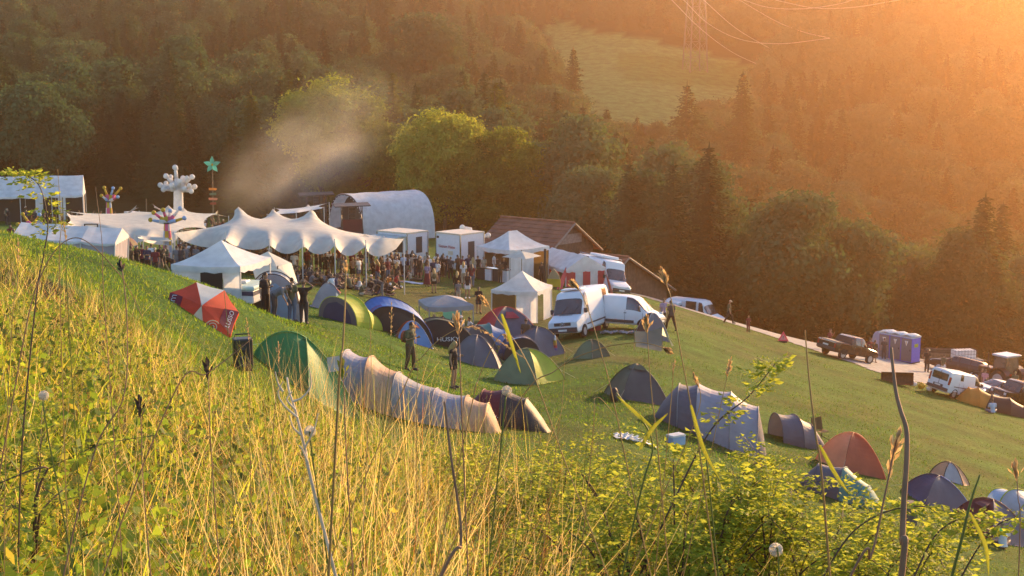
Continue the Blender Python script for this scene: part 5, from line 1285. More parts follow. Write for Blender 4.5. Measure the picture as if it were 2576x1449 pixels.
dome(1352, 72, 1.55, 1.3, 1.5, ['navy', 'slate', 'slate', 'charcoal'], 'dark slate blue dome tent directly below the tall white van', rz=.7, n=4, q=1.1)
dome(1487, 69.5, .98, .8, .86, ['olive', 'sage', 'sage', 'olive'], 'small lone olive green tent on the open grass below the white vans', rz=.2, n=5)
dome(1642, 79, 1.05, 1.0, 1.38, ['dark grey', 'charcoal', 'grey', 'dark grey'], 'dark grey dome tent with pale seams right of the short white van', rz=.3, n=4, door=3, doorcol='charcoal', polecol='silver')
dome(1602, 55.5, 1.45, 1.25, 1.28, ['dark grey', 'olive', 'dark grey', 'grey'], 'grey green dome tent with a raised cap standing alone in the field', rz=.35, n=4, vent=3, skirtcol='olive', q=1.05)
r = dome(1602, 55.5, .42, .38, .22, ['olive'], 'x', n=4); 
_cap = [c for c in r.children if c.name.startswith('fly')][0]
tent_ = [o for o in bpy.data.objects if o.get('label', '').startswith('grey green dome tent')][0]
for c in list(r.children):
    if c is not _cap: bpy.data.objects.remove(c)
_cap.parent = tent_; _cap.name = 'cap'; _cap.location = (0, 0, 1.16); bpy.data.objects.remove(r)
tunnel(1806, 51.5, [(-1.45, 2.5, 1.5), (-.75, 2.8, 1.78), (.45, 2.8, 1.98), (1.45, 2.5, 1.8)], ['slate', 'lilac grey', 'lilac grey'], 'large slate grey family tent with pale arched seams above the rose bush', rz=-.18, p=2.35, ends=(.9, .35), endcols=('slate', 'slate'), polecol='canopy grey', windows=[(2, .3, .8, 2, 6, 'grey', 'window')], sag=.06)
tunnel(1993, 57.5, [(-.75, 1.5, 1.05), (.1, 1.9, 1.18), (.75, 1.6, .95)], ['slate', 'slate'], 'open-fronted slate grey pop-up tent right of the large family tent', rz=.25, ends=('open', 'slope'), endcols=(None, 'navy'))
dome(2146, 54, 1.45, 1.35, 1.42, ['orange', 'orange', 'orange', 'rust'], 'orange dome tent with one rust-red panel on the slope', rz=.15, n=5, rot0=.35, q=1.15)
tunnel(2110, 46.5, [(-.7, 1.2, .95), (.2, 1.45, 1.1), (1.0, 1.2, .7)], ['slate', 'teal'], 'slate and teal tunnel tent half hidden by the bushes below the orange tent', rz=-.5, endcols=('slate', 'teal'))
dome(2390, 58.5, .85, .75, .72, ['beige', 'silver', 'beige', 'silver'], 'small beige grey pop-up tent behind the blue dome tent', rz=.2, n=6, polecol='charcoal', guys=False)
dome(2362, 51, 1.5, 1.25, 1.08, ['navy', 'navy', 'slate', 'blue'], 'navy blue dome tent on the lower right slope', rz=.25, n=4, q=1.05, door=0, doorcol='navy', vent=3, skirtcol='charcoal')
tunnel(2562, 53, [(-.9, 2.0, 1.15), (.0, 2.2, 1.3), (.9, 1.8, 1.0)], ['silver', 'sky'], 'pale grey and blue tent with an open front at the right edge', rz=2.0, ends=('slope', 'open'), polecol='lime', endcols=('silver', None))
dome(2495, 48.5, 1.55, 1.35, 1.25, ['slate', 'maroon', 'slate', 'maroon'], 'slate and maroon dome tent at the bottom right', rz=.55, n=4, q=1.1, vent=1, skirtcol='maroon')
tunnel(2455, 93, [(-.5, 1.5, 1.05), (.1, 1.7, 1.2), (1.2, 1.4, .9)], ['amber', 'amber'], 'glowing amber tent with an awning beside the white van with dark rear window', rz=-.15, ends=('slope', 'open'), endcols=('amber', None))
tunnel(2530, 92.5, [(-.9, 1.7, 1.0), (.2, 1.9, 1.1), (1.1, 1.5, .75)], ['black', 'charcoal'], 'low black tunnel tent right of the amber tent', rz=-.2, endcols=('charcoal', 'black'))
# the canopy with its table, the tarp shelter and loose things between the tents
P = G(1122, 832, 60); pavilion(P, .28, 2.7, 2.6, 1.62, 2.05, 'canopy grey', 'grey garden canopy with thin legs over a laid table', val=.26, legcol=mat('grey_pole', (.3, .3, .31), .5), sagk=.8, name='canopy', cat='canopy')
P2 = G(1140, 812, 60); r = empty('beach_shelter', P2, .3, 'mint green folding panel standing under the grey canopy', 'shelter'); MB().sheet([[Vector((.75 * math.cos(a) * (1 - .2 * abs(math.cos(a))), .12 * math.cos(a * 2), z * (1.15 if z else 0) * (1 - .25 * math.cos(a) ** 2))) for a in [math.pi * k / 8 for k in range(9)]] for z in (0, .5, 1)]).build('panel', cloth('mint', (.22, .52, .45), .4), r, solid=.01)
P2 = G(1128, 838, 60); r = empty('camp_table', P2, .3, 'low camp table with dishes under the grey canopy', 'table'); MB().box(-.75, .75, -.35, .35, .62, .65).build('tabletop', m_metal, r)
for sx in (-.68, .68):
    for sy in (-.3, .3): MB().box(sx - .02, sx + .02, sy - .02, sy + .02, 0, .62).build('leg', m_metal, r)
gq = random.Random(4)
for i in range(7):
    q = P2 + Vector((-.6 + .2 * i, gq.uniform(-.2, .2), .65)); o = MB().lathe([(.02, 0), (.07, .01), (.09, .06), (.085, .06), (.06, .015), (.0, .012)] if i % 2 else [(.035, 0), (.04, .02), (.04, .17), (.018, .22), (.018, .26)], 12, close=False).build('bowl' if i % 2 else 'bottle', FAB['white'] if i % 2 else m_glass); o.location = q
    tag(o, ['dark bottle at the left end of the camp table', 'white bowl near the left end of the camp table', 'dark bottle between two bowls, left of the table middle', 'white bowl in the middle of the camp table', 'dark bottle right of the table middle', 'white bowl near the right end of the camp table', 'dark bottle at the right end of the camp table'][i], 'bowl' if i % 2 else 'bottle')
A = G(1598, 866, 60); r = empty('tarp_shelter', A, .1, 'olive tarp shelter pitched as a low lean-to beside the short white van', 'shelter')
def lp(u, v, d): return ray(u, v, d) - A
rows = []
a0, a1, b0, b1 = lp(1596, 832, 70), lp(1667, 822, 70), lp(1600, 872, 68), lp(1664, 884, 67)
for i in range(7):
    f = i / 6; rows.append([a0.lerp(b0, f) * (1 - j / 8) + a1.lerp(b1, f) * (j / 8) + Vector((0, 0, -.12 * math.sin(math.pi * j / 8) * (1 - f) - .06 * math.sin(math.pi * f))) for j in range(9)])
Mr = Matrix.Rotation(-.1, 4, 'Z'); rows = [[Mr @ q for q in rw] for rw in rows]
MB().sheet(rows).build('canopy', FAB['olive'], r, smooth=True)
e0, e1, e2 = Mr @ a1, Mr @ lp(1695, 870, 69), Mr @ lp(1662, 884, 67.2)
MB().sheet([[e0, e0.lerp(e1, .5), e1], [e0.lerp(e2, .35), e0.lerp(e1, .5) + Vector((-.06, -.04, -.05)), e1 + Vector((-.12, -.1, 0))]]).build('side_flap', FAB['sage'], r)
MB().tube([e0 + Vector((0, 0, .03)), e0 - Vector((0, 0, 1.2))], .018, 6).build('pole', m_pole, r); q = Mr @ a0; MB().tube([q + Vector((0, 0, .03)), q - Vector((0, 0, 1.0))], .018, 6).build('pole', m_pole, r)
P = G(1633, 832, 62); r = empty('folding_box', P, -.15, 'bright blue cloth-sided folding box behind the olive tarp', 'box'); MB().box(-.45, .45, -.25, .25, 0, .58).build('box', FAB['blue'], r, bevel=.03); MB().box(-.47, .47, -.27, .27, .58, .62).build('lid', FAB['blue'], r)
P = G(1553, 840, 62); r = empty('groundsheet', P, -.15, 'crumpled pale grey sheet lying on the grass before the short white van', 'sheet')
gx = 15; rows = [[Vector((-.95 + 1.9 * i / gx, -.3 + .6 * j / 6 + .1 * math.sin(i * .9), .06 + .10 * abs(math.sin(i * 1.3 + j * .9)) + .05 * math.sin(j * 2.1 + i))) for i in range(gx + 1)] for j in range(7)]
MB().sheet(rows).build('sheet', FAB['canopy grey'], r, smooth=True); conform(r)
P = G(1496, 832, 62); r = empty('water_barrel_stand', P, 0, 'white plastic water can on a grey and red crate beside the tall white van', 'container'); MB().box(-.35, .35, -.25, .25, 0, .32).build('red_crate', FAB['red'], r, bevel=.02); MB().box(-.34, .34, -.24, .24, .32, .62).build('grey_crate', FAB['grey'], r, bevel=.02); MB().lathe([(.14, .62), (.17, .66), (.17, .98), (.10, 1.05), (.05, 1.06), (.05, 1.12)], 14).build('can', FAB['white'], r, smooth=True)
P = G(610, 935, 14, d1=48) if False else GD(612, 28.5); r = empty('loudspeaker', P, .3, 'black loudspeaker box standing on the mown bank left of the green dome tent', 'speaker'); MB().box(-.19, .19, -.17, .17, .05, .72).build('cabinet', m_dk, r, bevel=.03)
for z, q in ((.25, .13), (.55, .06)): MB().lathe([(q, 0), (q * .8, .02), (q * .3, .005), (0, .01)], 18, M=Matrix.Translation((0, -.175, z)) @ Matrix.Rotation(R(90), 4, 'X'), close=False).build('cone', m_bump, r)
MB().tube([(-.15, 0, .74), (-.15, 0, .8), (.15, 0, .8), (.15, 0, .74)], .014, 6).build('handle', m_dk, r)
# folding camp chair by the pop-up tent
P = G(2065, 1108, 45); r = empty('camp_chair', P, .5, 'dark folding camp chair between the slate pop-up tent and the orange dome', 'chair')
MB().sheet([[Vector((-.27, -.22, .42)), Vector((0, -.22, .38)), Vector((.27, -.22, .42))], [Vector((-.27, .22, .40)), Vector((0, .22, .36)), Vector((.27, .22, .40))]]).build('seat', FAB['brown'], r, solid=.012)
MB().sheet([[Vector((-.28, .22, .40)), Vector((0, .25, .40)), Vector((.28, .22, .40))], [Vector((-.27, .34, .95)), Vector((0, .39, .92)), Vector((.27, .34, .95))]]).build('backrest', FAB['brown'], r, solid=.012)
for a, b in (((-.28, -.24, 0), (.28, .24, .42)), ((.28, -.24, 0), (-.28, .24, .42)), ((-.28, .26, 0), (-.27, .35, .97)), ((.28, .26, 0), (.27, .35, .97))): MB().tube([a, b], .014, 5).build('leg', m_metal, r)
P = G(1596, 1112, 40); r = empty('crumpled_tarp', P, .2, 'crumpled white tarp lying at the left corner of the large family tent', 'tarp')
MB().sheet([[Vector((-.7 + 1.4 * i / 12, -.4 + .8 * j / 7, .05 + .16 * abs(math.sin(i * 1.1 + j * .8)) * math.sin(math.pi * i / 12))) for i in range(13)] for j in range(8)]).build('sheet', FAB['white'], r, smooth=False); conform(r)
for i, (u, v, c, lb) in enumerate([(1262, 905, 'navy', 'navy rucksack on the grass beside the plain grey dome tent'), (1018, 862, 'rust', 'rust red rucksack before the small pale blue tent'), (1700, 1120, 'sky', 'pale blue cool box before the large family tent'), (1545, 1012, 'charcoal', 'dark bag left of the grey green dome with the raised cap')]):
    P = G(u, v, 45); r = empty('cool_box' if i == 2 else 'rucksack', P, .3 * i, lb, 'cool box' if i == 2 else 'bag')
    if i == 2: MB().box(-.28, .28, -.18, .18, 0, .3).build('box', FAB[c], r, bevel=.03); MB().box(-.29, .29, -.19, .19, .3, .37).build('lid', FAB['white'], r, bevel=.02)
    else: MB().ball((0, 0, .27), (.2, .15, .3), 12, 9).build('pack', FAB[c], r, smooth=True); MB().ball((0, -.13, .2), (.14, .07, .15), 10, 7).build('pocket', FAB['dark grey'], r, smooth=True)
# white pennant at the lilac tent, rainbow windsock, red parasol
P = GD(868, 69.5); r = empty('pennant', P, 0, 'white pennant hanging from a thin pole above the lilac and lime tents', 'flag'); tp = ray(846, 735, 69.5).z - P.z; MB().tube([(-.42, 0, 0), (-.42, 0, tp)], .015, 5).build('pole', m_wpole, r)
MB().sheet([[Vector((-.42, 0, tp)), Vector((-.42, 0, tp - .65))], [Vector((-.05, .1, tp - .5)), Vector((-.1, .1, tp - .85))], [Vector((.35, -.06, tp - 1.0)), Vector((.3, -.06, tp - 1.02))]]).build('flag', FAB['white'], r, solid=.01)
P = G(1396, 893, 55); r = empty('rainbow_flag', P, 0, 'small hanging rainbow windsock on a pole below the tall white van', 'flag'); MB().tube([(0, 0, 0), (0, 0, 1.05)], .012, 5).build('pole', m_pole, r)
w_ = MB(); cs = ['sky', 'white', 'yellow', 'amber', 'red', 'purple']
for i in range(6): w_.lathe([(.03 + .018 * i, 1.03 - .13 * i), (.05 + .018 * i, .90 - .13 * i)], 10, i, close=False)
w_.build('windsock', [FAB[c] for c in cs], r)
m_cream = mat('cream_print', (.80, .68, .50), .6, trans=.35); m_mar = mat('maroon_valance', (.22, .015, .035), .6, trans=.2)
# tilted red parasol on the bank
C_ = ray(504, 790, 36.5); r = empty('red_parasol', C_, 0, 'red and white advertising parasol lying tilted on the mown bank', 'parasol'); RR = 1.0; n = 8
r.rotation_euler = (R(46), R(17), R(4)); APX = .40
PC = ['signal red', 'signal red', 'signal red', 'cream_print', 'signal red', 'signal red', 'signal red', 'bright white']      # centred at 135, 180, 225, 270, 315, 0, 45, 90
for i in range(n):
    am = R(135 + 45 * i); a0, a1 = am - R(22.5), am + R(22.5); rows = []
    for k in range(6):
        f = k / 5; rows.append([Vector((RR * f * (math.cos(a0) * (1 - t) + math.cos(a1) * t) * (1 - .03 * math.sin(math.pi * t)), RR * f * (math.sin(a0) * (1 - t) + math.sin(a1) * t) * (1 - .03 * math.sin(math.pi * t)), APX * (1 - f ** 1.2))) for t in (0, .25, .5, .75, 1)])
    pm_ = m_cream if PC[i] == 'cream_print' else m_mar if PC[i] == 'maroon' else FAB[PC[i]]
    MB().sheet(rows).build('panel', pm_, r)
    MB().sheet([rows[-1], [Vector((q.x * 1.01, q.y * 1.01, q.z - .15)) for q in rows[-1]]]).build('valance', FAB['signal red'] if i in (1, 3, 5) else pm_, r)
    rad = Vector((math.cos(am), math.sin(am), 0)); tg_ = Vector((-math.sin(am), math.cos(am), 0)); up_ = Vector((0, 0, APX)) - rad * RR
    fr_ = lambda f, off: frame3(Vector((0, 0, APX)).lerp(rad * RR * .965, f) + Vector((0, 0, off)), tg_, up_)
    if i in (1, 5): MB().sheet([[Vector((q.x, q.y, q.z + .03)) for q in rows[3]], [Vector((q.x, q.y, q.z + .03)) for q in rows[4]], [Vector((q.x, q.y, q.z + .02)) for q in rows[5]]]).build('printed_band', m_mar, r); text('LUSSO', .17, FAB['bright white'], r, fr_(.80, .062), 'lettering', .004, .52)
    if i in (2, 4):
        M = fr_(.60, .055); mb = MB()
        mb.tube([M @ Vector((.17 * (1 - .8 * k / 39) * math.cos(k / 39 * 4.2 * math.pi) * 1.15, .17 * (1 - .8 * k / 39) * math.sin(k / 39 * 4.2 * math.pi), 0)) for k in range(40)], .016, 4); mb.build('heart_swirl', m_cream, r)
        text('mmi', .15, m_cream, r, M @ Matrix.Translation((0, -.27, 0)), 'lettering', .004, .34)
    if i == 3:
        for (x, y, s_) in ((-.15, .05, .07), (.1, .10, .05), (.16, -.16, .08), (-.05, -.2, .05)): mk('patch', [fr_(.6, .05) @ Vector((x + s_ * math.cos(q) * 1.2, y + s_ * math.sin(q), 0)) for q in [R(40 * k) for k in range(9)]], [tuple(range(9))], FAB['signal red'], r)
    MB().tube([(0, 0, APX - .02), (RR * .98 * math.cos(a0), RR * .98 * math.sin(a0), -.015)], .008, 4).build('rib', m_wpole, r)
MB().tube([(0, 0, APX + .07), (0, 0, -.75)], .02, 8).build('pole', m_wpole, r)
P = GD(590, 38.5); o = MB().box(-.03, .03, -.02, .02, 0, .75).build('marker_post', FAB['yellow']); o.location = P; tag(o, 'short yellow marker post right of the red parasol', 'post')
# ---------------------------------------------------------------- vehicles
TALLVAN = [(-2.75, .42, 1.25, 2.46, .96, .84), (-2.6, .34, 1.25, 2.56, .975, .86), (.55, .34, 1.25, 2.58, .975, .86), (1.05, .34, 1.25, 2.50, .97, .82), (1.28, .34, 1.24, 2.22, .965, .80), (1.78, .34, 1.20, 1.34, .95, .84), (2.35, .36, 1.06, 1.13, .92, .80), (2.62, .40, .94, 1.0, .88, .76)]
SHORTVAN = [(-2.45, .40, 1.1, 1.85, .93, .80), (-2.3, .32, 1.1, 1.94, .95, .82), (.2, .32, 1.1, 1.97, .95, .82), (.75, .32, 1.1, 1.90, .945, .79), (1.0, .32, 1.09, 1.78, .94, .77), (1.62, .32, 1.02, 1.14, .92, .82), (2.1, .36, .88, .98, .86, .72), (2.36, .42, .74, .80, .76, .62)]
# tall white van
P = GD(1462, 80.5)
r, B = vehicle('white_van', P, R(-114), TALLVAN, m_white, 'tall white panel van with a dark windscreen facing the camp, parked beside the small pavilion', (-1.75, 1.72), .345, (1.30, 1.80, 5.2), [(.75, 1.32, 4.12, 6.2, 0, -.28), (-2.3, -1.7, 4.2, 6.2, 0, 0)], lights=(.80, 1.0, .52, .86, 2.60), grille=(.80, .98, .50, 2.63), mirror=(1.45, .02), tail=(.9, 1.4, .82, .93))
MB().box(.1, .85, -.62, .62, 2.62, 2.69).build('roof_hatch', m_white, r, bevel=.02)
MB().lathe([(.055, 0), (.055, .015)], 12, M=Matrix.Translation((.98, 0, 2.44)) @ Matrix.Rotation(R(60), 4, 'Y')).build('camera', m_dk, r)
e = MB(); e.tube([(2.66, .12 * math.cos(a), .89 + .12 * math.sin(a)) for a in [2 * math.pi * k / 20 for k in range(21)]], .011, 5)
for a in (90, 210, 330): e.tube([(2.665, 0, .89), (2.665, .11 * math.cos(R(a)), .89 + .11 * math.sin(R(a)))], [.018, .006], 4)
e.build('emblem', m_chrome, r); MB().box(1.86, 1.90, -.45, .35, 1.31, 1.325).build('hood_vent', m_dk, r)
for sd in (1, -1): B.panel('side_moulding', m_bump, r, -2.4, 1.3, 2.55, 2.75, sd, .012)
# short white van behind it
P = G(1566, 826, 60)
r, B = vehicle('white_van', P, R(-22), SHORTVAN, m_white, 'short white van with a large curved side window, half hidden behind the tall white van', (-1.55, 1.52), .33, (1.03, 1.66, 5.3), [(.45, 1.35, 4.12, 6.3, 0, -.30)], lights=(.80, 1.05, .50, .80, 2.20), grille=(.55, .66, .45, 2.30), mirror=(1.25, .02), tail=(.9, 1.4, .80, .92))
for sd in (1, -1): B.panel('sill_panel', m_bump, r, -.9, .95, 1.95, 2.5, sd, .012)
# motor home behind the striped marquee
P = GD(1512, 115); P.z -= .3
HOME = [(-3.2, .45, 1.3, 2.75, 1.08, 1.0), (-3.0, .4, 1.3, 2.85, 1.1, 1.02), (.9, .4, 1.3, 2.85, 1.1, 1.02), (1.3, .4, 1.3, 2.72, 1.08, .98), (1.55, .4, 1.25, 2.2, 1.02, .86), (2.05, .4, 1.15, 1.32, .98, .84), (2.7, .42, 1.0, 1.08, .92, .78), (2.9, .46, .88, .92, .86, .7)]
r, B = vehicle('motor_home', P, R(-62), HOME, m_white, 'white motor home with roof box peeking out behind the red striped marquee', (-1.9, 1.9), .36, (1.56, 2.05, 5.2), [(1.05, 1.6, 4.12, 6.0, 0, -.25), (-2.2, -1.2, 4.6, 6.1, 0, 0)], lights=(.75, .98, .5, .85, 2.86), grille=(.62, .8, .5, 2.86), mirror=(1.7, .02), tilt=1)
MB().box(-1.6, .6, -.75, .75, 2.88, 3.12).build('roof_box', m_white, r, bevel=.08)
for y in (-.9, .9): MB().tube([(-2.8, y, 2.86), (-2.8, y, 2.96), (.8, y, 2.96), (.8, y, 2.86)], .018, 5).build('roof_rail', m_chrome, r)
text('Wohnmobil', .13, m_dk, r, Matrix.Translation((2.42, 0, 1.215)) @ Matrix.Rotation(R(90), 4, 'Z') @ Matrix.Rotation(R(10), 4, 'X'), 'lettering', .003, .9) if False else None
# vans half hidden beyond the crest of the road
for (u, vtop, d, st, rz, lab, kw, hh) in [(1752, 753, 130, TALLVAN, R(-38), 'white high-roof van parked below the far edge of the road', dict(wind=(1.30, 1.80, 5.2), side=[(.75, 1.32, 4.12, 6.2, 0, -.28), (-.6, .5, 4.2, 6.1, 0, 0)]), 2.58), (1652, 752, 131, SHORTVAN, R(150), 'white van roof showing just under the low barn wall', dict(wind=(1.03, 1.66, 5.3), side=[(.45, 1.35, 4.12, 6.3, 0, -.30)], rear=(1.15, 1.6, .6)), 1.97)]:
    tp = ray(u, vtop, d); P = Vector((tp.x, tp.y, tp.z - hh)); zg = H(P.x, P.y); P.z = min(P.z, 999)
    r, B = vehicle('white_van', P, rz, st, m_white, lab, (-1.65, 1.6), .34, kw['wind'], kw['side'], kw.get('rear'), lights=(.80, 1.0, .5, .8, 2.3), grille=None, mirror=(1.35, .02), tilt=0)
# the yard
TRANSIT = [(-2.5, .42, 1.15, 1.86, .95, .82), (-2.42, .34, 1.15, 1.95, .965, .84), (.5, .34, 1.15, 1.98, .965, .83), (1.0, .34, 1.14, 1.88, .955, .79), (1.25, .34, 1.12, 1.66, .95, .78), (1.75, .34, 1.06, 1.20, .93, .82), (2.25, .38, .92, 1.02, .87, .74), (2.48, .44, .78, .84, .78, .64)]
P = G(2402, 1000, 85)
r, B = vehicle('white_van', P, R(37), TRANSIT, m_white, 'white van with a dark rear window standing at the edge of the gravel yard', (-1.6, 1.58), .34, (1.28, 1.80, 5.3), [(.65, 1.45, 4.12, 6.2, 0, -.32), (-1.25, -.85, 4.4, 5.8, .05, -.05)], rear=(1.18, 1.72, .70), lights=(.82, 1.05, .5, .82, 2.35), grille=(.6, .75, .5, 2.42), mirror=(1.4, .02), tail=(.95, 1.55, .80, .95))
r.scale = (.9,) * 3; MB().box(-2.53, -2.50, -.42, .42, .62, .86).build('rear_panel', m_bump, r); MB().box(-2.53, -2.505, -.01, .01, .5, 1.85).build('door_gap', m_dk, r)
for sd in (1, -1): B.panel('slide_rail', m_dk, r, -1.9, -.35, 3.25, 3.4, sd, .012); B.panel('sill_panel', m_bump, r, -.9, .95, 1.95, 2.4, sd, .012)
PICK = [(-2.55, .5, 1.12, 1.16, .88, .84), (-2.45, .45, 1.16, 1.2, .90, .86), (-.75, .45, 1.16, 1.2, .91, .86), (-.72, .45, 1.15, 1.70, .91, .66), (-.45, .45, 1.15, 1.80, .91, .68), (.55, .45, 1.12, 1.80, .91, .68), (.75, .45, 1.12, 1.72, .90, .68), (1.25, .45, 1.06, 1.15, .89, .78), (2.2, .48, .98, 1.06, .86, .74), (2.52, .55, .85, .90, .80, .68)]
P = GD(2128, 104)
r, B = vehicle('pickup_truck', P, R(36), PICK, m_brownp, 'dark brown pickup truck with chrome tailgate trim beside the road', (-1.5, 1.6), .38, (.78, 1.27, 5.3), [(-.35, .25, 4.15, 6.1, .08, 0), (.32, .85, 4.12, 6.1, 0, -.28)], lights=(.78, .98, .5, .8, 2.45), grille=(.6, .8, .5, 2.5), mirror=(.95, .02), tail=(.75, 1.1, .74, .88), cat='pickup')
MB().box(-2.4, -.85, -.78, .78, 1.19, 1.23).build('bed_cover', m_dk, r); MB().box(-2.6, -2.54, -.86, .86, 1.10, 1.15).build('tailgate_trim', m_chrome, r); MB().box(-2.60, -2.56, -.10, .10, .86, .93).build('badge', m_chrome, r)
ESTATE = [(-2.3, .42, .95, 1.0, .84, .66), (-2.2, .34, 1.0, 1.30, .87, .62), (-1.85, .3, 1.0, 1.47, .885, .62), (-.2, .3, .98, 1.52, .89, .62), (.35, .3, .97, 1.47, .89, .62), (.95, .3, .93, 1.02, .885, .74), (1.9, .32, .84, .92, .86, .70), (2.25, .38, .68, .74, .78, .6)]
P = GD(2408, 113)
r, B = vehicle('station_wagon', P, R(148), ESTATE, m_brownp, 'dark brown station wagon with a roof rack parked by the water tank', (-1.35, 1.4), .32, (.38, .95, 5.2), [(-1.9, -1.05, 4.15, 6.2, .12, 0), (-.98, -.15, 4.15, 6.2, 0, 0), (-.08, .75, 4.12, 6.2, 0, -.35)], rear=(1.02, 1.32, .52), lights=(.6, .78, .45, .78, 2.18), grille=(.45, .6, .4, 2.22), mirror=(.55, .02), tail=(.75, 1.05, .62, .84), cat='car')
for y in (-.55, .55): MB().tube([(-1.7, y, 1.49), (-1.7, y, 1.56), (.1, y, 1.58), (.1, y, 1.5)], .016, 5).build('roof_rail', m_chrome, r)
m_silver = mat('silver_paint', (.42, .45, .48), .3, .4, var=.04)
P = GD(2505, 99)
r, B = vehicle('silver_car', P, R(200), ESTATE, m_silver, 'silver car with a bright sunlit windscreen between the amber tent and the black off-roader', (-1.35, 1.4), .32, (.38, .95, 5.2), [(-.98, -.15, 4.15, 6.2, 0, 0), (-.08, .75, 4.12, 6.2, 0, -.35)], rear=(1.02, 1.32, .52), lights=(.6, .78, .45, .78, 2.18), mirror=(.55, .02), cat='car')
OFFR = [(-2.1, .5, 1.15, 1.9, .86, .76), (-2.0, .45, 1.15, 1.95, .88, .78), (.35, .45, 1.15, 1.95, .88, .78), (.55, .45, 1.15, 1.85, .88, .76), (.78, .45, 1.12, 1.18, .88, .80), (1.75, .47, 1.08, 1.12, .86, .78), (1.85, .5, 1.0, 1.05, .84, .74)]
P = GD(2552, 97.5)
r, B = vehicle('off_roader', P, R(205), OFFR, m_blackp, 'boxy black off-roader with flat windows at the right edge', (-1.25, 1.3), .38, (.57, .78, 5.3), [(-1.85, -.85, 4.3, 6.2, 0, 0), (-.75, .0, 4.3, 6.2, 0, 0), (.06, .6, 4.3, 6.2, 0, -.1)], rear=(1.2, 1.75, .6), lights=(.82, 1.0, .5, .75, 1.86), grille=(.7, 1.0, .4, 1.86), mirror=(.6, .02), cat='car')
# tractor
m_trac = mat('tractor_paint', (.05, .018, .014), .4, var=.2)
P = GD(2515, 109); r = empty('tractor', P, R(118), 'big dark tractor with cab and tall rear wheels at the right end of the yard', 'tractor')
MB().box(-.2, 2.0, -.38, .38, .85, 1.55).build('bonnet', m_trac, r, bevel=.08)
MB().box(-1.0, 1.9, -.25, .25, .55, .95).build('chassis', m_dk, r, bevel=.03)
cb = MB()
for x, xt in ((-1.15, -1.05), (.15, .05)):
    for y in (-.72, .72): cb.tube([(x, y, 1.2), (xt, y * .9, 2.65)], .04, 6)
cb.build('cab_frame', m_dk, r); MB().box(-1.3, .25, -.80, .80, 2.65, 2.82).build('cab_roof', m_silver, r, bevel=.06)
for nm, vs in (('rear_window', [(-1.16, -.68, 1.3), (-1.16, .68, 1.3), (-1.06, .62, 2.6), (-1.06, -.62, 2.6)]), ('windscreen', [(.16, -.68, 1.5), (.16, .68, 1.5), (.06, .62, 2.6), (.06, -.62, 2.6)]), ('side_window', [(-1.1, .73, 1.5), (.1, .73, 1.5), (.02, .66, 2.6), (-1.02, .66, 2.6)]), ('side_window', [(-1.1, -.73, 1.5), (.1, -.73, 1.5), (.02, -.66, 2.6), (-1.02, -.66, 2.6)])): mk(nm, vs, [(0, 1, 2, 3)], m_glass, r)
for y in (-.85, .85):
    wheel(r, -.75, y, .86, .5); wheel(r, 1.55, y * .95, .58, .38)
    f_ = MB(); f_.sheet([[Vector((-.75 + .98 * math.cos(a), y + s_, .86 + .98 * math.sin(a))) for a in [R(25 + 14 * k) for k in range(10)]] for s_ in (-.28, .28)]); f_.build('mudguard', m_trac, r, solid=.03)
    MB().box(-1.75, -1.68, min(y, y * .8), max(y, y * .8), 1.35, 1.52).build('tail_light', m_tail, r)
MB().tube([(.9, .42, 1.5), (.9, .42, 2.7)], .045, 8).build('exhaust', m_dk, r); MB().box(.25, .32, -.15, .15, 1.3, 1.6).build('dashboard', m_dk, r)
P = GD(2542, 105.5); r = empty('roller', P, R(-30), 'grey steel ballast roller standing behind the tractor wheel', 'roller'); MB().lathe([(.0, -.6), (.42, -.6), (.45, -.5), (.45, .5), (.42, .6), (0, .6)], 20, M=Matrix.Translation((0, 0, .45)) @ Matrix.Rotation(R(90), 4, 'Y'), close=False).build('drum', m_silver, r); MB().box(-.7, .7, -.05, .05, .4, .5).build('axle', m_dk, r)
# farm trailer with a white water tank
P = GD(2418, 121); r = empty('farm_trailer', P, R(10), 'low farm trailer behind the station wagon', 'trailer'); MB().box(-1.7, 1.7, -.8, .8, .75, .88).build('platform', m_dk, r, bevel=.02)
for x in (-1, 1):
    for y in (-.75, .75): wheel(r, x, y, .36, .2)
MB().tube([(1.7, 0, .8), (2.6, 0, .6)], .05, 6).build('drawbar', m_dk, r)
r2 = empty('water_tank', P + Vector((.1, -.1, .88)), R(10), 'white caged water tank on the farm trailer', 'tank'); MB().box(-.95, .95, -.5, .5, .05, .85).build('tank', FAB['white'], r2, bevel=.08)
cg = MB()
for i in range(8): x = -1 + 2 * i / 7; cg.tube([(x, -.54, 0), (x, -.54, .9), (x, .54, .9), (x, .54, 0)], .012, 4)
for z in (.2, .5, .8): cg.tube([(-1, -.54, z), (1, -.54, z), (1, .54, z), (-1, .54, z), (-1, -.54, z)], .012, 4)
cg.build('cage', m_metal, r2)
P = GD(2366, 123); r = empty('hay_trailer', P, R(-12), 'brown trailer piled with wood right of the toilet cabins', 'trailer'); MB().box(-1.6, 1.6, -.75, .75, .6, .72).build('platform', m_wood, r); MB().box(-1.6, 1.6, -.78, -.74, .72, 1.1).build('side_board', m_wood, r)
for x in (-.9, .9):
    for y in (-.7, .7): wheel(r, x, y, .32, .18)
lg = MB(); gq = random.Random(3)
for i in range(26): y = gq.uniform(-.62, .62); z = .8 + gq.uniform(0, .65) * (1 - abs(y)); lg.tube([(gq.uniform(-1.7, -1.1), y, z), (gq.uniform(1.0, 1.6), y + gq.uniform(-.1, .1), z)], gq.uniform(.06, .11), 7)
o = lg.build('log_pile', m_bark); o.parent = r
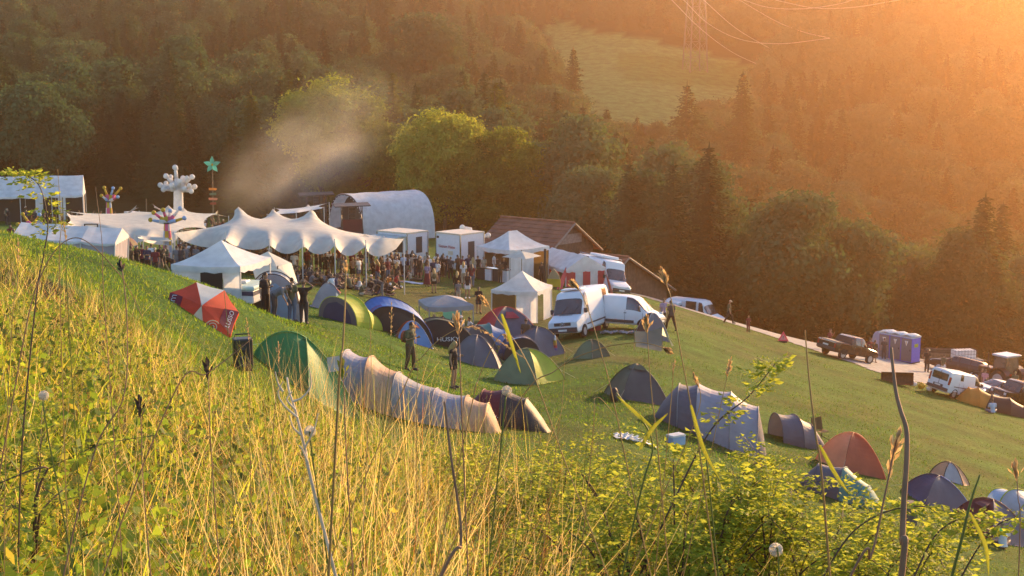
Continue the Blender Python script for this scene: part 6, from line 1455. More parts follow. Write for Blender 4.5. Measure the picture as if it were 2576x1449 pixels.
# loader bucket
P = G(2256, 965, 85); r = empty('loader_bucket', P, R(-8), 'rusty brown loader bucket lying on the gravel edge', 'bucket'); rows = []
for x in (-1.05, 1.05): rows.append([Vector((x, -.35 + .42 * math.sin(a), .42 - .42 * math.cos(a))) for a in [R(12 * k) for k in range(14)]] )
MB().sheet(rows).build('shell', m_bump if False else mat('rusty_steel', (.10, .05, .03), .8, .3, var=.3), r, solid=.03)
for x in (-1.05, 1.05): n_ = rows[0]; mk('side_plate', [Vector((x, q.y, q.z)) for q in n_], [tuple(range(14))], MC['rusty_steel'], r)
for i, (u, v, c, s_) in enumerate([(2298, 972, 'white', .22), (2318, 978, 'yellow', .24), (2338, 984, 'white', .2)]):
    P = G(u, v, 85); b = MB().ball((0, 0, s_ * .75), (s_ * 1.1, s_ * .9, s_ * .8), 14, 9); gq = random.Random(i)
    b.v = [tuple(Vector(q) * (1 + .10 * math.sin(q[0] * 17 + i) * math.cos(q[2] * 13))) for q in b.v]; b.tube([(0, 0, s_ * 1.45), (0, 0, s_ * 1.75)], [.03, .09], 7); o = b.build('rubbish_bag', FAB[c], smooth=True); o.location = P
    tag(o, ['white rubbish bag next to the loader bucket', 'yellow rubbish bag between two white ones', 'white rubbish bag nearest the white van'][i], 'bag')
# portable toilets
m_tb = mat('toilet_blue', (.10, .12, .58), .45, var=.06); m_tg = mat('toilet_grey', (.17, .15, .15), .55, var=.08); m_trf = mat('toilet_roof', (.62, .70, .74), .4, trans=.3)
a = R(-52); D = Vector((math.cos(a), math.sin(a), 0)); Nn = Vector((-math.sin(a), math.cos(a), 0)); base = G(2293, 917, 95) 
for i in range(3):
    P = base - D * (.56 + 1.12 * (2 - i)) + Nn * .56; P.z = base.z + .02
    r = empty('portable_toilet', P, a, ['portable toilet with grey door, farthest left of the row of three', 'portable toilet with grey door in the middle of the row of three', 'portable toilet at the right end of the row, its blue side wall showing'][i], 'toilet', 'row of portable toilets')
    MB().box(-.55, .55, -.55, .55, .08, 2.15).build('cabin', m_tb, r, bevel=.02); MB().box(-.57, .57, -.57, .57, 0, .10).build('skid', m_dk, r)
    MB().sheet([[Vector((x * .58, y * .58, 2.20 + .20 * (1 - (abs(x) * .6 + abs(y) * .4) ** 2))) for x in (-1, -.5, 0, .5, 1)] for y in (-1, -.5, 0, .5, 1)]).build('roof', m_trf, r, solid=.03); MB().box(-.59, .59, -.59, .59, 2.10, 2.19).build('roof_rim', m_trf, r, bevel=.02)
    dr = MB().box(-.50, .50, -.585, -.555, .16, 2.06).build('door', m_tg, r, bevel=.01); MB().box(.34, .42, -.62, -.585, 1.05, 1.2).build('handle', m_dk, dr)
    mk('sign', [(-.17, -.592, 1.86), (.17, -.592, 1.86), (0, -.592, 1.42)], [(0, 1, 2)], m_print, dr); MB().tube([(0, -.6, 1.58), (0, -.6, 1.74)], .03, 6).build('pictogram', FAB['yellow'], dr); MB().ball((0, -.6, 1.79), .035).build('pictogram', FAB['yellow'], dr)
    if i == 2: MB().box(.553, .562, -.26, .22, 1.34, 1.62).build('advert_plate', FAB['lime'], r); text('WC', .16, m_dk, r, Matrix.Translation((.566, -.02, 1.48)) @ Matrix.Rotation(R(90), 4, 'Z') @ Matrix.Rotation(R(90), 4, 'X'), 'lettering', .003, .3) if False else None
P = GD(2210, 119.5); r = empty('water_dispenser', P, R(-20), 'pale grey rounded plastic cabin left of the toilet row', 'cabin'); MB().lathe([(.62, 0), (.64, .05), (.62, .8), (.66, .84), (.66, .9), (.60, 1.3), (.5, 1.75), (.34, 2.0), (0, 2.1)], 20, close=False).build('shell', FAB['lilac grey'], r, smooth=True); MB().box(-.3, .3, -.70, -.6, .25, .75).build('basin', m_tg, r)
# warning triangle by the road
P = G(1970, 862, 95); r = empty('warning_sign', P, R(-15), 'pink red warning triangle with exclamation mark standing beside the road', 'sign'); MB().add([(-.42, 0, .12), (.42, 0, .12), (0, 0, .86), (-.42, .03, .12), (.42, .03, .12), (0, .03, .86)], [(0, 1, 2), (3, 5, 4), (0, 3, 4, 1), (1, 4, 5, 2), (2, 5, 3, 0)]).build('plate', cloth('sign_pink', (.75, .14, .20), .3), r)
mk('face', [(-.24, -.006, .21), (.24, -.006, .21), (0, -.006, .64)], [(0, 1, 2)], cloth('sign_pale', (.8, .45, .45), .3), r); text('!', .34, m_dk, r, Matrix.Translation((0, -.012, .37)) @ Matrix.Rotation(R(90), 4, 'X'), 'lettering', .003); MB().box(-.3, .3, -.05, .12, 0, .12).build('stand', m_dk, r)
# low folding caravan on the left
P = GD(592, 57); tz = ray(592, 708, 57).z
r = empty('folding_caravan', P, R(-12), 'low caravan with pale turquoise roof and blue stripe in front of the white pavilion', 'caravan'); hh = tz - P.z
MB().box(-1.15, 1.15, -.9, .9, .5, hh - .22).build('body', m_white, r, bevel=.08); MB().box(-1.17, 1.17, -.92, .92, hh - .42, hh - .26).build('stripe', FAB['navy'], r)
MB().box(-1.22, 1.22, -.97, .97, hh - .22, hh - .04).build('roof', cloth('roof_turquoise', (.50, .68, .68), .1), r, bevel=.06); MB().box(.15, .6, -.25, .2, hh - .04, hh + .07).build('roof_hatch', m_white, r, bevel=.03); MB().box(-.5, .4, -.93, -.90, hh * .45, hh - .5).build('window', m_glass, r)
for y in (-.85, .85): wheel(r, 0, y, .3, .18)
# ---------------------------------------------------------------- festival buildings and tents
m_tile = mat('roof_tiles', (.20, .085, .05), .8, var=.3, scale=1.2, bump=.3); m_board = mat('weathered_boards', (.085, .055, .038), .85, var=.4, scale=3); m_trim = mat('barge_board', (.20, .16, .13), .8)
def tiles(mb, a, b, c, d, nrow, ncol=26):
    """stepped rows of tiles on the roof plane a-b (ridge) c-d (eave); each row laps the one below"""
    nn = (b - a).cross(d - a).normalized(); nn = nn if nn.z > 0 else -nn
    for i in range(nrow):
        f0, f1 = i / nrow, (i + 1) / nrow + .01; rows = []
        for f, lift in ((f0, .0), (f1, .055)):
            rows.append([a.lerp(d, f).lerp(b.lerp(c, f), j / ncol) + nn * (lift + .012 * (j % 2)) for j in range(ncol + 1)])
        rows.append([q - nn * .055 for q in rows[1]]); mb.sheet(rows)
def barn(P, rz, L_, wl, wr, ridge, el, er, label, name='barn', gable=True):
    """ridge along local X (gable shown at +X); left/right half widths wl (+y) and wr (-y)"""
    r = empty(name, P, rz, label, 'barn'); x0, x1 = -L_ / 2, L_ / 2; ov = .55
    wb = MB()
    for x in (x0, x1):
        s_ = 1 if x > 0 else -1; wb.add([(x, wl, -1.5), (x, -wr, -1.5), (x, -wr, er), (x, 0, ridge - .1), (x, wl, el)], [(0, 1, 2, 3, 4)] if s_ > 0 else [(4, 3, 2, 1, 0)])
    wb.add([(x0, wl, -1.5), (x1, wl, -1.5), (x1, wl, el), (x0, wl, el)], [(0, 1, 2, 3)]); wb.add([(x0, -wr, -1.5), (x1, -wr, -1.5), (x1, -wr, er), (x0, -wr, er)], [(3, 2, 1, 0)])
    bd = MB(); gq = random.Random(int(L_ * 10)); y = -wr
    while y < wl - .2:
        f = (1 - y / wl) if y > 0 else (1 + y / wr); zt = (el if y > 0 else er) + (ridge - (el if y > 0 else er)) * max(f, 0) - .15
        wd = gq.uniform(.17, .24); bd.box(x1 + .004, x1 + .03 + gq.uniform(0, .02), y, min(y + wd - .02, wl), -1.4, zt); y += wd
    wb.build('wall', m_board, r); bd.build('boarding', m_board, r)
    sl, sr = (ridge - el) / wl, (ridge - er) / wr; rf = MB()
    A0, A1 = Vector((x0 - ov, 0, ridge)), Vector((x1 + ov, 0, ridge))
    for (w_, s_, sg) in ((wl, sl, 1), (wr, sr, -1)):
        e_ = w_ + .6; E0, E1 = Vector((x0 - ov, sg * e_, ridge - s_ * e_)), Vector((x1 + ov, sg * e_, ridge - s_ * e_)); tiles(rf, A0, A1, E1, E0, max(5, int(e_ * 2.4)))
        MB().tube([A1 + Vector((.03, 0, -.03)), E1 + Vector((.03, 0, -.03))], .10, 4).build('barge_board', m_trim, r)
    rf.build('roof', m_tile, r); MB().tube([A0 + Vector((0, 0, .06)), A1 + Vector((0, 0, .06))], .11, 6).build('ridge_cap', m_tile, r)
    return r
ap = ray(1446, 562, 121); P = Vector((ap.x, ap.y, ap.z)); ang = R(-40); ax = Vector((math.cos(ang), math.sin(ang), 0)); gz = H(P.x, P.y)
L_ = 7.2; b = barn(Vector((P.x, P.y, gz)) - ax * (L_ / 2 + .55), ang, L_, 3.4, 3.4, ap.z - gz, ap.z - gz - 2.25, ap.z - gz - 2.25, 'brown wooden barn with a tiled roof and dark gable behind the food stalls')
MB().box(L_ / 2 + .06, L_ / 2 + .09, -1.6, 1.6, ap.z - gz - 1.75, ap.z - gz - .95).build('gable_panel', mat('pale_panel', (.16, .14, .14), .7, var=.3), b); MB().box(L_ / 2 + .06, L_ / 2 + .10, -1.1, .9, 0, 2.1).build('gate', m_dk, b)
ap = ray(1581, 648, 119); gz = H(ap.x, ap.y); ang2 = R(-40); ax = Vector((math.cos(ang2), math.sin(ang2), 0))
barn(Vector((ap.x, ap.y, gz)) - ax * 3.2, ang2, 5.4, 6.6, 1.6, ap.z - gz, ap.z - gz - 3.3, ap.z - gz - 1.0, 'low timber shed with long sloping roof and upright boards right of the barn', 'shed')
# white food trailers
m_trl = mat('trailer_panel', (.72, .72, .76), .4, var=.05); m_gold = mat('trailer_roof', (.66, .56, .42), .5, var=.1); m_redp = mat('red_lettering', (.40, .05, .05), .6)
def trailer(P, rz, L_, W_, hh, label):
    r = empty('food_trailer', P, rz, label, 'food trailer'); MB().box(-L_ / 2, L_ / 2, -W_ / 2, W_ / 2, .35, hh - .12).build('body', m_trl, r, bevel=.03); MB().box(-L_ / 2 - .04, L_ / 2 + .04, -W_ / 2 - .04, W_ / 2 + .04, hh - .12, hh).build('roof', m_gold, r)
    for x in (-L_ / 2, L_ / 2):
        for y in (-W_ / 2, W_ / 2): MB().box(x - .045, x + .045, y - .045, y + .045, .3, hh - .11).build('corner_post', m_chrome, r)
    for y in (-W_ / 2 + .1, W_ / 2 - .1): wheel(r, 0, y, .32, .2)
    MB().tube([(-L_ / 2, 0, .45), (-L_ / 2 - 1.0, 0, .42)], .05, 6).build('drawbar', m_metal, r); return r
def corner(u, vt, d, hh, ang, L_, W_):
    """trailer whose near upper corner is seen at (u,vt)"""
    c = ray(u, vt, d); Dx = Vector((math.cos(ang), math.sin(ang), 0)); Dy = Vector((-math.sin(ang), math.cos(ang), 0)); return Vector((c.x, c.y, c.z - hh)) - Dx * (L_ / 2) + Dy * (W_ / 2)
P = corner(1158, 589, 115, 3.3, R(-42), 2.8, 2.8); r = trailer(P, R(-42), 2.8, 2.8, 3.3, 'white food trailer with red lettering on its side')
Mt = Matrix.Translation((-.15, -1.422, 2.15)) @ Matrix.Rotation(R(90), 4, 'X'); text('Vietnam Home', .36, m_redp, r, Mt, 'lettering', .006, 1.9)
MB().box(-1.1, .9, -1.50, -1.405, .9, 1.0).build('counter', m_chrome, r); MB().box(.0, .55, -1.425, -1.405, 1.5, 1.82).build('menu_board', m_gold, r); MB().box(1.402, 1.42, -.5, .25, .45, 2.6).build('door', m_bump, r); MB().box(-1.3, -1.05, -1.42, -1.40, 2.8, 2.98).build('vent_grille', m_dk, r)
P = corner(1024, 586, 118, 3.1, R(-38), 3.4, 2.6); r = trailer(P, R(-38), 3.4, 2.6, 3.1, 'white food trailer with a raised awning flap next to the big cream tent')
MB().box(1.705, 1.725, -.2, .55, 1.3, 2.65).build('window', m_bump, r); MB().sheet([[Vector((-1.6, -1.32, 2.8)), Vector((1.5, -1.32, 2.8))], [Vector((-1.6, -3.1, 2.7)), Vector((1.5, -3.1, 2.7))]]).build('awning', cloth('awning', (.55, .68, .68), .4), r, solid=.04); MB().box(-1.3, 1.2, -1.325, -1.29, 1.4, 2.5).build('hatch', m_dk, r)
P = corner(1180, 580, 126, 2.9, R(-42), 3.6, 2.2); pavilion(P, R(-42), 2.4, 3.0, 2.3, 2.95, 'white', 'white gazebo roof showing behind the lettered food trailer', sagk=1.1)
# white inflatable arms behind the stalls
for i, (u, v, u2, v2) in enumerate([(1163, 572, 1184, 577), (1208, 596, 1228, 592)]):
    P = ray(u, v, 121); Q = ray(u2, v2, 121); foot = Vector(((P.x + Q.x) / 2, P.y, H(P.x, P.y))); r = empty('air_dancer', foot, 0, ['white inflatable arm with a ball end above the lettered trailer', 'white inflatable arm with a ball end between the trailer and the big gazebo'][i], 'inflatable'); b = MB(); p_, q_ = P - foot, Q - foot
    e0, e1 = (p_, q_) if i == 0 else (q_, p_); b.tube([Vector((e1.x, 0, 0)), Vector((e1.x, 0, e1.z - .25)), e1, e0], [.22, .2, .18, .14], 12); b.ball(e0, .24, 14, 9); b.build('tube', FAB['bright white'], r, smooth=True)
# pavilions
P = GD(562, 57.5); ez = ray(487, 668, 56).z - P.z; pz = ray(552, 604, 57.5).z - P.z
pavilion(P, R(-14), 3.0, 3.0, ez, pz, 'white', 'white pavilion with a small dark window in its wall, half sunk behind the mown bank', walls=[(0, 0, 1, 'white', -.2, ez - .1), (3, .35, 1, 'white', -.2, ez - .1)], wins=[(0, .42, .74, ez - 1.0, ez - .28, m_dk)])
P = G(1313, 805, 70); ez = ray(1352, 727, P.y - .8).z - P.z; pz = ray(1314, 681, P.y).z - P.z
pavilion(P, R(-19), 3.1, 3.1, ez, pz, 'bright white', 'small white pavilion with a brown hanging left of the tall white van', walls=[(0, 0, .52, 'brown', .1, ez - .1), (0, .54, 1, 'white', -.1, ez - .1), (1, .45, 1, 'white', -.1, ez - .1)])
P = GD(1290, 113.5); ez = ray(1281, 628, 111).z - P.z; pz = ray(1289, 580, 113.5).z - P.z
pavilion(P, R(42), 4.0, 4.3, ez, pz, 'white', 'large white gazebo with a short ridge sheltering the bar counter', ridge=.45, val=.32, walls=[(0, .04, .62, 'white', -.1, ez - .1), (1, .0, 1, 'brown', -.1, ez - .1)], sagk=1.5)  # far wall in brown, the dark of the interior put into its colour
P = GD(1243, 111.5); r = empty('bar_counter', P, R(-35), 'bar counter with steel crates under the big white gazebo', 'counter'); MB().box(-1.5, 1.5, -.35, .35, .95, 1.02).build('counter_top', m_chrome, r)
for i in range(4): MB().box(-1.45 + .75 * i, -.8 + .75 * i, -.3, .3, 0, .94).build('crate', m_trl if i % 2 else m_bump, r, bevel=.02)
# striped marquee
gd = 112; g0, g1, g2 = ray(1424, 671, gd), ray(1522, 680, gd + .9), ray(1477, 645, gd); gc = (g0 + g1) / 2; W_ = (g1 - g0).length * 1.02
ang = R(-66); L_ = 6.2; P = Vector((gc.x, gc.y, 0)) - Vector((math.cos(ang), math.sin(ang), 0)) * L_ / 2; P.z = H(P.x, P.y)
ez = gc.z - P.z; rzd = g2.z - gc.z
marquee(P, ang, L_, W_ * 1.06, ez, ez + rzd, 'white', 'white ridge marquee with a red and white striped end wall', walls=[(1, 0, 1, ('red', 'white')), (0, .15, .8, ('red', 'white')), (2, 0, 1, 'red')], bays=3, scal=.22)
P0 = gc; 
for i, (u, v, d2) in enumerate([(1400, 715, 109), (1545, 722, 109)]):
    e = GD(u, 108.5); top = [g0, g1][i]; r = empty('red_tent_flap', Vector((e.x, e.y, e.z)), 0, ['red tent flap pulled out to the left of the striped marquee', 'narrow red tent flap pegged out to the right of the striped marquee'][i], 'flap'); t0 = top - r.location; MB().sheet([[t0, t0.lerp(Vector((0, 0, 0)), .5) + Vector((0, 0, .1)), Vector((0, 0, .02))], [t0 + Vector((.1, .05, -.5)), t0.lerp(Vector((0, 0, 0)), .5) + Vector((.25 - .5 * i * .6, .2, -.35)), Vector((.45 - .7 * i, .2, .02))]]).build('flap', FAB['rust' if i else 'red'], r, solid=.01); MB().tube([t0, Vector((0, 0, 0))], .012, 4).build('guy_line', m_line, r)
# parasols
def parasol(P, hgt, rad, c, label, tilt=(0, 0), n=8, name='parasol', drop=.3):
    r = empty(name, P, .2, label, 'parasol'); T_ = Matrix.Translation((0, 0, hgt)) @ Euler((tilt[0], tilt[1], 0)).to_matrix().to_4x4(); mb = MB()
    cs = c if isinstance(c, tuple) else (c,)
    for i in range(n):
        a0, a1 = 2 * math.pi * i / n, 2 * math.pi * (i + 1) / n
        mb.sheet([[T_ @ Vector((rad * f * (math.cos(a0) * (1 - t) + math.cos(a1) * t), rad * f * (math.sin(a0) * (1 - t) + math.sin(a1) * t), -rad * drop * f ** 1.3)) for t in (0, .5, 1)] for f in (0, .35, .7, 1)], i % len(cs))
        MB().tube([T_ @ Vector((0, 0, -.05)), T_ @ Vector((rad * .97 * math.cos(a0), rad * .97 * math.sin(a0), -rad * drop - .02))], .01, 4).build('rib', m_wood, r)
    mb.build('canopy', [FAB[q] for q in cs], r); MB().tube([(0, 0, 0), (0, 0, hgt * .9), T_ @ Vector((0, 0, .1))], .025, 6).build('pole', m_wood, r); return r
P = GD(1312, 107); hgt = ray(1316, 632, 107).z - P.z; parasol(P, hgt, 1.55, 'cream', 'cream square parasol in front of the big white gazebo', n=4, drop=.26)
P = GD(700, 61); hgt = ray(705, 672, 61).z - P.z; parasol(P, hgt, 1.15, 'cream', 'tilted cream beach parasol behind the silver awning tent', (R(38), R(28)), n=6, drop=.3)
P = GD(486, 93); hgt = ray(486, 590, 93).z - P.z; parasol(P, hgt, .95, ('maroon', 'charcoal', 'beige'), 'dark maroon and beige parasol above the crowd at the left', (R(10), R(20)), drop=.35) if False else None
P = GD(318, 88); hgt = max(1.4, ray(318, 590, 88).z - P.z); parasol(P, hgt, .95, ('maroon', 'brown', 'beige'), 'maroon and beige parasol beside the low canopy on the left', (R(8), R(18)), drop=.4)
# black round post and yellow board near the striped marquee
P = GD(1371, 108.5); tz = ray(1371, 626, 108.5).z - P.z; o = MB().tube([(0, 0, 0), (0, 0, tz)], .10, 10).build('stove_pipe', m_dk); o.location = P; tag(o, 'tall black pipe standing between the gazebo and the striped marquee', 'pipe')
P = GD(1393, 107); r = empty('surfboard_sign', P, -.2, 'pointed board sign, grey above and yellow below, before the striped marquee', 'sign'); h0, h1 = ray(1393, 700, 107).z - P.z, ray(1393, 658, 107).z - P.z
z0, z1 = (.35, 1.75); q = [(-.52, z0), (.52, z0), (.50, z0 + .5), (.30, z1 - .35), (0, z1), (-.30, z1 - .35), (-.50, z0 + .5)]; hm = z0 + .62
MB().add([(x, 0, z) for x, z in q] + [(x, .06, z) for x, z in q], [tuple(range(7)), tuple(range(13, 6, -1))] + [(i, i + 7, (i + 1) % 7 + 7, (i + 1) % 7) for i in range(7)]).build('board', cloth('board_grey', (.30, .26, .16), .1), r); MB().box(-.53, .53, -.02, -.004, z0 + .02, hm).build('yellow_panel', FAB['yellow'], r); MB().box(-.45, -.38, .07, .14, 0, z1 - .5).build('leg', m_wood, r); MB().box(.38, .45, .07, .14, 0, z1 - .5).build('leg', m_wood, r)
# big cream stretch tent
A_ = lambda u, v, d: ray(u, v, d)
membrane_tent('stretch_tent', [A_(437, 586, 93), A_(1016, 601, 96), A_(925, 590, 111), A_(455, 588, 112)], 57, 33,
    [(0, .225, A_(567, 588, 90.5)), (0, .415, A_(677, 604, 91)), (0, .56, A_(760, 604, 91.5)), (0, .70, A_(842, 604, 92)), (0, .835, A_(920, 607, 93.5)), (1, .55, A_(965, 596, 104)), (2, .3, A_(600, 585, 113)), (2, .65, A_(780, 580, 113))],
    [A_(600, 520, 100), A_(686, 525, 107), A_(783, 526, 101), A_(918, 588, 101.5)], 'cream', 'big cream stretch tent with three sharp peaks over the seated crowd', scallop=.5, droop=1.2, it=1200)
membrane_tent('stretch_tent', [A_(160, 566, 107), A_(447, 596, 106), A_(575, 545, 125), A_(150, 530, 124)], 45, 31, [(0, .42, A_(281, 596, 104)), (2, .5, A_(350, 532, 126)), (1, .5, A_(520, 575, 115)), (0, .72, A_(360, 598, 104.5))],
    [A_(166, 533, 112), A_(424, 516, 118), A_(461, 522, 120), A_(548, 529, 121)], 'cream', 'cream stretch tent further back on the left with peaks beside the white inflatable tree', scallop=.45, droop=.9, it=900)
membrane_tent('sail', [A_(345, 597, 99), A_(432, 606, 98), A_(440, 592, 103), A_(338, 590, 104)], 17, 9, [], [], 'cream', 'small pale sail stretched between the two cream tents', scallop=.7, droop=.25, inner=False)
membrane_tent('sail', [A_(672, 540, 140), A_(815, 522, 142), A_(828, 510, 152), A_(690, 524, 154)], 21, 11, [(0, .5, A_(745, 535, 139))], [A_(775, 514, 148)], 'white', 'white sail stretched in front of the domed stage', scallop=.6, droop=.2)
for i, c in enumerate([[(300, 548, 128), (345, 515, 129), (350, 522, 131), (310, 548, 132)], [(382, 512, 133), (415, 530, 131), (412, 536, 133), (386, 522, 134)]]):
    membrane_tent('sail', [A_(*q) for q in c], 9, 7, [], [], 'lilac grey', ['pale lilac triangular sail left of the white inflatable tree', 'small pale lilac sail tip just left of the white inflatable tree'][i], scallop=.5, inner=False, poles=False)
# marquees on the left
P = GD(60, 150); ez = ray(60, 494, 147).z - P.z; pz = ray(60, 443, 150).z - P.z
marquee(P, R(14), 12.5, 6.0, ez, pz, 'white', 'long white ridge marquee with scalloped edge at the left', walls=[(1, .1, .8, 'canopy grey'), (2, 0, 1, 'charcoal'), (0, .62, .68, 'white'), (0, .80, .86, 'white')], bays=4)  # charcoal back wall carries the shade inside the marquee
P = GD(178, 80); ez = ray(250, 610, 77).z - P.z; pz = ray(178, 566, 80).z - P.z
_lm = marquee(P, R(4), 5.6, 4.0, max(ez, .8), max(pz, 1.9), 'sky' if False else 'white', 'low white marquee roof behind the bank on the lower left', walls=[(0, 0, 1, 'lilac grey'), (1, 0, 1, 'lilac grey')], bays=3, scal=.1); _lm.rotation_euler[1] = R(4)
# white counters at the back left
for i, (u0, u1, v) in enumerate([(205, 240, 503), (325, 392, 503), (398, 470, 508), (478, 600, 519)][1:3]):
    a, b = GD(u0 - 0, 146), GD(u1 + 40, 140); r = empty('white_counter', (a + b) / 2, math.atan2(b.y - a.y, b.x - a.x), ['long white counter roof at the back, left part', 'long white counter roof at the back, right part'][i], 'counter'); L_ = (b - a).length; MB().box(-L_ / 2, L_ / 2, -.5, .5, 2.1, 2.25).build('roof', FAB['white'], r)
    for x in (-L_ / 2 + .1, 0, L_ / 2 - .1): MB().box(x - .04, x + .04, -.04, .04, 0, 2.1).build('post', m_wood, r)
    MB().box(-L_ / 2, L_ / 2, -.3, .3, .9, 1.0).build('counter_top', m_wood, r)
# domed stage
P = GD(960, 166); fr = ray(840, 491, 163); R_s = 4.1; Lst = 9.6; sang = R(36); hs = ray(940, 489, 163).z - P.z
r = empty('domed_stage', P, sang, 'white barrel-vault stage with a dark open end', 'stage')
ns = 20; prof = lambda s_: [Vector((0, R_s * math.copysign(abs(math.cos(a)) ** .85, math.cos(a)) * s_, hs * math.sin(a) ** .75 * s_)) for a in [math.pi * k / ns for k in range(ns + 1)]]
rows = []
for i in range(13):
    f = i / 12; k = 1 + .012 * abs(math.cos(f * math.pi * 3)); rows.append([q * k + Vector((-Lst / 2 + Lst * f, 0, 0)) for q in prof(1)])
MB().sheet(rows).build('vault', FAB['white'], r, smooth=True)
e = prof(1); mk('back_wall', [q + Vector((Lst / 2 - .05, 0, 0)) for q in e], [tuple(range(ns + 1))], FAB['white'], r)
mk('shade_backdrop', [q * .985 + Vector((-Lst / 2 + 1.6, 0, 0)) for q in e], [tuple(range(ns + 1))], m_dk, r)  # dark sheet set close to the mouth, standing for the shade inside
for x in (-Lst / 2, -Lst / 6, Lst / 6): MB().tube([q * .99 + Vector((x, 0, 0)) for q in e], .09, 6).build('truss_arch', m_metal, r)
for x in (-Lst / 2 - .06,): 
    b = MB()
    for k in range(0, ns + 1): b.ball(e[k] * .97 + Vector((x, 0, 0)), .07, 6, 4)
    b.build('arch_lights', m_print, r).name = 'arch_light'
MB().box(-Lst / 2 - 1.2, Lst / 2 - 1, -3.6, 3.6, 0, 1.1).build('stage_floor', m_dk, r); MB().box(-Lst / 2 + 2.7, -Lst / 2 + 2.8, -1.6, 1.6, 1.4, 3.4).build('banner', FAB['maroon'], r)
def tower(u, vtop, d, w_, label, banner=True):
    P = GD(u, d); hh = ray(u, vtop, d).z - P.z; r = empty('speaker_tower', P, .25, label, 'tower')
    tr = MB()
    for x in (-w_ / 2, w_ / 2):
        for y in (-.5, .5): tr.tube([(x, y, 0), (x, y, hh)], .05, 5)
    k = 0; z = 0
    while z < hh - .6:
        for x in (-w_ / 2, w_ / 2): tr.tube([(x, -.5 if k % 2 else .5, z), (x, .5 if k % 2 else -.5, z + .7)], .03, 4)
        tr.tube([(-w_ / 2, -.5, z), (-w_ / 2, .5, z)], .03, 4); z += .7; k += 1
    tr.build('truss', m_metal, r); MB().add([(-w_ * .9, -1.1, hh + .05), (w_ * .9, -1.1, hh + .12), (w_ * .9, 1.1, hh + .3), (-w_ * .9, 1.1, hh + .22), (-w_ * .9, -1.1, hh - .05), (w_ * .9, -1.1, hh + .02), (w_ * .9, 1.1, hh + .2), (-w_ * .9, 1.1, hh + .12)], [(0, 1, 2, 3), (7, 6, 5, 4), (0, 4, 5, 1), (1, 5, 6, 2), (2, 6, 7, 3), (3, 7, 4, 0)]).build('roof', m_dk, r)
    for j in range(5): MB().box(-.35, .35, -.35 + .03 * j, .25 + .03 * j, hh - .5 - .36 * j, hh - .18 - .36 * j).build('loudspeaker', m_dk, r, bevel=.02)
    if banner: MB().box(-w_ / 2 + .05, w_ / 2 - .05, -.56, -.53, 1.0, hh * .62).build('banner', FAB['maroon'], r)
tower(886, 518, 157, 2.2, 'black truss tower with a flat roof and speakers before the stage opening'); tower(797, 490, 178, 2.4, 'dark speaker tower roof on the far side of the stage', False)
# inflatable trees
def inflatable(P, hh, label, cols, arms, trunk, name='inflatable_tree', seed=0, asc=.62, rs=.62):
    r = empty(name, P, 0, label, 'inflatable'); g = random.Random(seed); zt = hh * trunk; k = len(cols)
    if k == 1:
        b = MB(); b.tube([(0, 0, 0), (.05, 0, zt * .5), (.1, 0, zt), (.1, 0, zt * 1.15)], [hh * .10, hh * .078, hh * .07, hh * .06], 16); b.build('trunk', FAB[cols[0]], r, smooth=True)
    else:
        for i in range(6):
            b = MB(); z0, z1 = zt * i / 6, zt * (i + 1) / 6; w0, w1 = hh * (.105 - .009 * i), hh * (.105 - .009 * (i + 1)); nsec = 12
            for j in range(6):
                a0 = 2 * math.pi * j / 6; rows = [[Vector((w_ * math.cos(a0 + 2 * math.pi / 6 * t), w_ * math.sin(a0 + 2 * math.pi / 6 * t), z)) for t in (0, .33, .66, 1)] for z, w_ in ((z0, w0), ((z0 + z1) / 2, (w0 + w1) / 2 * 1.03), (z1, w1))]; b.sheet(rows, (i + j) % k)
            b.build('trunk_ring', [FAB[c] for c in cols], r)
        MB().tube([(0, 0, zt - .02), (0, 0, zt + .06)], hh * .062, 16).build('belt', FAB['black'], r)
    for i, (dx, dy, dz, L_) in enumerate(arms):
        d = Vector((dx, dy, dz)).normalized(); L_ *= asc; c0 = Vector((.05, 0, zt * 1.03)); m1 = c0 + d * L_ * hh * .5; e = c0 + d * L_ * hh + Vector((0, 0, .02 * hh))
        cc = cols[i % k]; b = MB(); b.tube([c0, m1], [hh * .055 * rs, hh * .04 * rs], 12); o = b.build('arm', FAB[cc], r, smooth=True)
        c2 = cols[(i + 1) % k]; MB().tube([m1 - d * .02, e], [hh * .034 * rs, hh * .024 * rs], 12).build('arm_tip', FAB[c2 if k > 1 else cc], r, smooth=True); MB().ball(e, hh * .05 * rs, 14, 9).build('ball', FAB[['yellow', 'sky'][i % 2] if k > 1 else cc], r, smooth=True)
        if k == 1 and L_ > .2:
            s_ = Vector((d.y, -d.x, .5)).normalized(); e2 = m1 + (d * .5 + s_ * .8).normalized() * L_ * hh * .5; b = MB(); b.tube([m1, e2], [hh * .034 * rs, hh * .022 * rs], 10); b.ball(e2, hh * .042 * rs, 12, 8); b.build('side_arm', FAB[cc], r, smooth=True)
    return r
P = GD(450, 148); hh = ray(440, 428, 148).z - P.z
inflatable(P, hh, 'tall white inflatable tree with ball-tipped branches', ['bright white'], [(-.1, 0, 1, .42), (-.75, .1, .7, .34), (-1, 0, .12, .37), (-.85, -.35, -.12, .3), (.8, 0, .55, .38), (1, 0, .02, .36), (.9, -.35, -.22, .34), (.3, -.6, .45, .24), (-.25, -.6, .15, .22), (.2, .6, .5, .28)], .70, asc=.72, rs=.85)
P = GD(277, 138); hh = ray(268, 474, 138).z - P.z
inflatable(P, hh, 'patchwork inflatable tree in pink, yellow and blue at the back left', ['pink', 'yellow', 'sky', 'bright white'], [(-.35, 0, 1, .34), (.35, .1, 1, .32), (-.8, -.2, .5, .22), (.9, -.2, .3, .26), (.75, .4, .8, .42)], .72, asc=.8, rs=.75)
